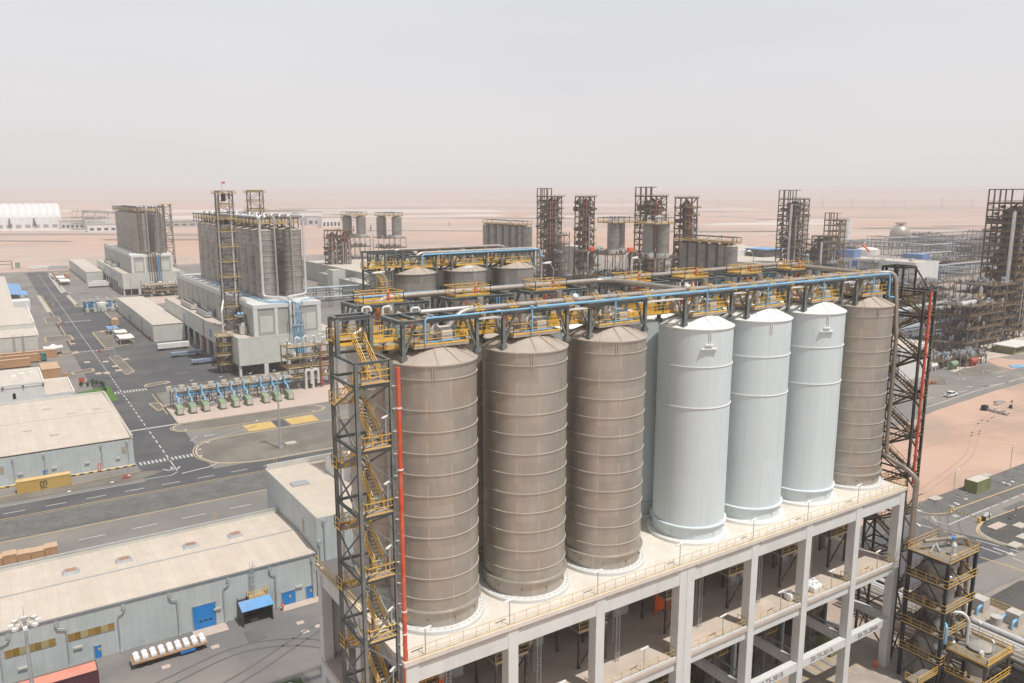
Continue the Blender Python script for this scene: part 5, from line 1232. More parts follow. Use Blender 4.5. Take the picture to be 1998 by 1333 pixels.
# ---- white building with an arched window, and its low wing
Y4 = 295.0
w = thing('white_office', 'white flat roofed building with an arched dark window beyond the cream roof', 'building', (0, 308, 0.1))
zt = 9.8; x1 = 11.6
MB().box(-60, Y4, 0.1, x1, 320.5, zt - 0.35).build('wall', WALLW, w); MB().box(-59.7, Y4 + 0.4, zt - 0.349, x1 - 0.4, 320.1, zt - 0.3).build('roof', ROOFP, w)
m = MB(); m.box(-60, Y4 - 0.05, zt - 0.345, x1 + 0.05, Y4 + 0.38, zt + 0.25); m.box(x1 - 0.38, Y4 + 0.39, zt - 0.345, x1 + 0.05, 320.1, zt + 0.25); m.box(-60, 320.15, zt - 0.345, x1 + 0.05, 320.55, zt + 0.25); m.build('parapet', WHITE, w)
m = MB(); m.box(-60, Y4 - 0.12, zt - 1.1, x1, Y4 - 0.01, zt - 0.95); m.build('string_course', KERB, w)
p = onY(28, 773, Y4); m = MB(); m.add([(p.x - 0.45, Y4 - 0.04, p.z - 1.0), (p.x + 0.45, Y4 - 0.04, p.z - 1.0), (p.x + 0.45, Y4 - 0.04, p.z + 0.5), (p.x + 0.3, Y4 - 0.04, p.z + 0.85), (p.x, Y4 - 0.04, p.z + 1.0), (p.x - 0.3, Y4 - 0.04, p.z + 0.85), (p.x - 0.45, Y4 - 0.04, p.z + 0.5)], [(0, 1, 2, 3, 4, 5, 6)]); m.build('arched_window', GLASS, w)
for px, py in ((5, 758), (45, 753.5), (84, 749)):
    p = onY(px, py, Y4); m = MB(); m.obox((p.x, Y4 - 0.25, p.z), (0.5, 0.4, 0.5), 0); m.build('wall_lamp', DARK, w)
for px, py in ((43, 733), (61, 730), (27, 738)): p = at(px, py, zt - 0.3); m = MB(); m.box(p.x - 0.8, p.y - 0.8, zt - 0.295, p.x + 0.8, p.y + 0.8, zt + 0.6); m.build('roof_unit', WHITE, w)
w = thing('low_white_wing', 'low white wing with a sandy roof between the white office and the lawn', 'building', (16, 308, 0.1))
MB().box(x1 + 0.06, Y4, 0.1, 20.0, 319.6, 5.0).build('wall', WALLW, w); MB().box(x1 + 0.1, Y4 + 0.4, 5.001, 19.6, 319.2, 5.05).build('roof', ROOFC, w)
m = MB(); m.box(x1 + 0.06, Y4 - 0.05, 5.002, 20.05, Y4 + 0.38, 5.6); m.box(19.65, Y4 + 0.39, 5.002, 20.05, 319.2, 5.6); m.box(x1 + 0.06, 319.22, 5.002, 20.05, 319.65, 5.6); m.build('parapet', WHITE, w)
for px, py in ((116, 774), (143.5, 770)): p = onY(px, py, Y4); m = MB(); m.obox((p.x, Y4 - 0.25, p.z), (0.5, 0.4, 0.5)); m.build('wall_lamp', DARK, w)
# small shrubs by the lawn
LEAF = paint('dark_leaves', (0.035, 0.06, 0.022), 0.8, 0, 0.4, 1.5)
def shrub(x, y, h, r, label, group=None, z=0.1):
    t = thing('shrub', label, 'shrub', (x, y, z), group); MB().bar((x, y, z), (x, y, z + h * 0.6), 0.08).build('stem', WOOD, t)
    m = MB(); rr = random.Random(int(x * 37 + y))
    for _ in range(int(120 * r)):
        a, b, k = rr.random() * 6.28, math.acos(rr.uniform(-1, 1)), rr.random() ** 0.4
        c = Vector((x + r * k * math.sin(b) * math.cos(a), y + r * k * math.sin(b) * math.sin(a), z + h * 0.6 + h * 0.42 * k * math.cos(b)))
        u = Vector((rr.uniform(-1, 1), rr.uniform(-1, 1), rr.uniform(-1, 1))).normalized() * 0.22; v = u.orthogonal().normalized() * 0.16
        m.add([c - u, c + v, c + u, c - v], [(0, 1, 2, 3)])
    m.build('foliage', LEAF, t, smooth=False)
for k, (px, py) in enumerate(((159, 754), (171, 754), (181, 752), (189, 751), (198, 753), (202, 757), (205, 764))): p = at(px, py + 2); shrub(p.x, p.y, 2.0 + 0.3 * (k % 3), 0.8, 'small dark shrub %s along the edge of the green lawn' % ORD[k], 'shrubs along the lawn')
o = MB().box(*(lambda p: (p.x - 0.9, p.y - 0.1, 0.4, p.x + 0.9, p.y + 0.1, 2.6))(at(160, 750))).build('red_board', REDF, loc=at(160, 750)); tag(o, 'red notice board beside the lawn', 'notice board')
# ---- tan containers
def stackrow(label, group, pxs, py, H=2.7, z=0.1, L=12.0, n=1, W=2.5):
    for k, px in enumerate(pxs):
        p = at(px, py, 0); 
        container('tan_container', label % ORD[k], p.x - L / 2, p.y + W / 2, L, W, H, z, TANC, TANR, 0, group)
for k, (X, Y, lab) in enumerate(((21.4, 392.4, 'tan container at the road end of the row by the white shelter'), (9.0, 392.4, 'tan container next inward from the road in the shelter row'), (-3.5, 392.6, 'tan container third inward in the shelter row'))):
    container('tan_container', lab, X - 6, Y + 1.3, 12, 2.5, 3.4, 0.1, TANC, TANR, 0, 'tan containers in the truck yard')
for k, (X, Y, lab) in enumerate(((14.0, 384.4, 'tan container hitched behind the green lorry cab'), (1.6, 384.0, 'tan container second behind the green lorry cab'), (10.8, 375.8, 'tan container on a trailer in front of the green lorry row'), (-1.7, 375.6, 'tan container second on the trailer row in front of the green lorry'))):
    container('tan_container', lab, X - 6, Y + 1.3, 12, 2.5, 3.2, 0.5, TANC, TANR, 0, 'tan containers in the truck yard')
for k in range(3): container('tan_container', 'tan container in the block of three by the white office, %s from the lawn' % ORD[k], 16.4 - 0.2, 346.6 + k * 5.3, 6.4, 5.0, 4.3 - 0.1 * k, 0.1, TANC, TANR, 0, 'block of tan containers')
o = MB().box(20.3, 346.5, 0.1, 22.0, 348, 1.4).build('small_crate', TANC, loc=(21, 347, 0.1)); tag(o, 'small tan crate at the end of the container block', 'crate')
t = thing('lorry_tractor', 'green lorry cab with yellow sides in the truck yard', 'lorry', (15.4, 386.5, 0.1))
m = MB(); m.add([(15.0, 385.2, 0.8), (17.2, 385.2, 0.8), (17.2, 387.7, 0.8), (15.0, 387.7, 0.8), (15.0, 385.2, 3.9), (16.7, 385.2, 3.5), (16.7, 387.7, 3.5), (15.0, 387.7, 3.9)], [(3, 2, 1, 0), (4, 5, 6, 7), (0, 1, 5, 4), (1, 2, 6, 5), (2, 3, 7, 6), (3, 0, 4, 7)]); m.build('cab', paint('teal_green', (0.05, 0.19, 0.15), 0.4), t)
MB().box(16.2, 385.18, 2.2, 17.0, 385.195, 3.0).build('window', GLASS, t); MB().box(11.2, 385.4, 0.7, 14.9, 387.5, 1.1).build('chassis', DARK, t); MB().box(12.9, 385.2, 0.45, 14.7, 385.39, 1.0).build('side_tank', YEL, t)
for xx in (12.0, 13.1, 16.3): m = MB(); m.tube([(xx, 385.25, 0.6), (xx, 385.6, 0.6)], 0.5, 10); m.tube([(xx, 387.3, 0.6), (xx, 387.6, 0.6)], 0.5, 10); m.build('wheel', RUBBER, t)
for k, (X, Y) in enumerate(((54, 470), (47.4, 771), (55, 766))): container('tan_container', ('tan container standing alone on the dark road beyond the shelters', 'left of two tan containers near the far end of the road'.replace('left', 'nearer'), 'other of two tan containers near the far end of the road')[k], X, Y, 3.2, 9.5, 3.2, 0.9, TANC, TANR, 0, 'tan containers on the road')
# shade canopies
SHADE = paint('white_shade_cloth', (0.74, 0.70, 0.64), 0.8, 0, 0.05, 0.5)
def shade(x, y, w, d, label, mat=None, h=3.2, peak=True):
    t = thing('shade_canopy', label, 'canopy', (x, y, 0.12), 'white shade canopies')
    m = MB(); n = 6; vs = []
    for i in range(n + 1):
        for j in range(n + 1):
            u, v = i / n * 2 - 1, j / n * 2 - 1; e = (1 - abs(u)) * (1 - abs(v)); vs.append((x + u * w / 2, y + v * d / 2, h + (1.6 * e ** 1.5 if peak else 0.3 * (1 - abs(v))) + 0.2 * (abs(u * v))))
    fs = [(i * (n + 1) + j, (i + 1) * (n + 1) + j, (i + 1) * (n + 1) + j + 1, i * (n + 1) + j + 1) for i in range(n) for j in range(n)]
    m.add(vs, fs); m.add([(a, b, c - 0.05) for a, b, c in vs], [tuple(reversed(f)) for f in fs]); m.build('cover', mat or SHADE, t)
    m = MB()
    for sx in (-0.9, 0.9):
        for sy in (-0.9, 0.9): m.bar((x + sx * w / 2, y + sy * d / 2, 0.1), (x + sx * w / 2, y + sy * d / 2, h + 0.1), 0.14)
    m.build('post', WHITE, t)
shade(20.6, 400.5, 7.5, 7, 'peaked white shade sail on one post by the truck yard'); shade(51.5, 414, 6.5, 13, 'flat white shade roof first on the kerbed island', None, 3.0, False); shade(51.5, 431, 5.5, 10, 'flat white shade roof behind the nearest one on the island', None, 3.0, False); shade(49.8, 446, 5, 11, 'pale blue shade roof at the far end of the island', BLUER, 3.0, False)
shade(49.3, 716, 7, 24, 'low pale shade roof near the far tan containers', None, 3, False); shade(48.6, 745, 6, 22, 'blue edged shade roof near the far tan containers', None, 3.2, False)
# dock canopies by the left silo block
for k, (X, Y, h, L) in enumerate(((60.5, 383.5, 1.9, 13.5), (62.6, 364, 0.9, 13), (66.5, 343, 0.9, 12))):
    t = thing('dock_trailer', ('white covered trailer', 'blue grey flat trailer nearer the low grey building', 'blue grey flat trailer by the stair frame')[k] + ' backed up to the loading docks', 'trailer', (X + L / 2, Y, 0.1), 'trailers at the loading docks')
    MB().box(X, Y - 1.3, 1.1, X + L, Y + 1.3, 1.3 + h).build('body', WHITE if k == 0 else paint('blue_grey', (0.22, 0.28, 0.36), 0.6), t); m = MB()
    for q in (X + 1.2, X + 2.6, X + L - 2):
        m.tube([(q, Y - 1.25, 0.55), (q, Y - 0.9, 0.55)], 0.48, 10); m.tube([(q, Y + 0.9, 0.55), (q, Y + 1.25, 0.55)], 0.48, 10)
    m.build('wheels', RUBBER, t)
for k, (X, Y) in enumerate(((62, 676), (66, 690))):
    t = thing('dock_trailer', ('nearer' if k == 0 else 'farther') + ' white trailer backed up to the far silo building', 'trailer', (X + 6, Y, 0.1), 'trailers at the far silo building'); MB().box(X, Y - 1.4, 1.1, X + 14, Y + 1.4, 3.8).build('body', WHITE, t); MB().box(X + 0.5, Y - 1.2, 0.3, X + 13, Y + 1.2, 1.09).build('chassis', DARK, t)
# ---- far left buildings
w = thing('stepped_warehouse', 'pale stepped warehouse with two roof levels behind the truck yard', 'warehouse', (-10, 440, 0.1))
MB().box(-80, 397, 0.1, 15, 417, 9.6).build('wall', WALLG, w); m = MB(); gable(m, -80, 15.1, [(396.8, 9.8), (417.2, 10.1)]); m.build('roof', ROOFP, w); MB().box(-80, 417.3, 0.1, 15.0, 480, 12.0).build('upper_wall', WALLG, w); m = MB(); gable(m, -80, 14.6, [(417.2, 12.2), (450, 12.8), (480, 12.2)]); m.build('upper_roof', ROOFP, w)
m = MB(); m.box(14.62, 417.2, 12.01, 15.2, 480, 13.0); m.box(15.02, 397, 8.9, 15.5, 470, 10.3); m.build('parapet', WHITE, w)
for k, x in enumerate((6.2, 9.5)): m = MB(); m.ladder((x, 396.7), 0.3, 10, (0, -1)); m.build('caged_ladder', GALV, w)
w = thing('blue_roof_building', 'white building with a light blue lean-to roof beside the far parking bays', 'building', (5, 590, 0.1))
MB().box(-70, 500, 0.1, 9.6, 700, 9.5).build('wall', WALLW, w); m = MB(); gable(m, -70, 9.8, [(499.7, 9.7), (600, 10.6), (700, 9.7)]); m.build('roof', ROOFP, w)
MB().box(9.7, 566, 0.1, 19.5, 581, 5.6).build('lean_to', WALLW, w); MB().box(9.7, 581.1, 0.1, 10, 660, 7.5).build('back_wall', DARK, w)
m = MB(); m.add([(9.7, 582, 8.6), (19.6, 582, 7.2), (19.6, 612, 7.2), (9.7, 612, 8.6)], [(0, 1, 2, 3)]); m.add([(9.7, 582, 8.5), (19.6, 582, 7.1), (19.6, 612, 7.1), (9.7, 612, 8.5)], [(3, 2, 1, 0)]); m.add([(9.7, 613, 8.6), (17.2, 613, 7.6), (17.2, 655, 7.6), (9.7, 655, 8.6)], [(0, 1, 2, 3)]); m.build('lean_to_roof', BLUER, w)
m = MB()
for y in (582.5, 597, 611): m.bar((19.3, y, 0.1), (19.3, y, 7.1), 0.3)
m.build('post', GALV, w)
w = thing('low_grey_building', 'low grey flat roofed building beside the near silo building', 'building', (70, 470, 0.1)); MB().box(63, 407.5, 0.1, 77.4, 528, 8.2).build('wall', WALLG, w); m = MB(); gable(m, 62.9, 77.4, [(407.3, 8.4), (470, 8.7), (528.2, 8.4)]); m.build('roof', ROOFP, w); MB().box(62.93, 480, 0.2, 62.98, 483, 4).build('door', DARK, w); m = MB(); m.bar((62.8, 440, 0.2), (62.8, 440, 8), 0.2); m.build('downpipe', REDF, w)
w = thing('far_low_building', 'low grey flat roofed shed at the end of the road beside the far silo building', 'building', (70, 780, 0.1)); MB().box(64.6, 711, 0.1, 76.8, 860, 8.8).build('wall', WALLG, w); m = MB(); gable(m, 64.5, 76.9, [(710.8, 9.0), (790, 9.3), (860, 9.0)]); m.build('roof', ROOFP, w)
# high masts
def mast(x, y, h, label, n=8, r=1.2):
    t = thing('high_mast_light', label, 'light mast', (x, y, 0.1), 'high mast lights')
    m = MB(); m.tube([(x, y, 0.1), (x, y, 0.6)], 0.55, 10); m.lathe([(0.36, 0.5), (0.15, h)], (x, y, 0), 10); m.build('pole', GALV, t)
    m = MB(); m.tube([(x + r * math.cos(k * 0.5236), y + r * math.sin(k * 0.5236), h - 0.4) for k in range(13)], 0.045, 5)
    for k in range(6): m.bar((x, y, h - 0.2), (x + r * math.cos(k * 1.047), y + r * math.sin(k * 1.047), h - 0.4), 0.08)
    m.bar((x, y, h), (x, y, h + 1.4), 0.05); m.build('ring', GREYPL, t)
    for k in range(n): a = k * 6.2832 / n; m = MB(); m.obox((x + (r + 0.25) * math.cos(a), y + (r + 0.25) * math.sin(a), h - 0.55), (0.6, 0.42, 0.28), a); m.build('floodlight', WHITE, t)
b = at(548, 876); mast(b.x, b.y, 20.6, 'tall thin light mast standing on the brown gravel island', 6, 0.8)
b = at(225, 699); mast(b.x, b.y, 22.6, 'tall thin light mast on the narrow kerbed island of the main road', 6, 0.8)
b = at(259, 598); mast(b.x, b.y, 18, 'tall thin light mast in front of the far silo building', 6, 0.8)
z1 = 25.0; b = at(47, 1207, z1); mast(b.x, b.y, z1, 'light mast with a ring of floodlights rising in front of the near warehouse', 8, 1.0)
# street furniture: black and white bollard posts
def bw_post(x, y, label, h=1.6, group='striped posts by the kerbs'):
    t = thing('striped_post', label, 'post', (x, y, 0.1), group); a = MB(); b = MB(); n = 6
    for k in range(n): (a if k % 2 else b).cyl((x, y), 0.09, 0.2 + k * h / n, 0.2 + (k + 1) * h / n, 8)
    a.build('black_band', DARK, t); b.build('white_band', WHITE, t); MB().box(x - 0.35, y - 0.35, 0.1, x + 0.35, y + 0.35, 0.2).build('base', WHITE, t)
for k, (px, py, lab) in enumerate(((135, 960, 'beside the mustard container'), (219, 942, 'on the narrow gravel verge'), (251, 929, 'near the red barrier'), (362, 840, 'at the rounded end of the narrow gravel island'), (501, 822, 'in the middle of the narrow gravel island'), (612, 803, 'at the far end of the narrow gravel island'), (390, 878, 'at the crosswalk end of the big gravel island'), (392, 891, 'next to the crosswalk on the big gravel island'), (405, 864, 'on the rounded edge of the big gravel island'))):
    p = at(px, py); bw_post(p.x, p.y, 'black and white striped post ' + lab)
p = at(247, 934); o = MB(); o.box(p.x - 0.9, p.y - 0.25, 0.2, p.x + 0.9, p.y + 0.25, 0.5); o.bar((p.x - 0.8, p.y, 0.4), (p.x + 0.8, p.y, 1.3), 0.12); o.bar((p.x + 0.8, p.y, 0.4), (p.x - 0.8, p.y, 1.3), 0.12); tag(o.build('road_barrier', REDF, loc=(p.x, p.y, 0.1)), 'small faded red barrier on the verge by the crosswalk', 'barrier')
p = at(567, 867); o = MB().box(p.x - 1.5, p.y - 1.1, 0.2, p.x + 1.5, p.y + 1.1, 0.55).build('manhole_plinth', KERB, loc=(p.x, p.y, 0.2)); tag(o, 'pale concrete plinth next to the thin mast on the gravel island', 'plinth')
for k, (px, py, c_, lab) in enumerate(((115, 638, REDF, 'small red cabinet on the rounded island past the stepped warehouse'), (195, 688, REDF, 'small red cabinet on the long kerbed island of the main road'), (291, 662, REDP, 'small red cabinet at the corner of the low grey building'), (104, 596, YEL, 'small yellow cabinet on the far verge of the main road'))):
    p = at(px, py); o = MB(); o.box(p.x - 0.5, p.y - 0.5, 0.15, p.x + 0.5, p.y + 0.5, 1.2); o.box(p.x - 0.55, p.y - 0.55, 1.201, p.x + 0.55, p.y + 0.55, 1.3); tag(o.build('hydrant_box', c_, loc=(p.x, p.y, 0.1)), lab, 'cabinet')
# ================================================================== LEFT SILO BUILDINGS (near one and its far twin)
def silo_building(dy, tagname, near):
    X0, X1, Ya, Yb = 77.5, 118.0, 309.0 + dy, 456.0 + dy
    G = ' of the %s silo building' % tagname
    w = thing('silo_building', 'grey green silo hall on columns with dark silos on top, the %s one of two' % tagname, 'building', ((X0 + X1) / 2, (Ya + Yb) / 2, 0.1))
    m = MB(); m.box(X0, Ya, 4.4, X1, Ya + 27, 14.9); m.box(X0, Ya + 27, 7.4, X1, Yb, 14.899); m.build('lower_wall', WALLG, w)
    m = MB(); m.box(X0 + 0.3, Ya + 0.3, 14.9, X1 - 0.3, Yb - 0.3, 14.98); m.build('terrace', ROOFC, w)
    m = MB(); m.box(X0 - 0.05, Ya - 0.05, 14.7, X0 + 0.28, Yb, 15.35); m.box(X0 + 0.29, Ya - 0.05, 14.7, X1 + 0.05, Ya + 0.28, 15.35); m.build('parapet', WALLG, w)
    U0, U1, Va, Vb = 84.3, 110.8, Ya + 0.9, Yb - 2
    m = MB(); m.box(U0, Va, 14.98, U1, Vb, 26.6); m.build('upper_wall', WALLO, w)
    m = MB()
    for k in range(14):
        y = Va + k * (Vb - Va - 0.8) / 13; m.box(U0 - 0.28, y, 14.98, U0 - 0.005, y + 0.9, 26.0)
    for x0, x1 in ((U0 - 0.28, U0 + 1.3), (U1 - 1.4, U1 + 0.2), (92.2, 93.4), (101.0, 102.2)): m.box(x0, Va - 0.3, 14.98, x1, Va - 0.005, 26.0)
    m.box(U0 - 0.35, Va - 0.35, 26.005, U1 + 0.3, Vb, 27.5); m.build('concrete_frame', CONC, w)
    m = MB(); m.box(86.5, Va - 0.06, 16.5, 91.5, Va - 0.006, 23); m.build('infill_panel', WALLG, w); m = MB(); m.box(103, Va - 0.06, 16.5, 108.8, Va - 0.006, 23); m.build('infill_panel', WALLG, w)
    m = MB()
    for k in range(12):
        y = Ya + 0.6 + k * (Yb - Ya - 2) / 11; m = MB(); m.box(X0 + 0.05, y, 0.1, X0 + 0.9, y + 1.5, 4.39 if y < Ya + 26 else 7.39); m.build('column', CONC, w)
    for x in (X0 + 9.5, X0 + 18.5, X0 + 28): MB().box(x, Ya + 0.05, 0.1, x + 1.6, Ya + 1.2, 4.39).build('column', CONC, w)
    m = MB(); m.box(X0 + 3.5, Ya + 4, 0.1, X1 - 1, Ya + 27, 4.39); m.box(X0 + 3.5, Ya + 27.01, 0.1, X1 - 1, Yb - 1, 7.39); m.build('shade_block', DARK, w)  # solid dark block stands in for shade inside the open ground floor
    for y in (Ya + 98, Ya + 44): m = MB(); m.box(X0 - 0.08, y, 9, X0 - 0.005, y + 2.6, 12.5); m.build('blue_door', BLUED, w)
    for y in (Va + 62, Va + 110): m = MB(); m.box(U0 - 0.09, y, 15, U0 - 0.006, y + 2.4, 18.6); m.build('blue_door', BLUED, w)
    m = MB(); m.bar((X0 - 0.15, Ya + 58, 0.5), (X0 - 0.15, Ya + 58, 14.5), 0.25); m.bar((X0 - 0.15, Ya + 60, 0.5), (X0 - 0.15, Ya + 60, 6), 0.5); m.build('red_downpipe', REDF, w)
    m = MB(); m.rail([(U0, Va + 10, 27.5), (U0, Vb, 27.5)], step=4, r=0.09, toe=0.2); m.build('deck_railing', BROWN, w)
    for k, y in enumerate((Ya + 62, Ya + 92)):
        t = thing('air_cooled_chiller', 'long grey cooling unit on the terrace%s, %s from its front' % (G, ORD[k]), 'cooling unit', (81, y, 15), 'cooling units on the silo building terraces')
        L = 20 if k == 0 else 24
        MB().box(79.6, y, 15.4, 82.4, y + L, 17.6).build('casing', BOXG if k else GALV, t); m = MB()
        for q in range(7): m.lathe([(0.9, 0), (0.9, 0.25), (0.7, 0.25), (0.7, 0.05)], (81, y + 1.6 + q * L / 7.2, 17.6), 12)
        m.build('fan', DARK, t); m = MB(); m.box(79.7, y + 0.2, 15, 80, y + L - 0.2, 15.39); m.box(82, y + 0.2, 15, 82.3, y + L - 0.2, 15.39); m.build('skid', DARK, t)
    # silos
    sx = (95.4, 107.0); sz = 27.5; R = 3.75; n = 10
    Y0 = Ya + 20.5; pitch = 11.3
    first = None
    for c, x in enumerate(sx):
        for k in range(n):
            y = Y0 + pitch * k
            lab = 'dark steel silo on the %s silo building, %s from the front, %s row' % (tagname, ORD[k], ('road side', 'plant side')[c])
            if first is None:
                s = thing('tall_silo', lab, 'silo', (x, y, sz), 'silos' + G)
                cc = (x, y, sz); H = 27.6
                MB().lathe([(R, 0), (R, H)], cc, 28).build('shell', SILO_D, s)
                m = MB(); z = 2.2
                while z < H: m.lathe([(R, z - 0.09), (R + 0.16, z - 0.09), (R + 0.16, z + 0.09), (R, z + 0.09)], cc, 28); z += 2.2
                m.build('stiffener_rings', RING_B, s)
                m = MB(); m.lathe([(R + 0.12, H), (R + 0.12, H + 0.12), (0.5, H + 1.5), (0.4, H + 2.0)], cc, 28); m.build('cone_roof', ROOF_B, s)
                first = s
            else: dup(first, (x, y, sz), lab)
    for k in range(n):
        y = Y0 + pitch * k
        t = thing('roof_gallery', 'yellow brown pipe gallery over the %s pair of silos%s' % (ORD[k], G), 'gallery', (99.8, y, 56.5), 'galleries on the silos' + G)
        m = MB()
        for x in (90.6, 97.3, 102.3, 109): m.bar((x, y - 3, 56.0), (x, y - 3, 60), 0.3); m.bar((x, y + 3, 56), (x, y + 3, 60), 0.3)
        for yy in (y - 3, y + 3): m.bar((90.4, yy, 60), (109.3, yy, 60), 0.35); m.bar((90.4, yy, 58), (109.3, yy, 58), 0.2)
        m.bar((90.6, y - 5.6, 60.2), (90.6, y + 5.6, 60.2), 0.35); m.bar((109, y - 5.6, 60.2), (109, y + 5.6, 60.2), 0.35)
        m.build('frame', DARK, t)
        m = MB(); m.box(91, y - 3.2, 57.9, 109, y + 3.2, 58.0); m.build('floor', GRATE, t)
        m = MB(); m.rail([(91, y - 3.2, 58), (109, y - 3.2, 58)], r=0.08, step=2.2, toe=0.3); m.rail([(91, y - 3.2, 58), (91, y + 3.2, 58)], r=0.08, step=2, toe=0.3); m.build('railing', YELF, t)
        m = MB()
        for x in (95.4, 107): m.pipe([(x - 1.5, y - 1, 57), (x - 1.5, y - 1, 61.2), (x + 0.5, y + 1.5, 61.2), (x + 0.5, y + 1.5, 57)], 0.4, 8)
        m.lathe([(1.0, 0), (1.0, 2.2), (0.4, 3.0)], (99.5, y, 58), 10); m.build('pipe_bend', INSUL, t)
    # front pipe runs
    pm = INSUL if near else BROWN
    def run(name, lab, pts, r, mm): 
        o = MB().pipe(pts, r, 8).build(name, mm, loc=pts[len(pts) // 2]); tag(o, lab + G, 'pipe', 'pipe runs' + G)
    yf = Y0 - R - 0.7
    run('conveying_pipe', 'pale pipe down the road side front silo edge', [(91.9, Y0 + 60, 60.9), (91.9, yf - 0.6, 60.9), (92.7, yf, 59), (92.7, yf, 29), (97.5, yf - 4, 28.4), (98.4, Va - 0.9, 28.2), (98.4, Va - 0.9, 5)], 0.5, pm)
    run('conveying_pipe', 'brown pipe down between the front silos', [(98.0, Y0 + 4, 60.8), (98.5, yf, 60.8), (98.7, yf, 29)], 0.42, PIPE)
    run('conveying_pipe', 'thin brown pipe down the plant side front silo', [(105.4, Y0, 60.6), (105.4, yf, 60.6), (105.6, yf, 29)], 0.36, PIPE)
    run('conveying_pipe', 'pale pipe down the plant side front corner', [(110.9, Y0 + 40, 60.9), (110.9, yf - 0.3, 60.9), (110.5, yf, 59.5), (110.5, yf, 29), (101.0, yf - 4, 28.4), (99.9, Va - 0.9, 28.2), (99.9, Va - 0.9, 6)], 0.5, pm)
    if not near:
        for k in range(4): run('conveying_pipe', 'brown vertical pipe, %s from the road side,' % ORD[k], [(93.6 + k * 1.5 + (9.5 if k > 1 else 0), yf - 0.2, 60.6), (93.6 + k * 1.5 + (9.5 if k > 1 else 0), yf - 0.2, 28.6), (95.2 + k * 1.5 + (3.2 if k > 1 else 0), Va - 0.9, 27.6), (95.2 + k * 1.5 + (3.2 if k > 1 else 0), Va - 0.9, 4)], 0.3, BROWN)
    if near:
        bt = thing('blue_riser_bank', 'bank of light blue risers on the front wall of the near silo building', 'pipes', (100.5, Va - 1, 10)); m = MB()
        for k in range(6): m.tube([(99.0 + k * 0.8, Va - 1.6, 6), (99.0 + k * 0.8, Va - 1.6, 19 - 0.2 * k)], 0.26, 6)
        m.pipe([(100.4, Va - 1.6, 18), (100.4, Va - 1.6, 27.9), (92, Va + 3, 28.2), (90.5, Va + 12, 28.2), (90.5, Va + 90, 28.2)], 0.2, 6); m.pipe([(102.6, Va - 1.6, 18), (102.6, Va - 1.6, 28.3), (110, Va + 4, 28.4), (110.5, Va + 8, 28.4)], 0.2, 6); m.pipe([(101.4, Va - 1.4, 18), (101.4, Va - 1.4, 27.5), (91.8, Va + 2.4, 27.8), (89.9, Va + 12, 27.8), (89.9, Va + 90, 27.8)], 0.2, 6); m.build('riser', BLUEP, bt)
        m = MB()
        for z in (7, 12, 18.6, 24): m.bar((97.6, Va - 2.1, z), (104.2, Va - 2.1, z), 0.3)
        m.bar((97.7, Va - 2.1, 5), (97.7, Va - 2.1, 25), 0.25); m.bar((104.1, Va - 2.1, 5), (104.1, Va - 2.1, 25), 0.25); m.build('bracket', GALV, bt)
    else:
        o = MB()
        for k in range(2): o.tube([(101 + k * 0.9, Va - 1.2, 4), (101 + k * 0.9, Va - 1.2, 27)], 0.35, 6)
        tag(o.build('blue_riser', BLUER, loc=(101, Va - 1, 4)), 'pair of blue risers on the front wall of the far silo building', 'pipes')
    if near:
        # elevator tower on the terrace, with platforms
        def lattice(name, label, x, y, a, z0, z1, st, mm, floors, pipes=True, group=None):
            t = thing(name, label, 'tower', (x, y, z0), group); h = a / 2
            for sx in (-h, h):
                for sy in (-h, h): MB().bar((x + sx, y + sy, z0), (x + sx, y + sy, z1), 0.42).build('leg', mm, t)
            m = MB(); z = z0; k = 0
            while z < z1 - 0.1:
                zz = min(z1, z + st); s = 1 if k % 2 else -1
                for sgn in (-h, h):
                    m.bar((x - h * s, y + sgn, z), (x + h * s, y + sgn, zz), 0.18); m.bar((x + sgn, y - h * s, z), (x + sgn, y + h * s, zz), 0.18)
                    m.bar((x - h, y + sgn, zz), (x + h, y + sgn, zz), 0.22); m.bar((x + sgn, y - h, zz), (x + sgn, y + h, zz), 0.22)
                z = zz; k += 1
            m.build('bracing', mm, t)
            for i, z in enumerate(floors):
                f = MB(); r = MB(); e = h + (1.2 if i % 2 else 0.5); f.box(x - e, y - e, z, x + e, y + e, z + 0.15); r.rail([(x - e, y - e, z + .15), (x + e, y - e, z + .15), (x + e, y + e, z + .15), (x - e, y + e, z + .15)], True, step=2.2, r=0.05, toe=0.2)
                f.build('floor', GRATE, t); r.build('railing', YELF, t)
            return t
        t = lattice('elevator_tower', 'tall lattice elevator tower beside the near silo building carrying a pale pipe', 81.2, 332, 5.4, 15, 71, 3.4, DARK, [20, 25, 31, 37, 43, 49, 55, 60, 65, 70])
        m = MB(); m.pipe([(78.2, 330.5, 69), (78.2, 330.5, 28), (76.4, 327, 24), (76.4, 327, 4)], 0.42, 8); m.tube([(82.8, 329.2, 24), (82.8, 329.2, 68)], 0.3, 8); m.build('pale_pipe', INSUL, t)
        m = MB(); m.lathe([(0.9, 0), (0.9, 3), (0.4, 3.6)], (81, 332, 67), 12); m.lathe([(0.8, 0), (0.8, 2.5)], (81.6, 332.6, 58), 12); m.build('hopper', BROWN, t)
        o = MB().bar((80.5, 331, 71), (80.5, 331, 75), 0.1).bar((80.6, 331, 74.2), (81.8, 331, 74.4), 0.05, 0.7); tag(o.build('mast_flag', REDP, loc=(80.5, 331, 71)), 'small red flag on the top of the tall elevator tower', 'flag')
        lattice('elevator_tower', 'shorter looking lattice tower top rising behind the silos of the near building', 110.4, 392, 6.0, 15, 71.5, 4.0, BROWN, [58, 62, 66, 70.5])
        x, y = 76.0, 318
        t = lattice('access_frame', 'yellow brown stair frame against the road side wall of the near silo building', 74.9, 321, 4.2, 0.1, 15, 3.6, DARK, [3.6, 7.4, 11.2, 14.9])
        m = MB()
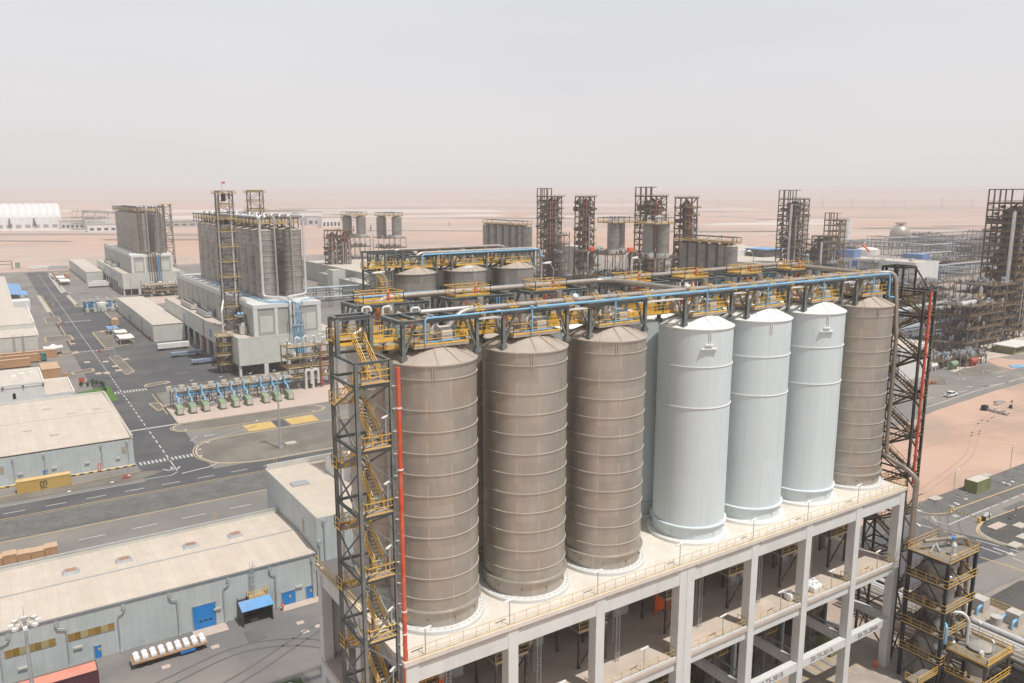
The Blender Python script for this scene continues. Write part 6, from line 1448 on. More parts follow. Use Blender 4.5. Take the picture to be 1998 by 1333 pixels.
        for k in range(4): m.bar((74.0, 319 if k % 2 else 323, 0.3 + k * 3.7), (74.0, 323 if k % 2 else 319, 4 + k * 3.7), 0.9, 0.2)
        m.build('stair_flight', YELF, t)
        t = thing('blower_skid', 'blue topped blower skid with a pale hood on the terrace of the near silo building', 'skid', (82, 323, 15)); m = MB(); m.box(80.6, 320.5, 18.5, 84, 326, 18.7); m.box(80.6, 320.5, 21.8, 84, 326, 22); m.build('floor', GRATE, t); m = MB()
        for a in (80.7, 83.9):
            for b in (320.6, 325.9): m.bar((a, b, 15), (a, b, 22.5), 0.25)
        m.build('frame', DARK, t); m = MB(); m.ball((81.6, 322, 22.8), 0.8, 8); m.ball((83.0, 322, 22.8), 0.8, 8); m.build('blower', BLUEP, t); m = MB(); m.box(81.0, 318.5, 15.2, 83.6, 320.2, 18.0); m.lathe([(1.0, 0), (0.7, 1.6)], (82.3, 319.3, 18), 10); m.build('hood', BOXG, t)
    else:
        t = thing('pipe_mast', 'rusty lattice mast with dark pipes behind the far silo building', 'tower', (150, 835, 0.1)); m = MB()
        for sx in (-4, 4):
            for sy in (-4, 4): m.bar((150 + sx, 835 + sy, 0.1), (150 + sx * 0.8, 835 + sy * 0.8, 60), 0.6)
        for k in range(10):
            z = k * 6; s = 1 if k % 2 else -1
            for sg in (-3.7, 3.7): m.bar((150 - 3.7 * s, 835 + sg, z), (150 + 3.7 * s, 835 + sg, z + 6), 0.35); m.bar((150 + sg, 835 - 3.7 * s, z), (150 + sg, 835 + 3.7 * s, z + 6), 0.35); m.bar((150 - 3.7, 835 + sg, z + 6), (153.7, 835 + sg, z + 6), 0.35)
        m.build('lattice', BROWN, t); MB().box(144, 830, 59.8, 156, 840, 60.4).build('head', YELF, t); MB().tube([(146, 831, 22), (146, 831, 60)], 0.5, 6).build('pipe', DARK, t)
    # pump skid with green enclosures in front
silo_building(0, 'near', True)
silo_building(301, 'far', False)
# ---------------------------------------------------------------- pump skids with green enclosures
def pump_skid(dy, tagname, n):
    xs = [46.9, 50.9, 55.0, 60.2, 64.5, 68.8, 74.5, 78.4, 82.8][:n]; xe = xs[-1] + 4
    yf = 264.2 + dy
    t = thing('skid_platform', 'tan platform on dark legs with light blue pipes behind the green enclosures, %s silo building' % tagname, 'platform', ((46 + xe) / 2, yf + 10, 0.16))
    MB().box(46, yf + 8.4, 5.9, xe, yf + 13.2, 6.1).build('floor', GRATE, t)
    m = MB()
    k = 46.4
    while k < xe:
        for y in (yf + 8.7, yf + 12.9): m.bar((k, y, 0.16), (k, y, 5.9), 0.25)
        m.bar((k, yf + 8.7, 0.4), (k + 4, yf + 8.7, 5.7), 0.14); k += 4.1
    m.bar((46.2, yf + 8.6, 5.75), (xe, yf + 8.6, 5.75), 0.25); m.bar((46.2, yf + 8.6, 3), (xe, yf + 8.6, 3), 0.2); m.build('frame', DARK, t)
    MB().rail([(46, yf + 13.2, 6.1), (46, yf + 8.4, 6.1)]).rail([(46, yf + 13.2, 6.1), (xe, yf + 13.2, 6.1)], step=2).build('railing', YELF, t)
    m = MB(); m.tube([(48, yf + 9.4, 4.6), (xe - 1, yf + 9.4, 4.6)], 0.62, 10); m.build('header_pipe', BLUEP, t)
    m = MB(); rr = random.Random(5 + int(dy))
    for k in range(n * 4):
        x = rr.uniform(46.5, xe - 1); y = rr.uniform(yf + 5, yf + 12); z = rr.uniform(0.8, 4.6); m.pipe([(x, y, 0.2), (x, y, z), (x + rr.uniform(-1.5, 1.5), y + rr.uniform(-2, 2), z), (x + rr.uniform(-1.5, 1.5), y, max(0.2, z - 2))], rr.choice((0.1, 0.16, 0.22)), 6)
    m.build('small_pipework', GALV, t)
    m = MB()
    for k in range(int(n * 1.6)): m.ball((rr.uniform(47, xe - 1), rr.uniform(yf + 6, yf + 12), rr.uniform(1, 3)), 0.5, 8)
    m.build('strainer', DARK, t)
    for k, x in enumerate(xs):
        u = thing('pump_enclosure', 'green box enclosure %s from the road in the row at the %s silo building' % (ORD[k], tagname), 'enclosure', (x, yf, 0.16), 'green pump enclosures')
        m = MB(); m.add([(x - 0.9, yf - 0.1, 0.45), (x + 1.0, yf - 0.1, 0.45), (x + 1.0, yf + 4.0, 0.45), (x - 0.9, yf + 4.0, 0.45), (x - 0.9, yf - 0.1, 2.55), (x + 1.0, yf - 0.1, 2.55), (x + 1.0, yf + 1.6, 3.05), (x - 0.9, yf + 1.6, 3.05), (x + 1.0, yf + 4, 3.05), (x - 0.9, yf + 4, 3.05)],
            [(3, 2, 1, 0), (4, 5, 6, 7), (7, 6, 8, 9), (0, 1, 5, 4), (1, 2, 8, 6, 5), (2, 3, 9, 8), (3, 0, 4, 7, 9)]); m.build('casing', GREENU, u, smooth=False)
        MB().box(x - 0.7, yf - 0.14, 0.7, x + 0.8, yf - 0.11, 2.4).build('louvre', BOXG, u); MB().box(x - 1.0, yf - 0.3, 0.16, x + 1.1, yf + 4.2, 0.44).build('base', DARK, u)
        p = thing('blue_suction_pipe', 'light blue bent pipe dropping to the %s green enclosure at the %s silo building' % (ORD[k], tagname), 'pipe', (x + 0.3, yf + 6, 3), 'blue pipes to the enclosures')
        MB().pipe([(x + 0.4, yf + 9.4, 6.0), (x + 0.4, yf + 9.0, 7.4), (x + 0.4, yf + 8.0, 7.2), (x + 0.4, yf + 7.8, 4.6), (x + 0.9, yf + 6.0, 4.0), (x + 0.5, yf + 5.0, 3.6), (x + 0.5, yf + 4.0, 3.0)], 0.3, 8).build('pipe_run', BLUEP, p)
        q = thing('filter_housing', 'grey box on the tan platform behind the %s green enclosure of the %s silo building' % (ORD[k], tagname), 'box', (x - 1.2, yf + 10.5, 6.1), 'grey boxes on the skid platforms')
        MB().box(x - 2.1, yf + 9.6, 6.3, x - 0.5, yf + 10.8, 7.7).build('casing', BOXG, q); m = MB()
        for a in (x - 2, x - 0.6): m.bar((a, yf + 10.2, 6.1), (a, yf + 10.2, 6.3), 0.15)
        m.build('feet', DARK, q)
        if k % 2 == 0: tlamp((x - 1.6, yf + 12.8, 6.1), 2.2, 'small pale T-shaped lamp %s along the tan platform of the %s silo building' % (ORD[k // 2], tagname), 'lamps on the skid platforms', 1.5, (0.9, 0.4))
pump_skid(0, 'near', 9); pump_skid(264.5, 'far', 6)
o = MB().lathe([(3.2, 0), (3.2, 5.0), (0.1, 5.6)], (55.5, 537, 0.16), 20).build('white_tank', WHITE, loc=(55.5, 537, 0.16)); tag(o, 'small white upright tank by the far row of enclosures', 'tank')
t = thing('blue_container', 'bright blue flat box beside the small white tank', 'container', (52, 552, 0.2)); MB().box(47, 551, 0.2, 63, 554, 4.6).build('body', BLUED, t); MB().box(47, 551.1, 4.605, 63, 553.9, 4.7).build('lid', BLUEP, t)
# multi-level pipe structure beside the near silo building
def pipe_structure(name, label, x0, x1, y0, y1, levels, seed, mm=DARK, n=20, group=None, pm=(GALV, INSUL), rail=True, yel=YELF, z0=0.1, bays=3):
    t = thing(name, label, 'process structure', ((x0 + x1) / 2, (y0 + y1) / 2, z0), group); rr = random.Random(seed)
    zt = levels[-1]; m = MB()
    for i in range(bays + 1):
        x = x0 + (x1 - x0) * i / bays
        for y in (y0, y1): m.bar((x, y, z0), (x, y, zt + (2.5 if rr.random() < 0.25 else 0)), 0.32)
    for z in levels:
        for y in (y0, y1): m.bar((x0, y, z - 0.2), (x1, y, z - 0.2), 0.3)
        for i in range(bays + 1): x = x0 + (x1 - x0) * i / bays; m.bar((x, y0, z - 0.2), (x, y1, z - 0.2), 0.26)
    zs = [z0] + list(levels)
    for a, b in zip(zs, zs[1:]):
        for i in range(bays):
            if rr.random() < 0.45: xa = x0 + (x1 - x0) * i / bays; xb = x0 + (x1 - x0) * (i + 1) / bays; m.bar((xa, y0, a), (xb, y0, b - .2), 0.18)
    m.build('frame', mm, t)
    for z in levels:
        MB().box(x0 - 0.3, y0 - 0.3, z - 0.04, x1 + 0.3, y1 + 0.3, z).build('floor', GRATE if mm is BROWN and not group else GRATEB, t)
        MB().rail([(x0 - 0.3, y1 + 0.3, z), (x0 - 0.3, y0 - 0.3, z), (x1 + 0.3, y0 - 0.3, z), (x1 + 0.3, y1 + 0.3, z)], step=2.0, r=0.06 if not group else 0.045, toe=0.15).build('railing', yel if not group else YELB, t)
    for c, mat in enumerate(pm):
        m = MB()
        for k in range(n):
            x, y = rr.uniform(x0 + .5, x1 - .5), rr.uniform(y0 + .3, y1 - .3); a = rr.randrange(len(zs)); z = zs[a]; h = rr.uniform(1.0, 3.0)
            q = rr.random()
            if q < 0.45: m.pipe([(x, y, z), (x, y, z + h), (x + rr.uniform(-3, 3), y, z + h), (x + rr.uniform(-1, 1), y, z)], rr.choice((0.1, 0.16, 0.25)), 6)
            elif q < 0.7: m.lathe([(0.4, 0), (0.55, 0.3), (0.55, h * 0.7), (0.2, h)], (x, y, z), 8)
            elif q < 0.85: m.tube([(x - 1.2, y, z + 0.8), (x + 1.2, y, z + 0.8)], 0.5, 8)
            else: m.obox((x, y, z + h / 3), (1.2, 0.9, h * 0.66), 0)
        m.build(('pipework', 'vessels', 'ducts')[c], mat, t)
    return t
t = pipe_structure('valve_structure', 'tan multi level valve structure standing before the front wall of the near silo building', 86.3, 104, 277, 284.5, [4.5, 8.2, 11.8, 15.8], 3, BROWN, 26)
m = MB(); m.tube([(98.5, 276.4, 0.2), (98.5, 276.4, 15.5)], 0.25, 8); m.build('red_riser', REDF, t)
for k in range(3): m = MB(); m.pipe([(90 + k * 3, 279, 15.8), (90 + k * 3, 279, 19), (91.4 + k * 3, 279, 19), (91.4 + k * 3, 279, 15.8)], 0.35, 8); m.build('pale_bend', INSUL, t)
for k in range(2): m = MB(); m.pipe([(92.3 + k * 2.6, 276, 0.2), (92.3 + k * 2.6, 276, 7.2), (94.3 + k * 2.6, 276, 7.2), (94.3 + k * 2.6, 276, 2)], 0.5, 8); m.build('pale_bend', INSUL, t)
pipe_structure('valve_structure', 'low valve structure of pale pipes before the far silo building', 88, 118, 590, 604, [4.0, 8.2], 4, BROWN, 30)
# ================================================================== SECOND SILO BLOCK behind the near one
SILO_S = silo_steel('silo_stainless_grey', (0.30, 0.285, 0.265), 0.12, rough=0.38)
BX = [67.0, 78.2, 89.6]; BY = 136.0; BR = 145.8
b2 = thing('silo_support_frame', 'mostly hidden concrete frame under the three domed grey silos behind the near block', 'support frame', (78.5, 141, 0))
MB().box(60.5, 129, 27.4, 96.5, 153, 28.4).build('deck', CONCD, b2)
for x in (61.5, 72.6, 84, 95.5):
    for y in (130, 152): MB().box(x - 0.6, y - 0.6, 0.05, x + 0.6, y + 0.6, 27.39).build('column', CONC, b2)
for row, yy in (('front', BY), ('back', BR)):
    for i, x in enumerate(BX):
        s = thing('storage_silo', 'grey steel silo, %s of three in the %s row of the second block' % (ORD[i], row), 'silo', (x, yy, 28.4), 'silos of the second block')
        silo_parts(s, SILO_S, ROOF_B, GREYPL, spacing=4.6, brackets=False, H=26.9)
        roof_frame(x + 0.25, yy - 1.75, yy + 2.75, 'grey steel frame over the %s silo, %s row of the second block' % (ORD[i], row), feet=55.6)
        t = thing('roof_platform', 'yellow railed platform on the %s silo roof, %s row of the second block' % (ORD[i], row), 'platform', (x, yy, 56.4), 'roof platforms of the second block')
        MB().box(x - 3, yy - 2.2, 56.35, x + 3.2, yy + 2.6, 56.42).build('floor', GRATE, t); MB().rail([(x - 3, yy + 2.6, 56.42), (x - 3, yy - 2.2, 56.42), (x + 3.2, yy - 2.2, 56.42), (x + 3.2, yy + 2.6, 56.42)], step=1.2, toe=0.3).build('railing', YEL, t)
        d = thing('roof_equipment', 'ducts and blue pipes on the %s silo roof, %s row, second block' % (ORD[i], row), 'equipment', (x, yy, 56.4), 'roof equipment of the second block')
        m = MB(); m.tube([(x - 0.5, yy - 0.5, 56.4), (x - 0.5, yy - 0.5, 58.6)], 0.36, 8); m.lathe([(0.7, 0), (0.7, 0.7), (0.3, 1.1)], (x + 0.8, yy + 0.8, 56.4), 10); m.obox((x + 1.2, yy - 1.4, 57.0), (1, 0.8, 1.2)); m.build('ducting', PIPE, d)
        m = MB(); m.pipe([(x + 2, yy - 1.6, 56.5), (x + 2, yy - 1.6, 58.7)], 0.1, 6); m.pipe([(x - 2, yy - 1.8, 56.7), (x + 2.4, yy - 1.8, 56.7)], 0.08, 6); m.build('pipes', BLUEP, d)
for i in range(2):
    t = thing('roof_walkway', 'yellow railed walkway after the %s silo roof of the second block' % ORD[i], 'walkway', (BX[i] + 5.6, BY + 1, 56.2), 'walkways of the second block'); a, b = BX[i] + 3.3, BX[i + 1] - 3.1
    MB().box(a, BY + 0.4, 56.2, b, BY + 1.8, 56.27).build('floor', GRATE, t); MB().rail([(a, BY + 0.4, 56.27), (b, BY + 0.4, 56.27)], toe=0.3).rail([(a, BY + 1.8, 56.27), (b, BY + 1.8, 56.27)], toe=0.3).build('railing', YEL, t)
pipe_thing('conveying_pipe', 'thick dull steel pipe along the front frames of the second block', [(66.4, BY - 1, 57.2), (68, BY - 0.9, ZP), (70, BY - 0.8, ZP), (94.2, BY - 0.8, ZP), (95.6, BY - 1.6, ZP - 0.6), (95.6, BY - 1.8, 29)], 0.33, PIPE, flange=6, bend=1.6)
pipe_thing('conveying_pipe', 'thick dull steel pipe along the back frames of the second block', [(66.4, BR, 57.2), (68, BR, ZP), (70, BR, ZP), (93.5, BR, ZP), (95.8, BR, ZP - 2), (96, BR, 30)], 0.33, PIPE, flange=6, bend=1.6)
pipe_thing('blue_air_pipe', 'light blue pipe along the front frame edge of the second block', [(68.0, BY - 2.1, 56.6), (68.0, BY - 2.1, TOP + 0.3), (95.0, BY - 2.1, TOP + 0.4), (95.0, BY - 2.2, 57.4), (96, BY - 2.3, 57.3)], 0.18, BLUEP, bend=0.6)
pipe_thing('blue_air_pipe', 'light blue pipe along the back row of the second block', [(68.0, BR + 2, TOP + 0.3), (95.0, BR + 2, TOP + 0.3)], 0.17, BLUEP)
stair_tower('grey_stair_tower', 'grey steel stair tower with yellow stairs beside the three domed silos', 57.0, 60.2, 130.4, 136.0, [53.6, 47.8, 42.0, 36.2, 30.4], 56.2, STEEL, up=59.5)
t = thing('landing_frame', 'steel head frame with a yellow landing above the second block stairs', 'steel frame', (59, 137, 56)); m = MB()
for x in (60.6, 64.0):
    for y in (134.0, 137): m.hbar((x, y, 53), (x, y, 59.5), 0.34)
for y in (134, 137): m.hbar((57, y, 59.5), (64, y, 59.5), 0.3)
m.build('frame', STEEL, t); MB().box(57.2, 134, 56.6, 64, 137, 56.7).build('floor', GRATE, t); MB().rail([(57.2, 137, 56.7), (57.2, 134, 56.7), (64, 134, 56.7)], toe=0.3).build('railing', YEL, t)

# ================================================================== PROCESS PLANT
def lattice_tower(name, label, cx, cy, a, b, ztop, nb=(2, 2), step=4.2, mm=BROWN, seed=1, head=0.0, red=True, solid=True, white=None, group='lattice process towers', side=True, flr=GRATEB):
    t = thing(name, label, 'process tower', (cx, cy, 0.1), group); rr = random.Random(seed)
    x0, x1, y0, y1 = cx - a / 2, cx + a / 2, cy - b / 2, cy + b / 2
    m = MB(); brc = MB()
    xs = [x0 + a * i / nb[0] for i in range(nb[0] + 1)]; ys = [y0 + b * i / nb[1] for i in range(nb[1] + 1)]
    zl = []; z = 4.0
    while z < ztop - 3: zl.append(z); z += step * rr.uniform(0.8, 1.15)
    zl.append(ztop)
    for i, x in enumerate(xs):
        for j, y in enumerate(ys):
            if 0 < i < nb[0] and 0 < j < nb[1]: continue
            m.bar((x, y, 0.1), (x, y, ztop + (head if j == len(ys) - 1 or i == 0 else 0)), 0.55)
    if head:
        m.bar((x0, y0, ztop + head), (x0, y1, ztop + head), 0.45); m.bar((x0, y1, ztop + head), (x1, y1, ztop + head), 0.45); m.bar((x0, y0, ztop + head), (xs[1], y0, ztop + head), 0.45)
    for k, z in enumerate(zl):
        for y in ys: m.bar((x0, y, z - 0.25), (x1, y, z - 0.25), 0.38)
        for x in xs: m.bar((x, y0, z - 0.25), (x, y1, z - 0.25), 0.38)
        e = rr.choice((0.3, 0.3, 0.9)); ex = rr.choice((0, 0, 0.9))
        fl = MB(); rl = MB(); fl.box(x0 - e, y0 - e - ex, z - 0.02, x1 + e + ex, y1 + e * 0.3, z + 0.16)
        rl.rail([(x0 - e, y1, z + .16), (x0 - e, y0 - e - ex, z + .16), (x1 + e + ex, y0 - e - ex, z + .16), (x1 + e + ex, y1, z + .16)], step=2.5, r=0.07, toe=0.25); fl.build('floor', flr, t); rl.build('railing', YELB, t)
        zp = zl[k - 1] if k else 0.1
        for i in range(nb[0]):
            if rr.random() < 0.6: s = rr.random() < 0.5; brc.bar((xs[i + s], y0, zp), (xs[i + 1 - s], y0, z - .3), 0.26)
        for j in range(nb[1]):
            if rr.random() < 0.7: s = rr.random() < 0.5; brc.bar((x0, ys[j + s], zp), (x0, ys[j + 1 - s], z - .3), 0.26)
            if rr.random() < 0.4: s = rr.random() < 0.5; brc.bar((x1, ys[j + s], zp), (x1, ys[j + 1 - s], z - .3), 0.26)
    m.build('frame', mm, t); brc.build('bracing', mm, t)
    if solid:
        v = MB(); v.lathe([(a * 0.12, 6), (a * 0.24, 9), (a * 0.24, ztop - 14), (a * 0.30, ztop - 9), (a * 0.30, ztop - 4), (0.3, ztop - 1)], (cx + a * 0.08, cy, 0), 16); v.lathe([(a * 0.10, 2), (a * 0.10, ztop * 0.55), (0.2, ztop * 0.6)], (cx - a * 0.25, cy - b * 0.2, 0), 12); v.build('reactor', SOOT, t)
        v = MB()
        for _ in range(int(ztop * 2.2)):
            z = rr.choice(zl[:-1]); x, y = rr.uniform(x0, x1), rr.uniform(y0, y1); q = rr.random()
            if q < 0.4: v.obox((x, y, z + 1.2), (rr.uniform(1.5, 4), rr.uniform(1.5, 3), rr.uniform(1, 2.8)))
            elif q < 0.7: v.tube([(x - 1.5, y, z + 1.5), (x + 1.5, y, z + 1.5)], 0.7, 8)
            else: v.pipe([(x, y, z), (x, y, z + 3), (x + rr.uniform(-3, 3), y, z + 3)], 0.3, 6)
        v.build('equipment', SOOT if seed % 2 else BROWN, t)
        v = MB()
        for k in range(5): x, y = rr.uniform(x0 + 1, x1), y0 - 0.5 - 0.2 * k; v.tube([(x, y, rr.uniform(3, 12)), (x, y, ztop * rr.uniform(0.5, 0.95))], rr.choice((0.18, 0.25, 0.35)), 6)
        v.build('vertical_pipes', GALV, t)
    if side:
        v = MB()
        for zp, z in zip([0.1] + zl, zl):
            n = 7; d = 1 if zl.index(z) % 2 else -1
            v.bar((x1 + 1.0, cy - d * b * 0.35, zp), (x1 + 1.0, cy + d * b * 0.35, z), 0.9, 0.25)
        v.build('stair_flights', YELB, t)
    if red: MB().tube([(cx - a * red if red is not True else cx, y0 - 0.7, 0.2), (cx - a * red if red is not True else cx, y0 - 0.7, ztop - 2)], 0.32, 6).build('red_riser', REDF, t)
    if white is not None: MB().tube([(x0 - 1.0, y0 + white, 0.2), (x0 - 1.0, y0 + white, ztop - 4)], 0.9, 10).tube([(x0 - 1.0, y0 + white, ztop - 4), (cx, y0 + white, ztop - 4)], 0.5, 8).build('white_stack', INSUL, t)
    return t
def P(px, D): v = far(px, D); return v.x, v.y
x, y = P(1072, 560); lattice_tower('reactor_tower', 'brown lattice reactor tower rising behind the three domed silos, one red stripe', x, y, 12, 12, 68, (3, 3), 3.6, BROWN, 11, 5.5, 0.2)
x, y = P(1095, 548); pipe_structure('stair_structure', 'lower brown structure with pale pipes leaning on the first reactor tower', x - 3, x + 5, y - 3, y + 4, [6, 12, 18, 24, 30, 36, 42], 31, BROWN, 24, 'brown process structures', bays=2)
x, y = P(1141, 525); lattice_tower('reactor_tower', 'slim brown lattice tower between the first and the tallest reactor tower', x, y, 9, 8.5, 68, (2, 2), 4.4, BROWN, 12, 0.1, 0.3)
x, y = P(1145, 512); lattice_tower('reactor_tower', 'low brown hopper tower with a yellow deck at the foot of the slim lattice tower', x, y, 12.5, 9, 34, (2, 1), 7, BROWN, 13, 0.1, True)
x, y = P(1270, 492); lattice_tower('reactor_tower', 'tallest brown lattice reactor tower behind the pale twin silos', x, y, 13, 13, 68.5, (3, 3), 3.6, BROWN, 14, 5.3, 0.2)
x, y = P(1339, 505); lattice_tower('reactor_tower', 'slim brown lattice tower with a crowded top behind the row of grey silos', x, y, 9.6, 9, 67.5, (2, 2), 4.4, BROWN, 15, 0.1, 0.25)
x, y = P(1345, 498); lattice_tower('reactor_tower', 'low brown structure at the foot of the slim crowded tower', x, y, 13, 8, 40, (2, 1), 6, BROWN, 16, 0.1, True)
x, y = P(1549, 640); lattice_tower('reactor_tower', 'dark brown lattice reactor tower with a white stack in the middle of the plant', x, y, 16, 15, 66, (3, 3), 3.6, DARK, 17, 6.5, 0.0, True, 2.5)
x, y = P(1632, 665); lattice_tower('reactor_tower', 'short brown lattice tower with a crowded yellow crown', x, y, 11, 10.5, 50, (2, 2), 5, BROWN, 18, 5.5, 0.0, False)
x, y = P(1614, 640); lattice_tower('reactor_tower', 'low dark structure with a pale stack beside the short yellow crowned tower', x, y, 16, 10, 39, (2, 2), 5, DARK, 19, 0.1, 0.0, True, 1)
x, y = P(1592, 648); lattice_tower('reactor_tower', 'small brown boxy structure between the dark reactor tower and the low dark structure', x, y, 9, 9, 32, (1, 1), 5, BROWN, 20, 0.1, 0.0, True)
x, y = P(1978, 462); lattice_tower('reactor_tower', 'huge dark reactor tower with a pale double stack standing on the plant side', x, y, 16.5, 16, 65.5, (3, 3), 3.6, DARK, 21, 6.5, 0.0, True, 2.8)
# silo clusters in the plant
def cluster(label, pts, r, z0, z1, group, mat=SILO_S, gal=None, skirt=False, rise=2.0):
    first = None
    for k, (x, y) in enumerate(pts):
        lab = label % ORD[k]
        if first is None:
            s = thing('plant_silo', lab, 'silo', (x, y, z0), group); c = (x, y, z0); H = z1 - z0
            MB().lathe([(r, H * 0.14 if skirt else 0), (r, H)], c, 24).build('shell', mat, s)
            if skirt: MB().lathe([(r * 1.02, 0), (r * 1.02, H * 0.139)], c, 24).build('skirt', INSUL, s)
            m = MB()
            for q in range(1, 6): z = H * (0.14 + q * 0.15); m.lathe([(r, z - 0.08), (r + 0.14, z - 0.08), (r + 0.14, z + 0.08), (r, z + 0.08)], c, 24)
            m.build('stiffener_rings', GREYPL, s); MB().lathe([(r + 0.1, H), (r + 0.1, H + 0.15), (0.4, H + rise)], c, 24).build('cone_roof', ROOF_B, s); first = s
        else: dup(first, (x, y, z0), lab)
def gallery(label, x0, x1, y0, y1, z, seed, group='roof galleries on plant silos', h=3.0):
    t = thing('silo_gallery', label, 'gallery', ((x0 + x1) / 2, (y0 + y1) / 2, z), group); rr = random.Random(seed)
    MB().box(x0, y0, z, x1, y1, z + 0.15).build('floor', GRATE, t)
    MB().rail([(x0, y0, z + 0.15), (x1, y0, z + 0.15), (x1, y1, z + 0.15), (x0, y1, z + 0.15)], True, step=2, r=0.08, toe=0.45).build('railing', YELF, t)
    m = MB(); n = max(2, int((x1 - x0) / 4)); 
    for i in range(n + 1):
        x = x0 + (x1 - x0) * i / n
        for y in (y0, y1): m.bar((x, y, z), (x, y, z + h), 0.25)
        m.bar((x, y0, z + h), (x, y1, z + h), 0.25)
    for y in (y0, y1): m.bar((x0, y, z + h), (x1, y, z + h), 0.28)
    m.build('frame', DARK, t)
    m = MB()
    for i in range(n * 2): x = x0 + (x1 - x0) * (i + 0.5) / (n * 2); y = rr.uniform(y0 + .5, y1 - .5); m.pipe([(x, y, z), (x, y, z + h + 0.8), (x + 1.6, y, z + h + 0.8), (x + 1.6, y, z + 1)], 0.3, 8)
    m.build('pipe_bends', INSUL, t)
def steel_legs(label, x0, x1, y0, y1, z, seed, mm=BROWN, group='steel tables under plant silos', levels=(0.45,)):
    return pipe_structure('silo_table', label, x0, x1, y0, y1, [z * q for q in levels] + [z], seed, mm, 70, group, (GALV, SOOT, SOOT), bays=4)
x, y = P(1198, 445); pts = [(x, y), (x + 7.6, y + 4)]; cluster('grey plant silo on a high table left of the tallest tower, %s of two'.replace('left of', 'before'), pts, 3.3, 37.5, 54, 'high silos on tables', skirt=True)
gallery('yellow deck with white bends over the farther of the two high silo pairs', x - 4.5, x + 11.5, y - 4.5, y + 8, 54.2, 41)
steel_legs('brown steel table under the farther pair of high silos', x - 8, x + 14, y - 5, y + 10, 37.4, 42, levels=(0.22, 0.45, 0.7))
x, y = P(1268, 408); pts = [(x, y), (x + 4.6, y - 5.2)]; cluster('grey plant silo on a high table in front of the tallest tower, %s of two', pts, 3.2, 38.5, 55, 'high silos on tables', skirt=True)
gallery('yellow deck with white bends over the nearer of the two high silo pairs', x - 4.5, x + 8.5, y - 9, y + 4, 55.2, 43)
steel_legs('brown steel table under the nearer pair of high silos', x - 8, x + 12, y - 10, y + 6, 38.4, 44, levels=(0.22, 0.45, 0.7))
for k, (px, D) in enumerate(((1156, 470), (1232, 440))):
    x, y = P(px, D); z = zat((490, 492)[k], x, y); t = thing('orange_filter', 'orange filter vessel beside the high silos, %s from the slim tower' % ORD[k], 'filter vessel', (x, y, z - 3), 'orange filter vessels')
    MB().lathe([(1.3, 0), (1.3, 4.2)], (x, y, z - 3.5), 14).build('body', BROWN, t); MB().lathe([(1.7, 0), (1.8, 1.6), (1.5, 2.4), (0.3, 2.6)], (x, y, z), 14).build('cap', ORANGE, t)
    MB().pipe([(x, y, z), (x - 4, y - 1.5, z - 1), (x - 4, y - 1.5, z - 12), (x - 2, y - 2, z - 16), (x - 2, y - 2, 8)], 0.4, 8).build('pale_pipe', GALV, t); m = MB(); m.bar((x, y, 0.1), (x, y, z - 3), 0.8); m.build('support', BROWN, t)
pts = []
for k, px in enumerate((1340, 1358, 1377, 1397, 1417, 1432)): pts.append(P(px, 440 - k * 5))
cluster('grey silo %s from the slim crowded tower in the low row of the plant', pts, 3.0, 22, 44.0, 'low row of plant silos')
gallery('yellow brown gallery along the tops of the low row of plant silos', min(p[0] for p in pts) - 2, max(p[0] for p in pts) + 2, min(p[1] for p in pts) - 2, max(p[1] for p in pts) + 3, 45.5, 45)
steel_legs('steel table below the low row of plant silos', min(p[0] for p in pts) - 4, max(p[0] for p in pts) + 4, min(p[1] for p in pts) - 4, max(p[1] for p in pts) + 4, 21.9, 46)
pts = []
for k, px in enumerate((950, 964, 978, 992, 1006, 1019, 1030)): pts.append(P(px, 650 - k * 7))
cluster('distant grey silo %s from the left in the row behind the three domed silos'.replace(' from the left', ''), pts, 3.4, 20, 45.5, 'distant row of silos')
gallery('pale gallery with white bends along the distant row of silos', min(p[0] for p in pts) - 2, max(p[0] for p in pts) + 2, min(p[1] for p in pts) - 2, max(p[1] for p in pts) + 3, 46.5, 47)
steel_legs('low table under the distant row of silos behind the domed silos', min(p[0] for p in pts) - 3, max(p[0] for p in pts) + 3, min(p[1] for p in pts) - 3, max(p[1] for p in pts) + 3, 19.9, 48)
for q, (pxs, D) in enumerate((((676, 703), 720), ((743, 773), 700))):
    pts = [P(pxs[0], D), P(pxs[1], D - 8)]; r = 4.2
    cluster(('grey desert side silo %s of the farther pair', 'grey desert side silo %s of the nearer pair')[q], pts, r, 33, 50, 'silo pairs near the desert edge', skirt=True)
    gallery(('brown gallery over the farther desert side silo pair', 'brown gallery over the nearer desert side silo pair')[q], pts[0][0] - 4, pts[1][0] + 4, pts[1][1] - 4, pts[0][1] + 4, 51.2, 51 + q)
    steel_legs(('brown steel table under the farther desert side silo pair', 'brown steel table under the nearer desert side silo pair')[q], pts[0][0] - 6, pts[1][0] + 6, pts[1][1] - 5, pts[0][1] + 5, 32.9, 53 + q, levels=(0.4, 0.75))
for q, px in enumerate((643, 668)):
    x, y = P(px, 660); lattice_tower('access_frame', 'brown yellow stair frame with a red riser near the desert edge, %s one' % ('farther', 'nearer')[q], x, y, 8, 8, 41, (1, 1), 4.5, BROWN, 60 + q, 0.1, 0.1, True)
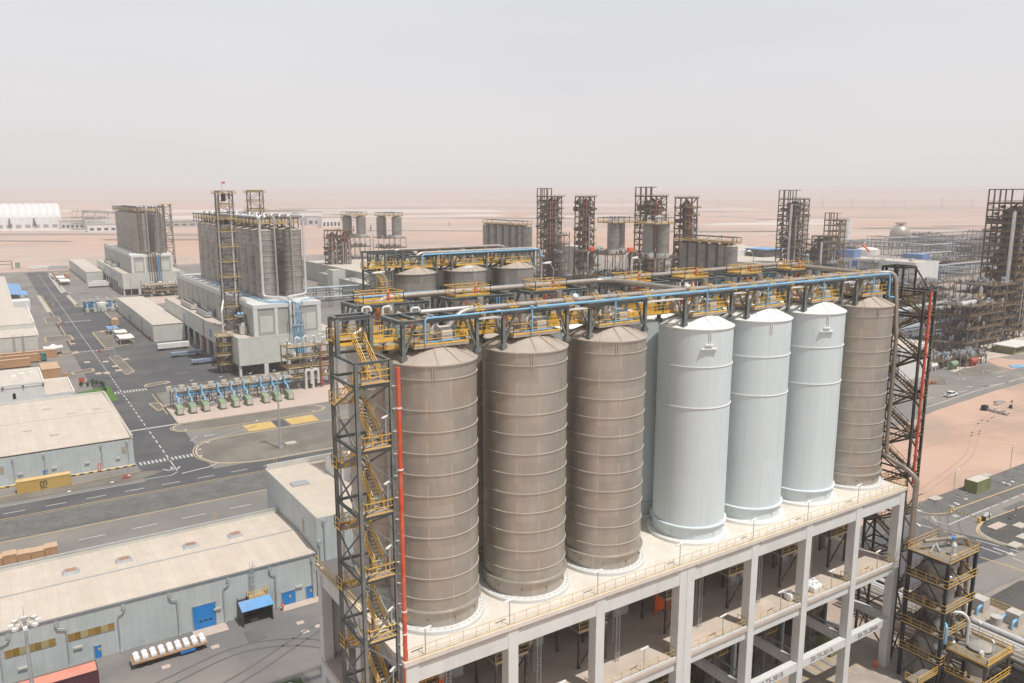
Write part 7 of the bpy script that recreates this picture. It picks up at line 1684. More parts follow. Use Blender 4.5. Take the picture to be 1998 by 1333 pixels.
# grey green process buildings behind the second block
def plain_building(label, x0, y0, x1, y1, z, wallm=WALLO, roofm=ROOFP, par=0.8, name='plant_building', door=None, units=0, seed=3, winm=BLUED):
    w = thing(name, label, 'building', ((x0 + x1) / 2, (y0 + y1) / 2, 0.1), 'plain plant buildings'); rr = random.Random(seed)
    MB().box(x0, y0, 0.05, x1, y1, z).build('wall', wallm, w); MB().box(x0 + 0.4, y0 + 0.4, z, x1 - 0.4, y1 - 0.4, z + 0.06).build('roof', roofm, w)
    m = MB(); m.box(x0 - 0.05, y0 - 0.05, z + 0.001, x1 + 0.05, y0 + 0.38, z + par); m.box(x0 - 0.05, y1 - 0.38, z + 0.001, x1 + 0.05, y1 + 0.05, z + par); m.box(x0 - 0.05, y0 + 0.39, z + 0.001, x0 + 0.38, y1 - 0.39, z + par); m.box(x1 - 0.38, y0 + 0.39, z + 0.001, x1 + 0.05, y1 - 0.39, z + par); m.build('parapet', wallm, w)
    for k in range(units):
        x, y = rr.uniform(x0 + 3, x1 - 3), rr.uniform(y0 + 3, y1 - 3); u = MB(); u.box(x - 2, y - 1.5, z + 0.061, x + 2, y + 1.5, z + 2.0); u.lathe([(0.9, 2.0), (0.9, 2.4)], (x - 0.9, y, z), 8); u.lathe([(0.9, 2.0), (0.9, 2.4)], (x + 0.95, y, z), 8); u.build('roof_unit', BOXG, w)
    if door:
        for (fx, zz, ww, hh) in door: m = MB(); yy = y0 + (y1 - y0) * fx; m.box(x0 - 0.09, yy - ww / 2, zz, x0 - 0.006, yy + ww / 2, zz + hh); m.build('window' if zz > 2 else 'door', winm, w)
    return w
plain_building('long grey green plant building behind the second block, near the desert side silos', 222, 470, 300, 660, 14, units=0, door=[(0.47, 4, 3, 4)])
plain_building('low grey green plant building with dark doors and cooling units on its roof', 208, 440, 232, 540, 10, units=5, door=[(0.28, 0.2, 3, 4.5), (0.36, 0.2, 3, 4.5), (0.48, 0.2, 3, 4.5)], winm=GLASS)
plain_building('small grey building with roof units beside the low building with dark doors', 214, 560, 240, 600, 9, units=4, seed=8)
plain_building('cream stair house on the corner of the low building with dark doors', 206.5, 548, 216, 559, 15, WALLG)
plain_building('white kiosk standing on the plant road behind the near silo building', 196, 520, 202, 528, 5.5, WALLW)
plain_building('grey kiosk with a flat roof next to the white kiosk', 178, 545, 190, 555, 5, WALLO)
plain_building('pale roofed box over the grey building at the desert side silos', 246, 545, 268, 556, 22, WALLG)
b = at(1783, 553); z = zat(515, b.x, b.y); plain_building('large white plant building with small blue windows past the dark stair tower', b.x, b.y, b.x + 34, b.y + 190, z, WALLW, ROOFP, 0.9, door=[(0.28, z - 6, 5, 5), (0.55, z - 6, 5, 5)], units=3)
m = MB(); 
b = at(1770, 742); plain_building('white cabin with a blue door seen through the dark stair tower', b.x - 6, b.y, b.x + 14, b.y + 16, 13, WALLW, ROOFP, 0.3, door=[(0.3, 0.2, 3, 4)])
x, y = P(1475, 640); plain_building('grey long plant building behind the low row of silos', x - 10, y - 20, x + 60, y + 60, 18, WALLG, ROOFP, door=[(0.3, 9, 5, 5), (0.6, 9, 5, 5)])
x, y = P(1455, 720); plain_building('white plant building with a dark lean-to behind the low row of silos', x - 30, y - 10, x + 50, y + 40, 22, WALLW, ROOFP); x, y = P(1478, 705); t = thing('blue_roof_shelter', 'open shelter with a blue roof before the white plant building', 'shelter', (x, y, 0.1)); MB().box(x - 4, y - 14, 24, x + 18, y + 8, 24.6).build('roof', BLUER, t); MB().box(x - 3, y - 13, 0.1, x + 17, y + 7, 23.99).build('shade_block', DARK, t)  # dark solid under the roof plays the shade of the open shelter
x, y = P(1797, 800); plain_building('bright blue roofed plant building beyond the white one', x - 6, y - 9, x + 6, y + 9, 17, paint('blue_cladding', (0.10, 0.21, 0.42), 0.5, dust=0.2), BLUER, 0.2); x, y = P(1824, 790); plain_building('low bright blue building beside the blue roofed one', x - 6, y - 8, x + 6, y + 8, 9, MATS['blue_cladding'], BLUER, 0.2)
x, y = P(1652, 760); plain_building('tall light blue box behind the short yellow crowned tower', x - 5, y - 14, x + 5, y + 14, 22, MATS['blue_cladding'], BLUER, 0.2)
x, y = P(1310, 420); plain_building('pale cabin roof showing above the back conveying pipe', x - 6, y - 14, x + 8, y + 6, 27, WALLW, ROOFP, 0.3)
x, y = P(1120, 620); plain_building('pale grey box building behind the first reactor tower', x - 4, y - 16, x + 16, y + 16, 30, WALLG, ROOFP, 0.4)
# tanks
def tank(px, D, r, h, label, dome=True, mat=WHITE):
    x, y = P(px, D); t = thing('storage_tank', label, 'tank', (x, y, 0.1)); MB().lathe([(r, 0), (r, h)], (x, y, 0.1), 32).build('shell', mat, t)
    MB().lathe([(r + 0.2, h), (r + 0.2, h + 0.3), (r * 0.7, h + r * 0.17), (r * 0.35, h + r * 0.25), (0.05, h + r * 0.28)], (x, y, 0.1), 32).build('roof', mat, t); m = MB(); m.lathe([(r + 0.05, h * 0.6), (r + 0.3, h * 0.6), (r + 0.3, h * 0.6 + 0.3), (r + 0.05, h * 0.6 + 0.3)], (x, y, 0.1), 32); m.rail([(x + r * math.cos(a * 0.524), y + r * math.sin(a * 0.524), h) for a in range(13)], r=0.1, step=4); m.build('ring', GALV, t); return t
tank(1701, 900, 11.2, 13, 'squat white tank with a shallow dome roof among the pipe racks'); tank(1655, 1120, 5.6, 36, 'tall white tank behind the short yellow crowned tower')
x, y = P(1761, 1190); t = thing('spherical_tank', 'grey spherical gas tank on legs far beyond the white plant building', 'tank', (x, y, 0.1)); MB().ball((x, y, 17), 12.8, 28).build('sphere', PIPE, t); m = MB()
for k in range(10): a = k * 0.628; m.bar((x + 12.4 * math.cos(a), y + 12.4 * math.sin(a), 0), (x + 12.4 * math.cos(a), y + 12.4 * math.sin(a), 17), 0.9)
m.build('leg', GALV, t); m = MB(); m.box(x - 5, y - 5, 30, x + 5, y + 5, 30.4); m.rail([(x - 5, y - 5, 30.4), (x + 5, y - 5, 30.4), (x + 5, y + 5, 30.4), (x - 5, y + 5, 30.4)], True, r=0.15, step=3, h=1.6); m.build('top_platform', BROWN, t)
tank(1797, 1230, 8, 14, 'small white domed tank beside the spherical tank')
# windsock
x, y = P(1703, 580); z = zat(490, x, y); t = thing('windsock', 'orange windsock flying above the large white plant building', 'windsock', (x, y, 0.1)); MB().bar((x, y, 0.1), (x, y, z + 0.6), 0.14).build('pole', WHITE, t); d = (Vector(P(1690, 583)).to_3d() - Vector((x, y, 0))).normalized(); n = d.cross(Vector((0, 0, 1)))
q = MB(); q.tube([(x, y, z), (x + d.x * 2.6, y + d.y * 2.6, z + 2.0), (x + d.x * 5.3, y + d.y * 5.3, z + 4.0)], 0.62, 10); q.build('sock', paint('windsock_orange', (0.85, 0.11, 0.03), 0.7), t)
# pipe racks
def pipe_rack(label, a, b, w, levels, seed, np_=6, span=9.0, mm=BLUEG, group='pipe racks of the plant'):
    a = Vector((a[0], a[1], 0)); b = Vector((b[0], b[1], 0)); d = (b - a).normalized(); n = Vector((-d.y, d.x, 0)); L = (b - a).length; rr = random.Random(seed)
    mid = (a + b) / 2; t = thing('pipe_rack', label, 'pipe rack', (mid.x, mid.y, 0.1), group); m = MB(); k = 0
    zt = levels[-1]; N = max(2, int(L / span))
    for i in range(N + 1):
        c = a + d * (L * i / N)
        for s in (-w / 2, w / 2): m.bar(c + n * s + Vector((0, 0, .1)), c + n * s + Vector((0, 0, zt)), 0.4)
        for z in levels: m.bar(c - n * w / 2 + Vector((0, 0, z - .2)), c + n * w / 2 + Vector((0, 0, z - .2)), 0.35)
        if i % 3 == 1 and i < N:
            c2 = a + d * (L * (i + 1) / N)
            for s in (-w / 2, w / 2): m.bar(c + n * s, c2 + n * s + Vector((0, 0, levels[0])), 0.2)
    for z in levels:
        for s in (-w / 2, w / 2): m.bar(a + n * s + Vector((0, 0, z - .25)), b + n * s + Vector((0, 0, z - .25)), 0.3)
    m.build('frame', mm, t)
    for c, mat in enumerate((GALV, BLUEGP, PIPE)):
        m = MB()
        for z in levels:
            for k in range(max(1, np_ // 2)):
                s = rr.uniform(-w / 2 + .4, w / 2 - .4); r = rr.choice((0.15, 0.2, 0.3, 0.42)); u, v = sorted((rr.uniform(0, 0.3), rr.uniform(0.6, 1.0)))
                p, q = a + d * L * u + n * s + Vector((0, 0, z + r)), a + d * L * v + n * s + Vector((0, 0, z + r)); m.tube([p, q], r, 6)
        m.build('pipes', mat, t)
    return t
RK = [((330, 260), (330, 520), 10, (7, 11, 15)), ((395, 240), (395, 470), 9, (7, 11)), ((350, 232), (560, 232), 9, (6, 9)), ((470, 250), (470, 400), 9, (8, 12)), ((400, 330), (570, 330), 9, (8, 12, 16)),
      ((640, 360), (850, 360), 11, (7, 11)), ((655, 330), (655, 430), 10, (7, 11)), ((700, 420), (980, 420), 10, (9, 14)), ((830, 340), (830, 440), 10, (9, 14)), ((820, 480), (1150, 480), 12, (9, 15)), ((880, 360), (880, 640), 10, (9, 14)), ((980, 520), (1300, 520), 12, (10, 15)), ((900, 590), (1300, 590), 12, (9, 14)), ((1000, 430), (1000, 640), 10, (9, 14)), ((640, 300), (900, 300), 9, (8, 13)), ((560, 210), (800, 210), 10, (8, 13)), ((420, 205), (560, 205), 9, (6, 10)), ((285, 205), (410, 205), 8, (5, 8)), ((330, 190), (330, 232), 8, (6, 10)), ((1050, 330), (1050, 560), 10, (9, 14)), ((560, 420), (640, 420), 9, (8, 13)), ((250, 330), (250, 430), 8, (7, 11)), ((262, 430), (420, 430), 8, (7, 11)), ((160, 478), (214, 478), 5, (6.4,)), ((150, 505), (214, 505), 6, (6, 9)), ((480, 500), (600, 500), 10, (9, 14)), ((1100, 640), (1350, 640), 12, (9, 14)), ((1150, 420), (1350, 420), 12, (9, 14))]
near_of = ['next to the first reactor tower', 'beyond the first rack', 'running level behind the back row of silos', 'near the foot of the slim tower', 'crossing below the tallest tower', 'behind the large white building', 'along the side of the white building', 'second behind the white building', 'beside the squat white tank', 'before the spherical tank', 'crossing before the blue building', 'below the desert edge', 'far behind the squat tank', 'beyond the blue buildings', 'passing the front of the white building', 'passing the huge dark tower', 'leading to the huge dark tower', 'behind the dark stair tower', 'short link behind the dark stair tower', 'far beside the huge dark tower', 'behind the low dark structure', 'near the high silo tables', 'crossing before the high silo tables', 'single pale pipe bridge to the near silo building', 'second pipe bridge by the near silo building', 'behind the grey long plant building', 'far out at the desert edge', 'far beyond the huge dark tower']
for k, (a, b, w, lv) in enumerate(RK): pipe_rack('grey pipe rack ' + near_of[k], a, b, w, lv, 100 + k, 9 if w > 5 else 3)
# process structures of the plant
SK = [(366, 184, 30, 18, (6, 12, 18, 22)), (398, 192, 24, 18, (6, 12, 18, 24, 28)), (318, 172, 18, 9, (3.5,)), (338, 168, 16, 8, (3.5,)), (300, 186, 22, 8, (3.5,)), (372, 216, 22, 10, (6,)), (420, 226, 26, 12, (6,)), (452, 262, 24, 14, (6, 12, 18)), (430, 300, 24, 14, (5, 10)), (500, 275, 30, 16, (5, 10, 15)), (540, 250, 24, 14, (6, 12)), (350, 250, 22, 14, (5, 9)), (500, 236, 20, 14, (6, 12, 18)),
      (720, 380, 30, 18, (8, 12)), (790, 400, 30, 18, (8, 16, 24)), (850, 420, 36, 20, (8, 16, 24, 32)), (930, 470, 36, 22, (8, 16)), (690, 500, 24, 16, (8,)), (1020, 560, 40, 22, (8, 16)), (830, 560, 36, 20, (8, 14)), (1100, 500, 40, 24, (9, 18)), (960, 380, 36, 20, (8, 16, 24)), (620, 390, 26, 16, (7, 14)), (1080, 610, 46, 22, (8, 16)), (430, 400, 24, 14, (7, 14, 20)), (460, 440, 24, 14, (7, 14)), (380, 400, 20, 14, (7, 14, 21)), (360, 440, 22, 16, (7, 14)), (330, 420, 20, 12, (7, 12)), (320, 480, 22, 14, (7, 12)), (410, 360, 22, 12, (6, 12)), (360, 340, 20, 12, (6, 11))]
sk_of = ['before the huge dark tower, nearer part', 'before the huge dark tower, farther part', 'at the corner of the plant road', 'low one beside the plant road corner', 'behind the white cabin', 'between white cabin and huge dark tower', 'behind the huge dark tower foot', 'right before the white building'.replace('right ', ''), 'near the white building corner', 'beyond the plot road', 'behind the plot road', 'behind the back row of white silos', 'at the foot of the huge tower racks', 'behind the white building, first', 'behind the white building, second', 'brown and tall behind the blue building', 'before the spherical tank', 'near the squat white tank', 'below the desert edge', 'beside the spherical tank', 'far behind the blue building', 'between blue building and huge tower', 'at the low dark structure', 'along the desert edge', 'under the tallest tower', 'under the slim crowded tower', 'under the slim tower', 'between the first two towers', 'below the first reactor tower', 'behind the first reactor tower', 'crossing under the high silos', 'before the high silo tables']
for k, (x, y, a, b, lv) in enumerate(SK): pipe_structure('process_unit', 'brown process unit full of pipes ' + sk_of[k], x - a / 2, x + a / 2, y - b / 2, y + b / 2, list(lv), 200 + k, (BROWN, DARK, DARK)[k % 3], 70, 'process units of the plant', (PIPE, SOOT, BLUEGP), bays=4)
for k, (px, D) in enumerate(((1050, 400), (1082, 450), (1112, 395), (1150, 440), (1182, 385), (1216, 420), (1248, 375), (1290, 430), (1322, 380), (1360, 410), (1398, 375), (1440, 405), (1478, 470), (1508, 520), (1586, 560), (1640, 600))):
    x, y = P(px, D); h = (24, 20, 18, 26, 22, 25, 20, 22, 24, 18, 16, 18, 20, 22, 24, 22)[k]
    pipe_structure('process_unit', 'dark crowded pipe unit below the process towers, %s along from the three domed silos' % ORD[k], x - 7, x + 7, y - 5, y + 5, [h * 0.3, h * 0.62, h], 400 + k, (BROWN, DARK)[k % 2], 60, 'crowded units below the towers', (GALV, SOOT, BROWN), bays=3)
# low plant clutter near the side road: vessels, green and red units
cl = [(322, 165, GREENU, 'green'), (330, 171, PIPE, 'grey'), (312, 168, WHITE, 'white'), (335, 164, REDF, 'red'), (345, 172, GALV, 'silver'), (308, 175, PIPE, 'dull')]
for k, (x, y, mm, cn_) in enumerate(cl):
    o = MB(); o.tube([(x - 2.2, y, 2.4), (x + 2.2, y, 2.4)], 1.2, 12); o.box(x - 1.6, y - 0.9, 0.1, x - 1.2, y + 0.9, 1.6); o.box(x + 1.2, y - 0.9, 0.1, x + 1.6, y + 0.9, 1.6); tag(o.build('horizontal_vessel', mm, loc=(x, y, 0.1)), cn_ + ' horizontal vessel among the process units by the plant road corner', 'vessel')
x, y = P(1932, 425); t = thing('column_vessel', 'slender dull column vessel with a ringed top before the huge dark tower', 'column', (x, y, 0.1)); MB().lathe([(1.1, 0), (1.1, 14), (0.8, 15), (0.8, 27), (0.3, 28)], (x, y, 0.1), 16).build('shell', PIPE, t); m = MB(); m.lathe([(2.2, 23), (2.2, 23.2)], (x, y, 0.1), 12); m.rail([(x + 2.2 * math.cos(a * 0.785), y + 2.2 * math.sin(a * 0.785), 23.3) for a in range(9)], r=0.08); m.build('top_ring', YELF, t)
pipe_thing('large_grey_pipe', 'large grey pipe crossing level behind the dark stair tower', [(250, 178, 21), (345, 190, 22), (362, 190, 21.5)], 1.0, GALV, flange=14)
for k, (x0, x1, y0) in enumerate(((288, 322, 196), (285, 330, 199.5), (300, 345, 203))): pipe_thing('red_header_pipe', 'red fire header pipe %s from the road behind the dark stair tower' % ORD[k], [(x0, y0, 14.2), (x1, y0 + 2, 14.2)], 0.3, REDF)
o = MB().tube([(352, 180, 22.4), (366, 181, 22.4)], 1.3, 14); tag(o.build('horizontal_drum', INSUL, loc=(359, 180, 22)), 'pale horizontal drum on top of the nearer unit before the huge dark tower', 'drum')
# ================================================================== RIGHT FOREGROUND: pipe tower, road furniture, pickup
t = thing('hopper_tower', 'dark steel tower of five yellow railed decks by the corner of the silo frame', 'process tower', (110.4, 55.2, 0.1))
tx0, tx1, ty0, ty1 = 106.6, 113.9, 52.4, 57.9
for x, y in ((tx0, ty0), (tx1, ty0), (tx0, ty1), (tx1, ty1)): m = MB(); m.hbar((x, y, 0.1), (x, y, 19.9), 0.38, 0.05); m.build('post', NAVY, t)
lev = [19.9, 16.2, 12.5, 8.7, 4.6]
for z in lev:
    m = MB(); m.box(tx0 - 0.3, ty0 - 0.3, z - 0.06, tx1 + 0.3, ty1 + 0.3, z); m.build('floor', DECKG, t)
    m = MB(); m.rail([(tx0 - 0.3, ty1 + 0.3, z), (tx0 - 0.3, ty0 - 0.3, z), (tx1 + 0.3, ty0 - 0.3, z), (tx1 + 0.3, ty1 + 0.3, z), (tx0 - 0.3, ty1 + 0.3, z)], step=1.4, toe=0.1, r=0.035); m.build('railing', YEL, t)
m = MB()
for z in lev:
    for a, b in (((tx0, ty0), (tx1, ty0)), ((tx0, ty0), (tx0, ty1)), ((tx1, ty0), (tx1, ty1)), ((tx0, ty1), (tx1, ty1))): m.bar((*a, z - 0.22), (*b, z - 0.22), 0.25, 0.3)
for za, zb in zip(lev, lev[1:] + [0.1]):
    m.bar((tx0, ty0, zb), (tx0, (ty0 + ty1) / 2, za - .3), 0.16); m.bar((tx0, ty1, zb), (tx0, (ty0 + ty1) / 2, za - .3), 0.16); m.bar((tx1, ty0, zb), (tx1, ty1, za - .3), 0.16); m.bar((tx0, ty0, za - .3), ((tx0 + tx1) / 2, ty0, zb), 0.14) if za > 18 else None
m.build('bracing', NAVY, t)
v = MB(); v.lathe([(0.3, 8.8), (2.2, 12.3), (2.2, 18.6), (0.6, 19.4)], (109.8, 55.2, 0), 20); v.lathe([(1.9, 0.4), (1.9, 6.8), (0.5, 7.9)], (109.4, 55.4, 0), 18); v.build('hopper', GREYPL, t)
v = MB(); rr = random.Random(77)
for _ in range(110):
    z = rr.choice([0.1] + lev[1:]); x, y = rr.uniform(tx0 + 0.3, tx1 - .3), rr.uniform(ty0 + .3, ty1 - .3); h = rr.uniform(0.6, 2.2); q = rr.random()
    if q < 0.4: v.pipe([(x, y, z), (x, y, z + h), (x + rr.uniform(-1.5, 1.5), y, z + h), (x + rr.uniform(-1, 1), y + 0.5, z)], rr.choice((0.07, 0.12, 0.18)), 6)
    elif q < 0.7: v.obox((x, y, z + h / 3), (rr.uniform(0.5, 1.2), 0.6, h * 0.6), rr.random())
    else: v.lathe([(0.3, 0), (0.4, 0.3), (0.3, h)], (x, y, z), 10)
v.build('equipment', SOOT, t)
v = MB(); v.lathe([(0.6, 0), (0.8, 0.5), (0.8, 1.2), (0.3, 1.8)], (108.2, 53.6, 8.7), 12); v.lathe([(0.6, 0), (0.8, 0.5), (0.8, 1.2), (0.3, 1.8)], (112.4, 53.6, 4.6), 12); v.ball((107.8, 53.4, 6.5), 0.6, 10); v.ball((108.6, 53.0, 16.9), 0.35, 8); v.build('small_vessel', INSUL, t)
pipe_thing('silver_top_pipe', 'silver pipe with a blue valve lying over the top deck of the hopper tower', [(107.6, 56.6, 21.3), (112.0, 55.0, 21.3), (114.2, 54.2, 21.2), (115.0, 53.9, 19.5), (114.8, 53.6, 6.0), (115.6, 52.0, 4.8), (120.5, 47, 4.6)], 0.3, PIPED, flange=5.5, bend=1.4)
o = MB().ball((112.0, 55.0, 21.3), 0.4, 10); tag(o.build('blue_valve', BLUED, loc=(112, 55, 21.3)), 'blue valve on the silver pipe of the hopper tower top', 'valve')
m = MB()
for x in (109.0, 112.6): m.bar((x, 55.0, 19.92), (x, 55.8, 21.0), 0.3); m.bar((x - 1.4, 55.6, 19.95), (x, 55.7, 20.9), 0.2)
tag(m.build('pipe_support', GALV, loc=(110, 55, 19.9)), 'grey props under the silver pipe on the hopper tower top', 'support')
o = MB().lathe([(0.45, 0), (0.45, 0.2), (0.3, 0.25), (0.3, 1.4), (0.4, 1.5), (0.2, 1.9)], (109.6, 53.4, 19.9), 10); tag(o.build('vent_stub', INSUL, loc=(109.6, 53.4, 19.9)), 'small pale vent stub on the hopper tower top deck', 'vent')
lt = thing('dome_tank_platform', 'lower grey platform with yellow rails in front of the hopper tower', 'platform', (111, 49.5, 0.1)); lx0, lx1, ly0, ly1 = 107.6, 114.6, 46.5, 52.0; z = 6.9
MB().box(lx0, ly0, z - 0.08, lx1, ly1, z).build('floor', DECKG, lt); MB().rail([(lx0, ly1, z), (lx0, ly0, z), (lx1, ly0, z), (lx1, ly1, z)], step=1.3, toe=0.22, mids=2).build('railing', YEL, lt); m = MB()
for x in (lx0 + .3, lx1 - .3):
    for y in (ly0 + .3, ly1 - .3): m.bar((x, y, 0.1), (x, y, z - 0.1), 0.35)
m.bar((lx0, ly0, z - 0.3), (lx1, ly0, z - 0.3), 0.3); m.bar((lx0, ly0, z - 0.3), (lx0, ly1, z - 0.3), 0.3); m.bar((lx0, ly0, 3.4), (lx1, ly0, 3.4), 0.25); m.bar((lx0, ly0, 3.4), (lx0, ly1, 3.4), 0.25); m.build('frame', DARK, lt)
m = MB(); m.rail([(lx0, ly1, 3.5), (lx0, ly0, 3.5), (lx1, ly0, 3.5)], step=1.3, toe=0.22); m.build('lower_railing', YEL, lt)
dt = thing('dome_tank', 'grey tank with a low domed lid on the lower platform', 'tank', (111.5, 49.4, 3)); MB().lathe([(1.5, 0.4), (1.5, 4.3), (1.7, 4.3), (1.7, 4.42), (1.2, 4.75), (0.6, 4.95), (0.03, 5.0)], (111.5, 49.4, 2.9), 28).build('shell', GREYPL, dt); o = MB(); o.tube([(109.6, 48.4, 7.4), (109.6, 48.0, 7.4)], 0.42, 12); o.lathe([(0.3, 0), (0.3, 0.5)], (109.6, 48.2, 6.9), 8); o.build('manway', WHITE, dt)
pipe_thing('pale_drop_pipe', 'pale bent pipe dropping to the lower platform beside the hopper tower', [(109.0, 53.2, 11.6), (110.2, 51.6, 11.8), (110.6, 50.8, 11), (110.6, 50.8, 7)], 0.22, INSUL, bend=0.9); pipe_thing('blue_elbow_pipe', 'blue elbow pipe on the middle deck of the hopper tower', [(107.0, 52.2, 10.8), (106.4, 51.7, 10.8), (106.4, 51.7, 8.2), (107.2, 52.2, 7.8)], 0.2, BLUEP); pipe_thing('blue_elbow_pipe', 'blue pipe standing beside the pale drop pipe', [(111.6, 51.2, 10), (111.6, 51.2, 7)], 0.18, BLUEP)
for k, (x, y) in enumerate(((113.8, 50.8), (110.2, 47.2))): tlamp((x, y, 6.9), 2.6, 'small white lamp on the lower platform %s' % ('by the rack', 'by the corner')[k], 'lamps on the lower platform', 0.9, (0.7, 0.7))
tlamp((107.2, 57.4, 19.9), 3.6, 'thin white lamp at the back corner of the hopper tower top', 'lamps on the hopper tower', 1.0, (0.6, 0.8))
wk = thing('side_walkway', 'low yellow railed walkway between the corner column and the hopper tower', 'walkway', (103.5, 54, 0.1)); MB().box(101.2, 52.2, 3.3, 106.2, 54.0, 3.4).build('floor', DECKG, wk)
MB().rail([(101.2, 54, 3.4), (101.2, 52.2, 3.4), (106.2, 52.2, 3.4)], step=1.2, toe=0.1, r=0.04, mids=2).build('railing', YEL, wk); m = MB()
for x in (101.5, 105.9): m.bar((x, 52.4, 0.1), (x, 52.4, 3.3), 0.22); m.bar((x, 53.8, 0.1), (x, 53.8, 3.3), 0.22)
m.build('frame', NAVY, wk)
# rack running out past the hopper tower
rk = thing('low_pipe_rack', 'low rack of pale and dull pipes running past the hopper tower', 'pipe rack', (121, 45, 0.1)); m = MB()
for y in (66, 58, 50, 42, 34, 26):
    for x in (116.4, 123.6): m.bar((x, y, 0.1), (x, y, 4.0), 0.4)
    m.bar((116, y, 3.9), (124, y, 3.9), 0.4); m.bar((116, y, 2.2), (124, y, 2.2), 0.3)
for x in (116.4, 123.6): m.bar((x, 20, 3.7), (x, 70, 3.7), 0.3)
m.build('frame', DARK, rk)
for mm, lst in ((INSUL, ((122.8, 0.5), (121.4, 0.32), (120.7, 0.25))), (PIPE, ((119.2, 0.42), (118.2, 0.42), (117.2, 0.35), (119.9, 0.2)))):
    m = MB()
    for x, r in lst: m.tube([(x, 15, 4.1 + r), (x, 74, 4.1 + r)], r, 10)
    for x in (117.0, 118.4, 120, 121.6): m.tube([(x, 15, 2.6), (x, 74, 2.6)], 0.2, 6)
    m.build('pipes', mm, rk)
cp = thing('fan_cooler_platform', 'tan railed platform carrying grey coolers with blue elbows beyond the low rack', 'platform', (130, 52, 0.1)); MB().box(126, 44, 2.8, 133.4, 61, 2.95).build('floor', GRATE, cp); MB().rail([(133.4, 61, 2.95), (133.4, 44, 2.95)], step=1.5, toe=0.2).rail([(126, 61, 2.95), (133.4, 61, 2.95)], step=1.5, toe=0.2).build('railing', YEL, cp); m = MB()
for x in (126.4, 133):
    for y in (44.5, 52, 60.5): m.bar((x, y, 0.1), (x, y, 2.8), 0.3)
m.build('frame', DARK, cp)
for k, y in enumerate((58.5, 53.2, 47.5)):
    c = thing('fan_cooler', 'grey cooler box with two blue elbows, %s from the far end of the platform' % ORD[k], 'cooler', (130, y, 2.95), 'coolers on the tan platform'); m = MB(); m.box(129.4, y - 1.0, 2.96, 131.4, y + 1.0, 5.0); m.lathe([(0.9, 0), (0.9, 1.3)], (127.8, y + 1.5, 2.96), 14); m.build('casing', BOXG, c)
    for q in (-0.7, 1.0): MB().pipe([(129.4, y + q, 4.2), (128.4, y + q, 4.2), (128.0, y + q, 3.0)], 0.22, 8, 0.5).build('elbow', BLUEP, c)
o = MB().box(131.5, 68.4, 0.1, 138, 70.6, 0.45); tag(o.build('pink_slab', paint('pink_panel', (0.55, 0.30, 0.31), 0.7), loc=(135, 69.5, 0.1)), 'long pink panel lying between the hopper tower and the road', 'panel')
# olive container
container('olive_container', 'olive green container with a sandy roof on the gravel by the sand lot', 193.0, 90.3, 6.2, 3.0, 2.9, 0.1, GREENC, ROOFP)
# pickup
p = at(1861, 775); px, py = p.x, p.y + 1.2
t = thing('pickup_truck', 'white pickup truck driving on the side road', 'pickup', (px, py, 0.1)); WC = paint('car_white', (0.78, 0.78, 0.78), 0.25)
def carbox(m, x0, x1, y, z0, z1, tx0=0, tx1=0, ty=0.0):
    m.add([(px + x0, py - y, z0), (px + x1, py - y, z0), (px + x1, py + y, z0), (px + x0, py + y, z0), (px + x0 + tx0, py - y + ty, z1), (px + x1 - tx1, py - y + ty, z1), (px + x1 - tx1, py + y - ty, z1), (px + x0 + tx0, py + y - ty, z1)], [(3, 2, 1, 0), (4, 5, 6, 7), (0, 1, 5, 4), (1, 2, 6, 5), (2, 3, 7, 6), (3, 0, 4, 7)])
m = MB(); carbox(m, 1.2, 2.9, 0.98, 0.55, 1.2, 0, 0.15, 0.06); carbox(m, -0.9, 1.2, 0.98, 0.5, 1.2, 0, 0, 0.03); carbox(m, -2.9, -0.9, 0.98, 0.5, 0.8); carbox(m, -2.9, -2.8, 0.98, 0.8, 1.2)
m.box(px - 2.8, py - 0.98, 0.8, px - 0.9, py - 0.9, 1.2); m.box(px - 2.8, py + 0.9, 0.8, px - 0.9, py + 0.98, 1.2); carbox(m, -0.75, 1.1, 0.86, 1.72, 1.85, 0.1, 0.1, 0.05); m.build('body', WC, t)
m = MB(); carbox(m, -0.9, 1.6, 0.94, 1.205, 1.72, 0.12, 0.55, 0.1); m.build('window', GLASS, t); m = MB(); carbox(m, -2.78, -0.95, 0.88, 0.805, 0.83); m.build('bed_liner', RUBBER, t)
for x in (-1.9, 1.95):
    for y in (-0.99, 0.77): w_ = MB().tube([(px + x, py + y, 0.46), (px + x, py + y + 0.22, 0.46)], 0.38, 14).build('wheel', RUBBER, t)
for y in (-0.8, 0.6): MB().box(px + 2.86, py + y, 0.8, px + 2.93, py + y + 0.25, 0.98).build('headlight', GLASS, t)
for k, (fx, fy) in enumerate(((1215 / 1.0, 0),)): pass
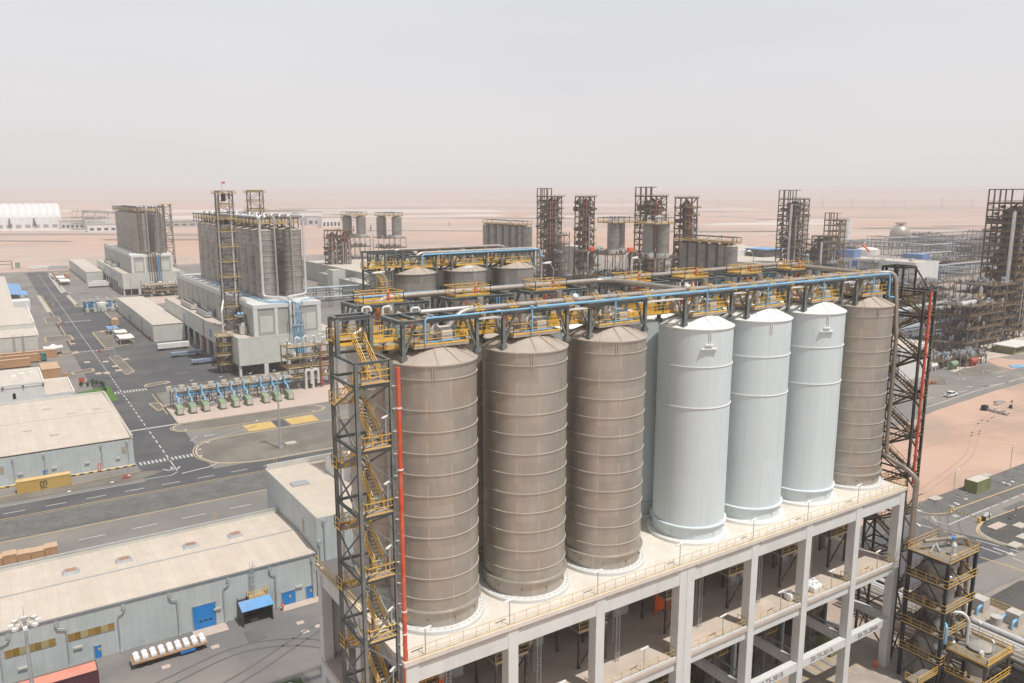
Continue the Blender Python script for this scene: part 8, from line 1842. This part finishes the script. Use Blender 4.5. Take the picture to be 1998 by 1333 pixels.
# road lamps and posts
def road_lamp(px_, py_, ptop, label, arm=(1.6, 0.4)):
    b = at(px_, py_); h = zat(ptop, b.x, b.y); t = thing('road_lamp', label, 'lamp', (b.x, b.y, 0.1), 'road lamps'); MB().box(b.x - 0.5, b.y - 0.4, 0.1, b.x + 0.5, b.y + 0.4, 0.5).build('base', KERB, t); m = MB(); m.tube([(b.x, b.y, 0.5), (b.x, b.y, h - 0.3), (b.x + arm[0] * 0.4, b.y + arm[1] * 0.4, h), (b.x + arm[0], b.y + arm[1], h)], 0.08, 6); m.build('pole', GALV, t); MB().bar((b.x + arm[0] - .1, b.y + arm[1], h), (b.x + arm[0] + 0.7, b.y + arm[1], h), 0.3, 0.14).build('lamp_head', WHITE, t)
road_lamp(1857, 992, 920, 'thin road lamp on the gravel by the sand lot, left of the olive container'.replace('left of', 'before')); road_lamp(1967, 948, 870, 'thin road lamp on the gravel beyond the olive container'); road_lamp(1871, 732, 690, 'thin lamp at the corner of the plant road by the process units'); road_lamp(1846, 747, 700, 'thin lamp on the gravel corner by the white cabin'); road_lamp(1917, 728, 690, 'thin lamp on the gravel island by the red earth')
for k, (qx, qy, lab) in enumerate(((1793, 998, 'at the near corner of the gravel shoulder'), (1884, 975, 'beside the olive container'), (1864, 983, 'by the lamp on the gravel shoulder'), (1868, 985, 'second by the lamp on the gravel shoulder'), (1975, 941, 'near the far lamp on the gravel shoulder'), (1958, 943, 'in front of the far lamp on the gravel shoulder'))): p = at(qx, qy); bw_post(p.x, p.y, 'black and white striped post ' + lab, 2.2)
def sign(qx, qy, label, shape, z=2.6):
    p = at(qx, qy); t = thing('road_sign', label, 'sign', (p.x, p.y, 0.1)); m = MB(); n = MB()
    for k in range(6): (m if k % 2 else n).cyl((p.x, p.y), 0.08, 0.1 + k * 0.45, 0.1 + (k + 1) * 0.45, 8)
    m.build('black_band', DARK, t); n.build('white_band', WHITE, t); c = Vector((p.x, p.y - 0.1, z)); u = Vector((0.55, -0.83, 0)); d = Vector((0.83, 0.55, 0))
    def disc(r, k, off, mm, nm):
        q = MB(); q.add([c + d * (r * math.cos(a)) + Vector((0, 0, r * math.sin(a))) + u * 0 + Vector((-d.y, d.x, 0)) * -off for a in [math.pi / 2 + 6.2832 * i / k for i in range(k)]], [tuple(range(k))]); q.add([c + d * (r * math.cos(a)) + Vector((0, 0, r * math.sin(a))) + Vector((-d.y, d.x, 0)) * (0.03 - off * 0.1) for a in [math.pi / 2 + 6.2832 * i / k for i in range(k)]], [tuple(reversed(range(k)))]); q.build(nm, mm, t)
    if shape == 'round': disc(0.62, 20, 0.0, REDP, 'red_rim'); disc(0.44, 20, 0.02, WHITE, 'sign_face'); q = MB(); v = Vector((-d.y, d.x, 0)) * -0.04; q.bar(c - d * 0.34 + Vector((0, 0, 0.34)) + v, c + d * 0.34 - Vector((0, 0, 0.34)) + v, 0.03, 0.13); q.build('red_bar', REDP, t)
    else: disc(0.75, 3, 0.0, REDP, 'red_rim'); disc(0.48, 3, 0.02, WHITE, 'sign_face')
sign(1979, 1016, 'round red rimmed sign on a striped post on the dark gravel island', 'round'); sign(1928, 1024, 'red triangle warning sign by the boom barrier', 'tri', 2.0)
t = thing('boom_barrier', 'yellow and black boom barrier lowered across the access road', 'barrier', (at(1910, 1022).x, at(1910, 1022).y, 0.1)); a = at(1910, 1021); b = at(1853, 1003); m = MB(); n = MB(); N = 16
for k in range(N): u, v = Vector((a.x, a.y, 1.1)).lerp(Vector((b.x, b.y, 1.1)), k / N), Vector((a.x, a.y, 1.1)).lerp(Vector((b.x, b.y, 1.1)), (k + 1) / N); (m if k % 2 else n).bar(u, v, 0.13)
m.box(a.x - 0.3, a.y - 0.3, 0.1, a.x + 0.3, a.y + 0.3, 1.3); m.box(b.x - 0.12, b.y - 0.12, 0.1, b.x + 0.12, b.y + 0.12, 1.3); m.build('yellow_band', YEL, t); n.build('black_band', DARK, t); q = at(1918, 1017); MB().lathe([(0.5, 0), (0.6, 0.4), (0.45, 0.95)], (q.x, q.y, 0.1), 12).build('counterweight', RUBBER, t)
for k, (qx, qy, w_, lab) in enumerate(((1825, 975, 1.6, 'on the gravel shoulder near the silo frame'), (1922, 930, 1.6, 'on the gravel shoulder behind the olive container'), (1945, 1029, 2.4, 'pinkish one on the dark gravel island by the warning sign'), (1990, 1028, 1.6, 'on the dark gravel island at the round sign'), (1980, 1066, 1.6, 'at the rim of the dark gravel island'), (1997, 1050, 1.6, 'in the middle of the dark gravel island'))):
    p = at(qx, qy); o = MB().box(p.x - w_, p.y - 0.9, 0.12, p.x + w_, p.y + 0.9, 0.42); tag(o.build('concrete_cover', KERB if k != 2 else SLABP, loc=(p.x, p.y, 0.12)), 'flat concrete pit cover ' + lab, 'pit cover')
p = at(1940, 804); t = thing('scrap_heap', 'heap of dark pipe scrap lying on the sand lot', 'scrap', (p.x, p.y, 0.1)); m = MB(); rr = random.Random(3)
for k in range(16): q = at(1918 + k * 3, 799 + k * 0.8); m.bar((q.x + rr.uniform(-2, 2), q.y + rr.uniform(-1, 1), 0.3), (q.x + rr.uniform(-2, 2), q.y + rr.uniform(-2, 2), rr.uniform(0.4, 1.2)), 0.35); m.obox((q.x, q.y, 0.4), (rr.uniform(.5, 1.4), 0.8, rr.uniform(0.4, 1.0)), rr.random())
m.build('pipe_pieces', GREYPL, t); m = MB(); q = at(1920, 801); m.box(q.x - 1, q.y - 0.8, 0.1, q.x + 0.8, q.y + 0.6, 1.8); m.build('dark_drum', RUBBER, t)
p = at(1950, 788); o = MB().add([(p.x - 4, p.y - 0.8, 0.13), (p.x + 4, p.y - 0.6, 0.13), (p.x + 4.5, p.y + 0.8, 0.35), (p.x - 3, p.y + 0.9, 0.3)], [(0, 1, 2, 3)]); m = MB(); m.obox((p.x, p.y, 0.3), (7, 1.2, 0.35), 0.1); m.obox((p.x + 1, p.y + 1.0, 0.4), (3, 1.0, 0.5), -0.2); tag(m.build('board_stack', GREYPL, loc=(p.x, p.y, 0.1)), 'low stack of dark boards on the sand lot behind the scrap heap', 'boards')
p = at(1973, 797); t = thing('lot_sign', 'small triangular marker on a post on the sand lot', 'sign', (p.x, p.y, 0.1)); MB().bar((p.x, p.y, 0.1), (p.x, p.y, 2.2), 0.12).build('post', DARK, t); MB().lathe([(0.6, 0.1), (0.5, 1.2)], (p.x - 0.5, p.y, 0), 8).build('drum', RUBBER, t); MB().lathe([(0.5, 2.2), (0.02, 3.1)], (p.x, p.y, 0), 3).build('marker', REDF, t)
b = at(1990, 690); t = thing('guard_cabin', 'white roofed guard cabin with dark green walls beside the red earth', 'cabin', (b.x, b.y + 4, 0.1)); MB().box(b.x - 6, b.y, 0.1, b.x + 12, b.y + 8, 3.4).build('wall', GREENC, t); MB().box(b.x - 7, b.y - 1, 3.401, b.x + 13, b.y + 9, 3.8).build('roof', WHITE, t); m = MB(); m.box(b.x - 4, b.y - 0.05, 1.2, b.x + 2, b.y - 0.006, 2.6); m.build('window', GLASS, t)
for k in range(3):
    q = at(1803 + 9 * k, 749 + (k % 2)); o = MB().obox((q.x, q.y, 0.5), (2.4, 1.4, 0.8), k * 0.4).obox((q.x + 0.4, q.y, 1.05), (1.4, 1.0, 0.3), k); tag(o.build('brick_pallet', paint('brick_red', (0.36, 0.16, 0.10), 0.8), loc=(q.x, q.y, 0.1)), 'pallet of reddish bricks by the dark stair tower, %s from the tower' % ORD[k], 'pallet', 'brick pallets')

# ================================================================== FAR THINGS
w = thing('arched_hall', 'huge white ribbed arched hall far out at the desert edge', 'hall', (-60, 1950, 0.1)); m = MB(); n = 10; hx0, hx1, hy0, hy1 = -420, 137, 1905, 2010
prof = [(hy0, 0.1), (hy0, 14)] + [((hy0 + hy1) / 2 - 52.5 * math.cos(math.pi * k / 14), 14 + 35 * math.sin(math.pi * k / 14)) for k in range(1, 14)] + [(hy1, 14), (hy1, 0.1)]
NR = 44; vs = []; 
for i in range(NR * 4 + 1):
    x = hx0 + (hx1 - hx0) * i / (NR * 4); bul = (0, 1.3, 1.7, 1.3)[i % 4]
    for (yy, zz) in prof: s_ = bul if zz > 14.5 else 0; vs.append((x, yy + (-1 if yy < 1957 else 1) * s_, zz + s_))
L_ = len(prof); fs = [(i * L_ + j, (i + 1) * L_ + j, (i + 1) * L_ + j + 1, i * L_ + j + 1) for i in range(NR * 4) for j in range(L_ - 1)]
fs.append(tuple(range(NR * 4 * L_, NR * 4 * L_ + L_))); m.add(vs, fs); m.build('ribbed_roof', paint('hall_white', (0.66, 0.67, 0.66), 0.6), w, smooth=False); m = MB()
for k in range(34): x = hx0 + 12 + k * 16; m.box(x, hy0 - 0.6, 2, x + 9, hy0 - 0.05, 8)
m.build('dark_openings', paint('hall_opening', (0.25, 0.25, 0.24), 0.8), w)
for q, (px_, D, ww, dd, h, lab, mm) in enumerate(((185, 1850, 46, 40, 22, 'pale box building far behind the far silo building', WALLW), (135, 1860, 40, 40, 17, 'low grey building beside the arched hall', WALLG), (200, 1700, 60, 30, 14, 'long white low building far at the desert edge', WALLW), (620, 1900, 70, 50, 20, 'pale blue grey building far in the desert', WALLB), (598, 2100, 60, 60, 26, 'white building far in the desert', WALLW), (640, 1750, 40, 30, 22, 'light box building far in the desert near the silo pairs', WALLW), (352, 1900, 80, 40, 12, 'low dark roofed building behind the pipe mast', WALLO), (660, 2300, 90, 40, 14, 'far low grey depot in the desert', WALLG))):
    x, y = P(px_, D); w = thing('distant_building', lab, 'building', (x, y, 0.1)); MB().box(x - ww / 2, y - dd / 2, 0.1, x + ww / 2, y + dd / 2, h).build('wall', mm, w); MB().box(x - ww / 2 - 1, y - dd / 2 - 1, h + 0.01, x + ww / 2 + 1, y + dd / 2 + 1, h + 1).build('roof', ROOFP if q % 2 else GALV, w)
    m = MB()
    for k in range(5): xx = x - ww / 2 + ww * (k + 0.3) / 5; m.box(xx, y - dd / 2 - 0.4, 3, xx + ww / 9, y - dd / 2 - 0.02, h * 0.5)
    m.build('window', GLASS, w)
x, y = P(165, 1800); pipe_structure('conveyor_station', 'grey conveyor station far beside the arched hall', x - 24, x + 34, y - 15, y + 15, [12, 24, 36], 300, GREYPL, 60, None, (GALV, DARK), bays=6)
x, y = P(160, 1790); x2, y2 = P(212, 1790); t = thing('conveyor_bridge', 'long grey conveyor bridge from the far station', 'conveyor', ((x + x2) / 2, (y + y2) / 2, 30)); MB().bar((x, y, 36), (x2 + 60, y2 - 30, 30), 5, 5).build('gallery', GREYPL, t); m = MB()
for k in range(6): c = Vector((x, y, 36)).lerp(Vector((x2 + 60, y2 - 30, 30)), k / 5); m.bar((c.x, c.y, 0), (c.x, c.y, c.z), 2)
m.build('leg', GALV, t)
def far_tree(x, y, h, label):
    t = thing('tree', label, 'tree', (x, y, 0.1), 'far trees'); MB().lathe([(0.5, 0), (0.25, h * 0.7)], (x, y, 0), 6).build('trunk', WOOD, t); m = MB(); rr = random.Random(int(x))
    for _ in range(90): k = rr.random(); r = h * 0.22 * (1 - k * 0.8) * rr.uniform(0.3, 1); a = rr.random() * 6.28; c = Vector((x + r * math.cos(a), y + r * math.sin(a), h * (0.2 + 0.8 * k))); u = Vector((rr.uniform(-1, 1), rr.uniform(-1, 1), rr.uniform(-1, 1))).normalized() * h * 0.07; v = u.orthogonal().normalized() * h * 0.05; m.add([c - u, c + v, c + u, c - v], [(0, 1, 2, 3)])
    m.build('crown', LEAF, t, smooth=False)
for k, (px_, D, h) in enumerate(((15, 1850, 22), (63, 1850, 22), (688, 1500, 12), (722, 1480, 14), (660, 1520, 9), (876, 1800, 8))): x, y = P(px_, D); far_tree(x, y, h, 'dark far tree ' + ('before the arched hall, farther out', 'before the arched hall, nearer its end', 'left of the silo pairs'.replace('left of', 'behind'), 'between the two silo pairs', 'among the far desert buildings', 'alone in the open desert')[k])
t = thing('road_gantry', 'dark pipe gantry over the yard end beside the desert', 'gantry', (0, 876, 0.1)); m = MB()
for x in (-30, -12, 4, 19): m.bar((x, 876, 0.1), (x, 876, 8.5), 0.7)
for z in (5.5, 8.3): m.bar((-40, 876, z), (19, 876, z), 0.6)
m.build('frame', DARK, t)
FENCE = paint('fence_grey', (0.30, 0.29, 0.27), 0.8)
t = thing('perimeter_fence', 'thin grey fence between the yard and the desert', 'fence', (70, 868, 0.1)); m = MB()
for k in range(60): m.bar((-200 + k * 9, 868, 0.1), (-200 + k * 9, 868, 3.0), 0.16)
m.build('post', FENCE, t); m = MB()
for z in (0.8, 1.9, 2.9): m.bar((-200, 868, z), (335, 868, z), 0.1)
m.build('rail', FENCE, t)
for k, (px_, lab) in enumerate(((76, 'long white pipe stack at the end of the main road'), (112, 'low pale stack by the yard end, nearer the far shed'))): p = at(px_, 525); o = MB().box(p.x - 8, p.y - 4, 0.3, p.x + 8, p.y - 1, 2.2).box(p.x - 7, p.y + 0.5, 0.3, p.x + 9, p.y + 3, 2.8); tag(o.build('pipe_stack', WHITE if k == 0 else GALV, loc=(p.x, p.y, 0.1)), lab, 'stack')
p = at(35, 523); o = MB().box(p.x - 2, p.y - 1, 0.1, p.x + 2, p.y + 1, 4.8).box(p.x - 2.1, p.y - 1.1, 4.801, p.x + 2.1, p.y + 1.1, 5.2); tag(o.build('green_cabin', GREENU, loc=(p.x, p.y, 0.1)), 'small green cabin at the yard end by the gantry', 'cabin')
first = None
for k, (px_, D, h) in enumerate(((1400, 4200, 46), (1520, 4600, 46), (1606, 4300, 46), (1662, 4000, 50), (1725, 4500, 46), (1765, 4400, 46), (1838, 4000, 54), (1897, 4300, 50), (1212, 4800, 46), (1950, 4100, 50), (1340, 4900, 44))):
    x, y = P(px_, D); t = thing('power_pylon', 'faint lattice power pylon on the hazy horizon, %s from the huge dark tower' % ORD[10 - k], 'pylon', (x, y, 0), 'power pylons on the horizon'); m = MB()
    for sx in (-4, 4):
        for sy in (-4, 4): m.bar((x + sx, y + sy, 0), (x + sx * 0.15, y + sy * 0.15, h), 0.4)
    for z, s in ((h * 0.62, 11), (h * 0.78, 9), (h * 0.93, 7)): m.bar((x - s * 0.6, y + s * 0.8, z), (x + s * 0.6, y - s * 0.8, z), 0.4)
    for q in range(6): z = h * q / 6; r = 4 * (1 - 0.85 * q / 6); m.bar((x - r, y - r, z), (x + r * .85, y + r * .85, z + h / 6), 0.25); m.bar((x + r, y - r, z), (x - r * .85, y + r * .85, z + h / 6), 0.25)
    m.build('lattice', GREYPL, t)
# ================================================================== HAZE
hz_ = bpy.data.materials.new('desert_haze'); hz_.use_nodes = True; q = hz_.node_tree
q.nodes.remove(q.nodes['Principled BSDF']); pv = q.nodes.new('ShaderNodeVolumePrincipled'); pv.inputs['Color'].default_value = (0.78, 0.735, 0.73, 1); pv.inputs['Density'].default_value = 0.00023
q.links.new(pv.outputs[0], q.nodes['Material Output'].inputs['Volume'])
hb = MB(); hb.box(-12500, -12500, -1.0, 12500, 12500, 92.0); struct(hb.build('haze', hz_, smooth=False), 'stuff')
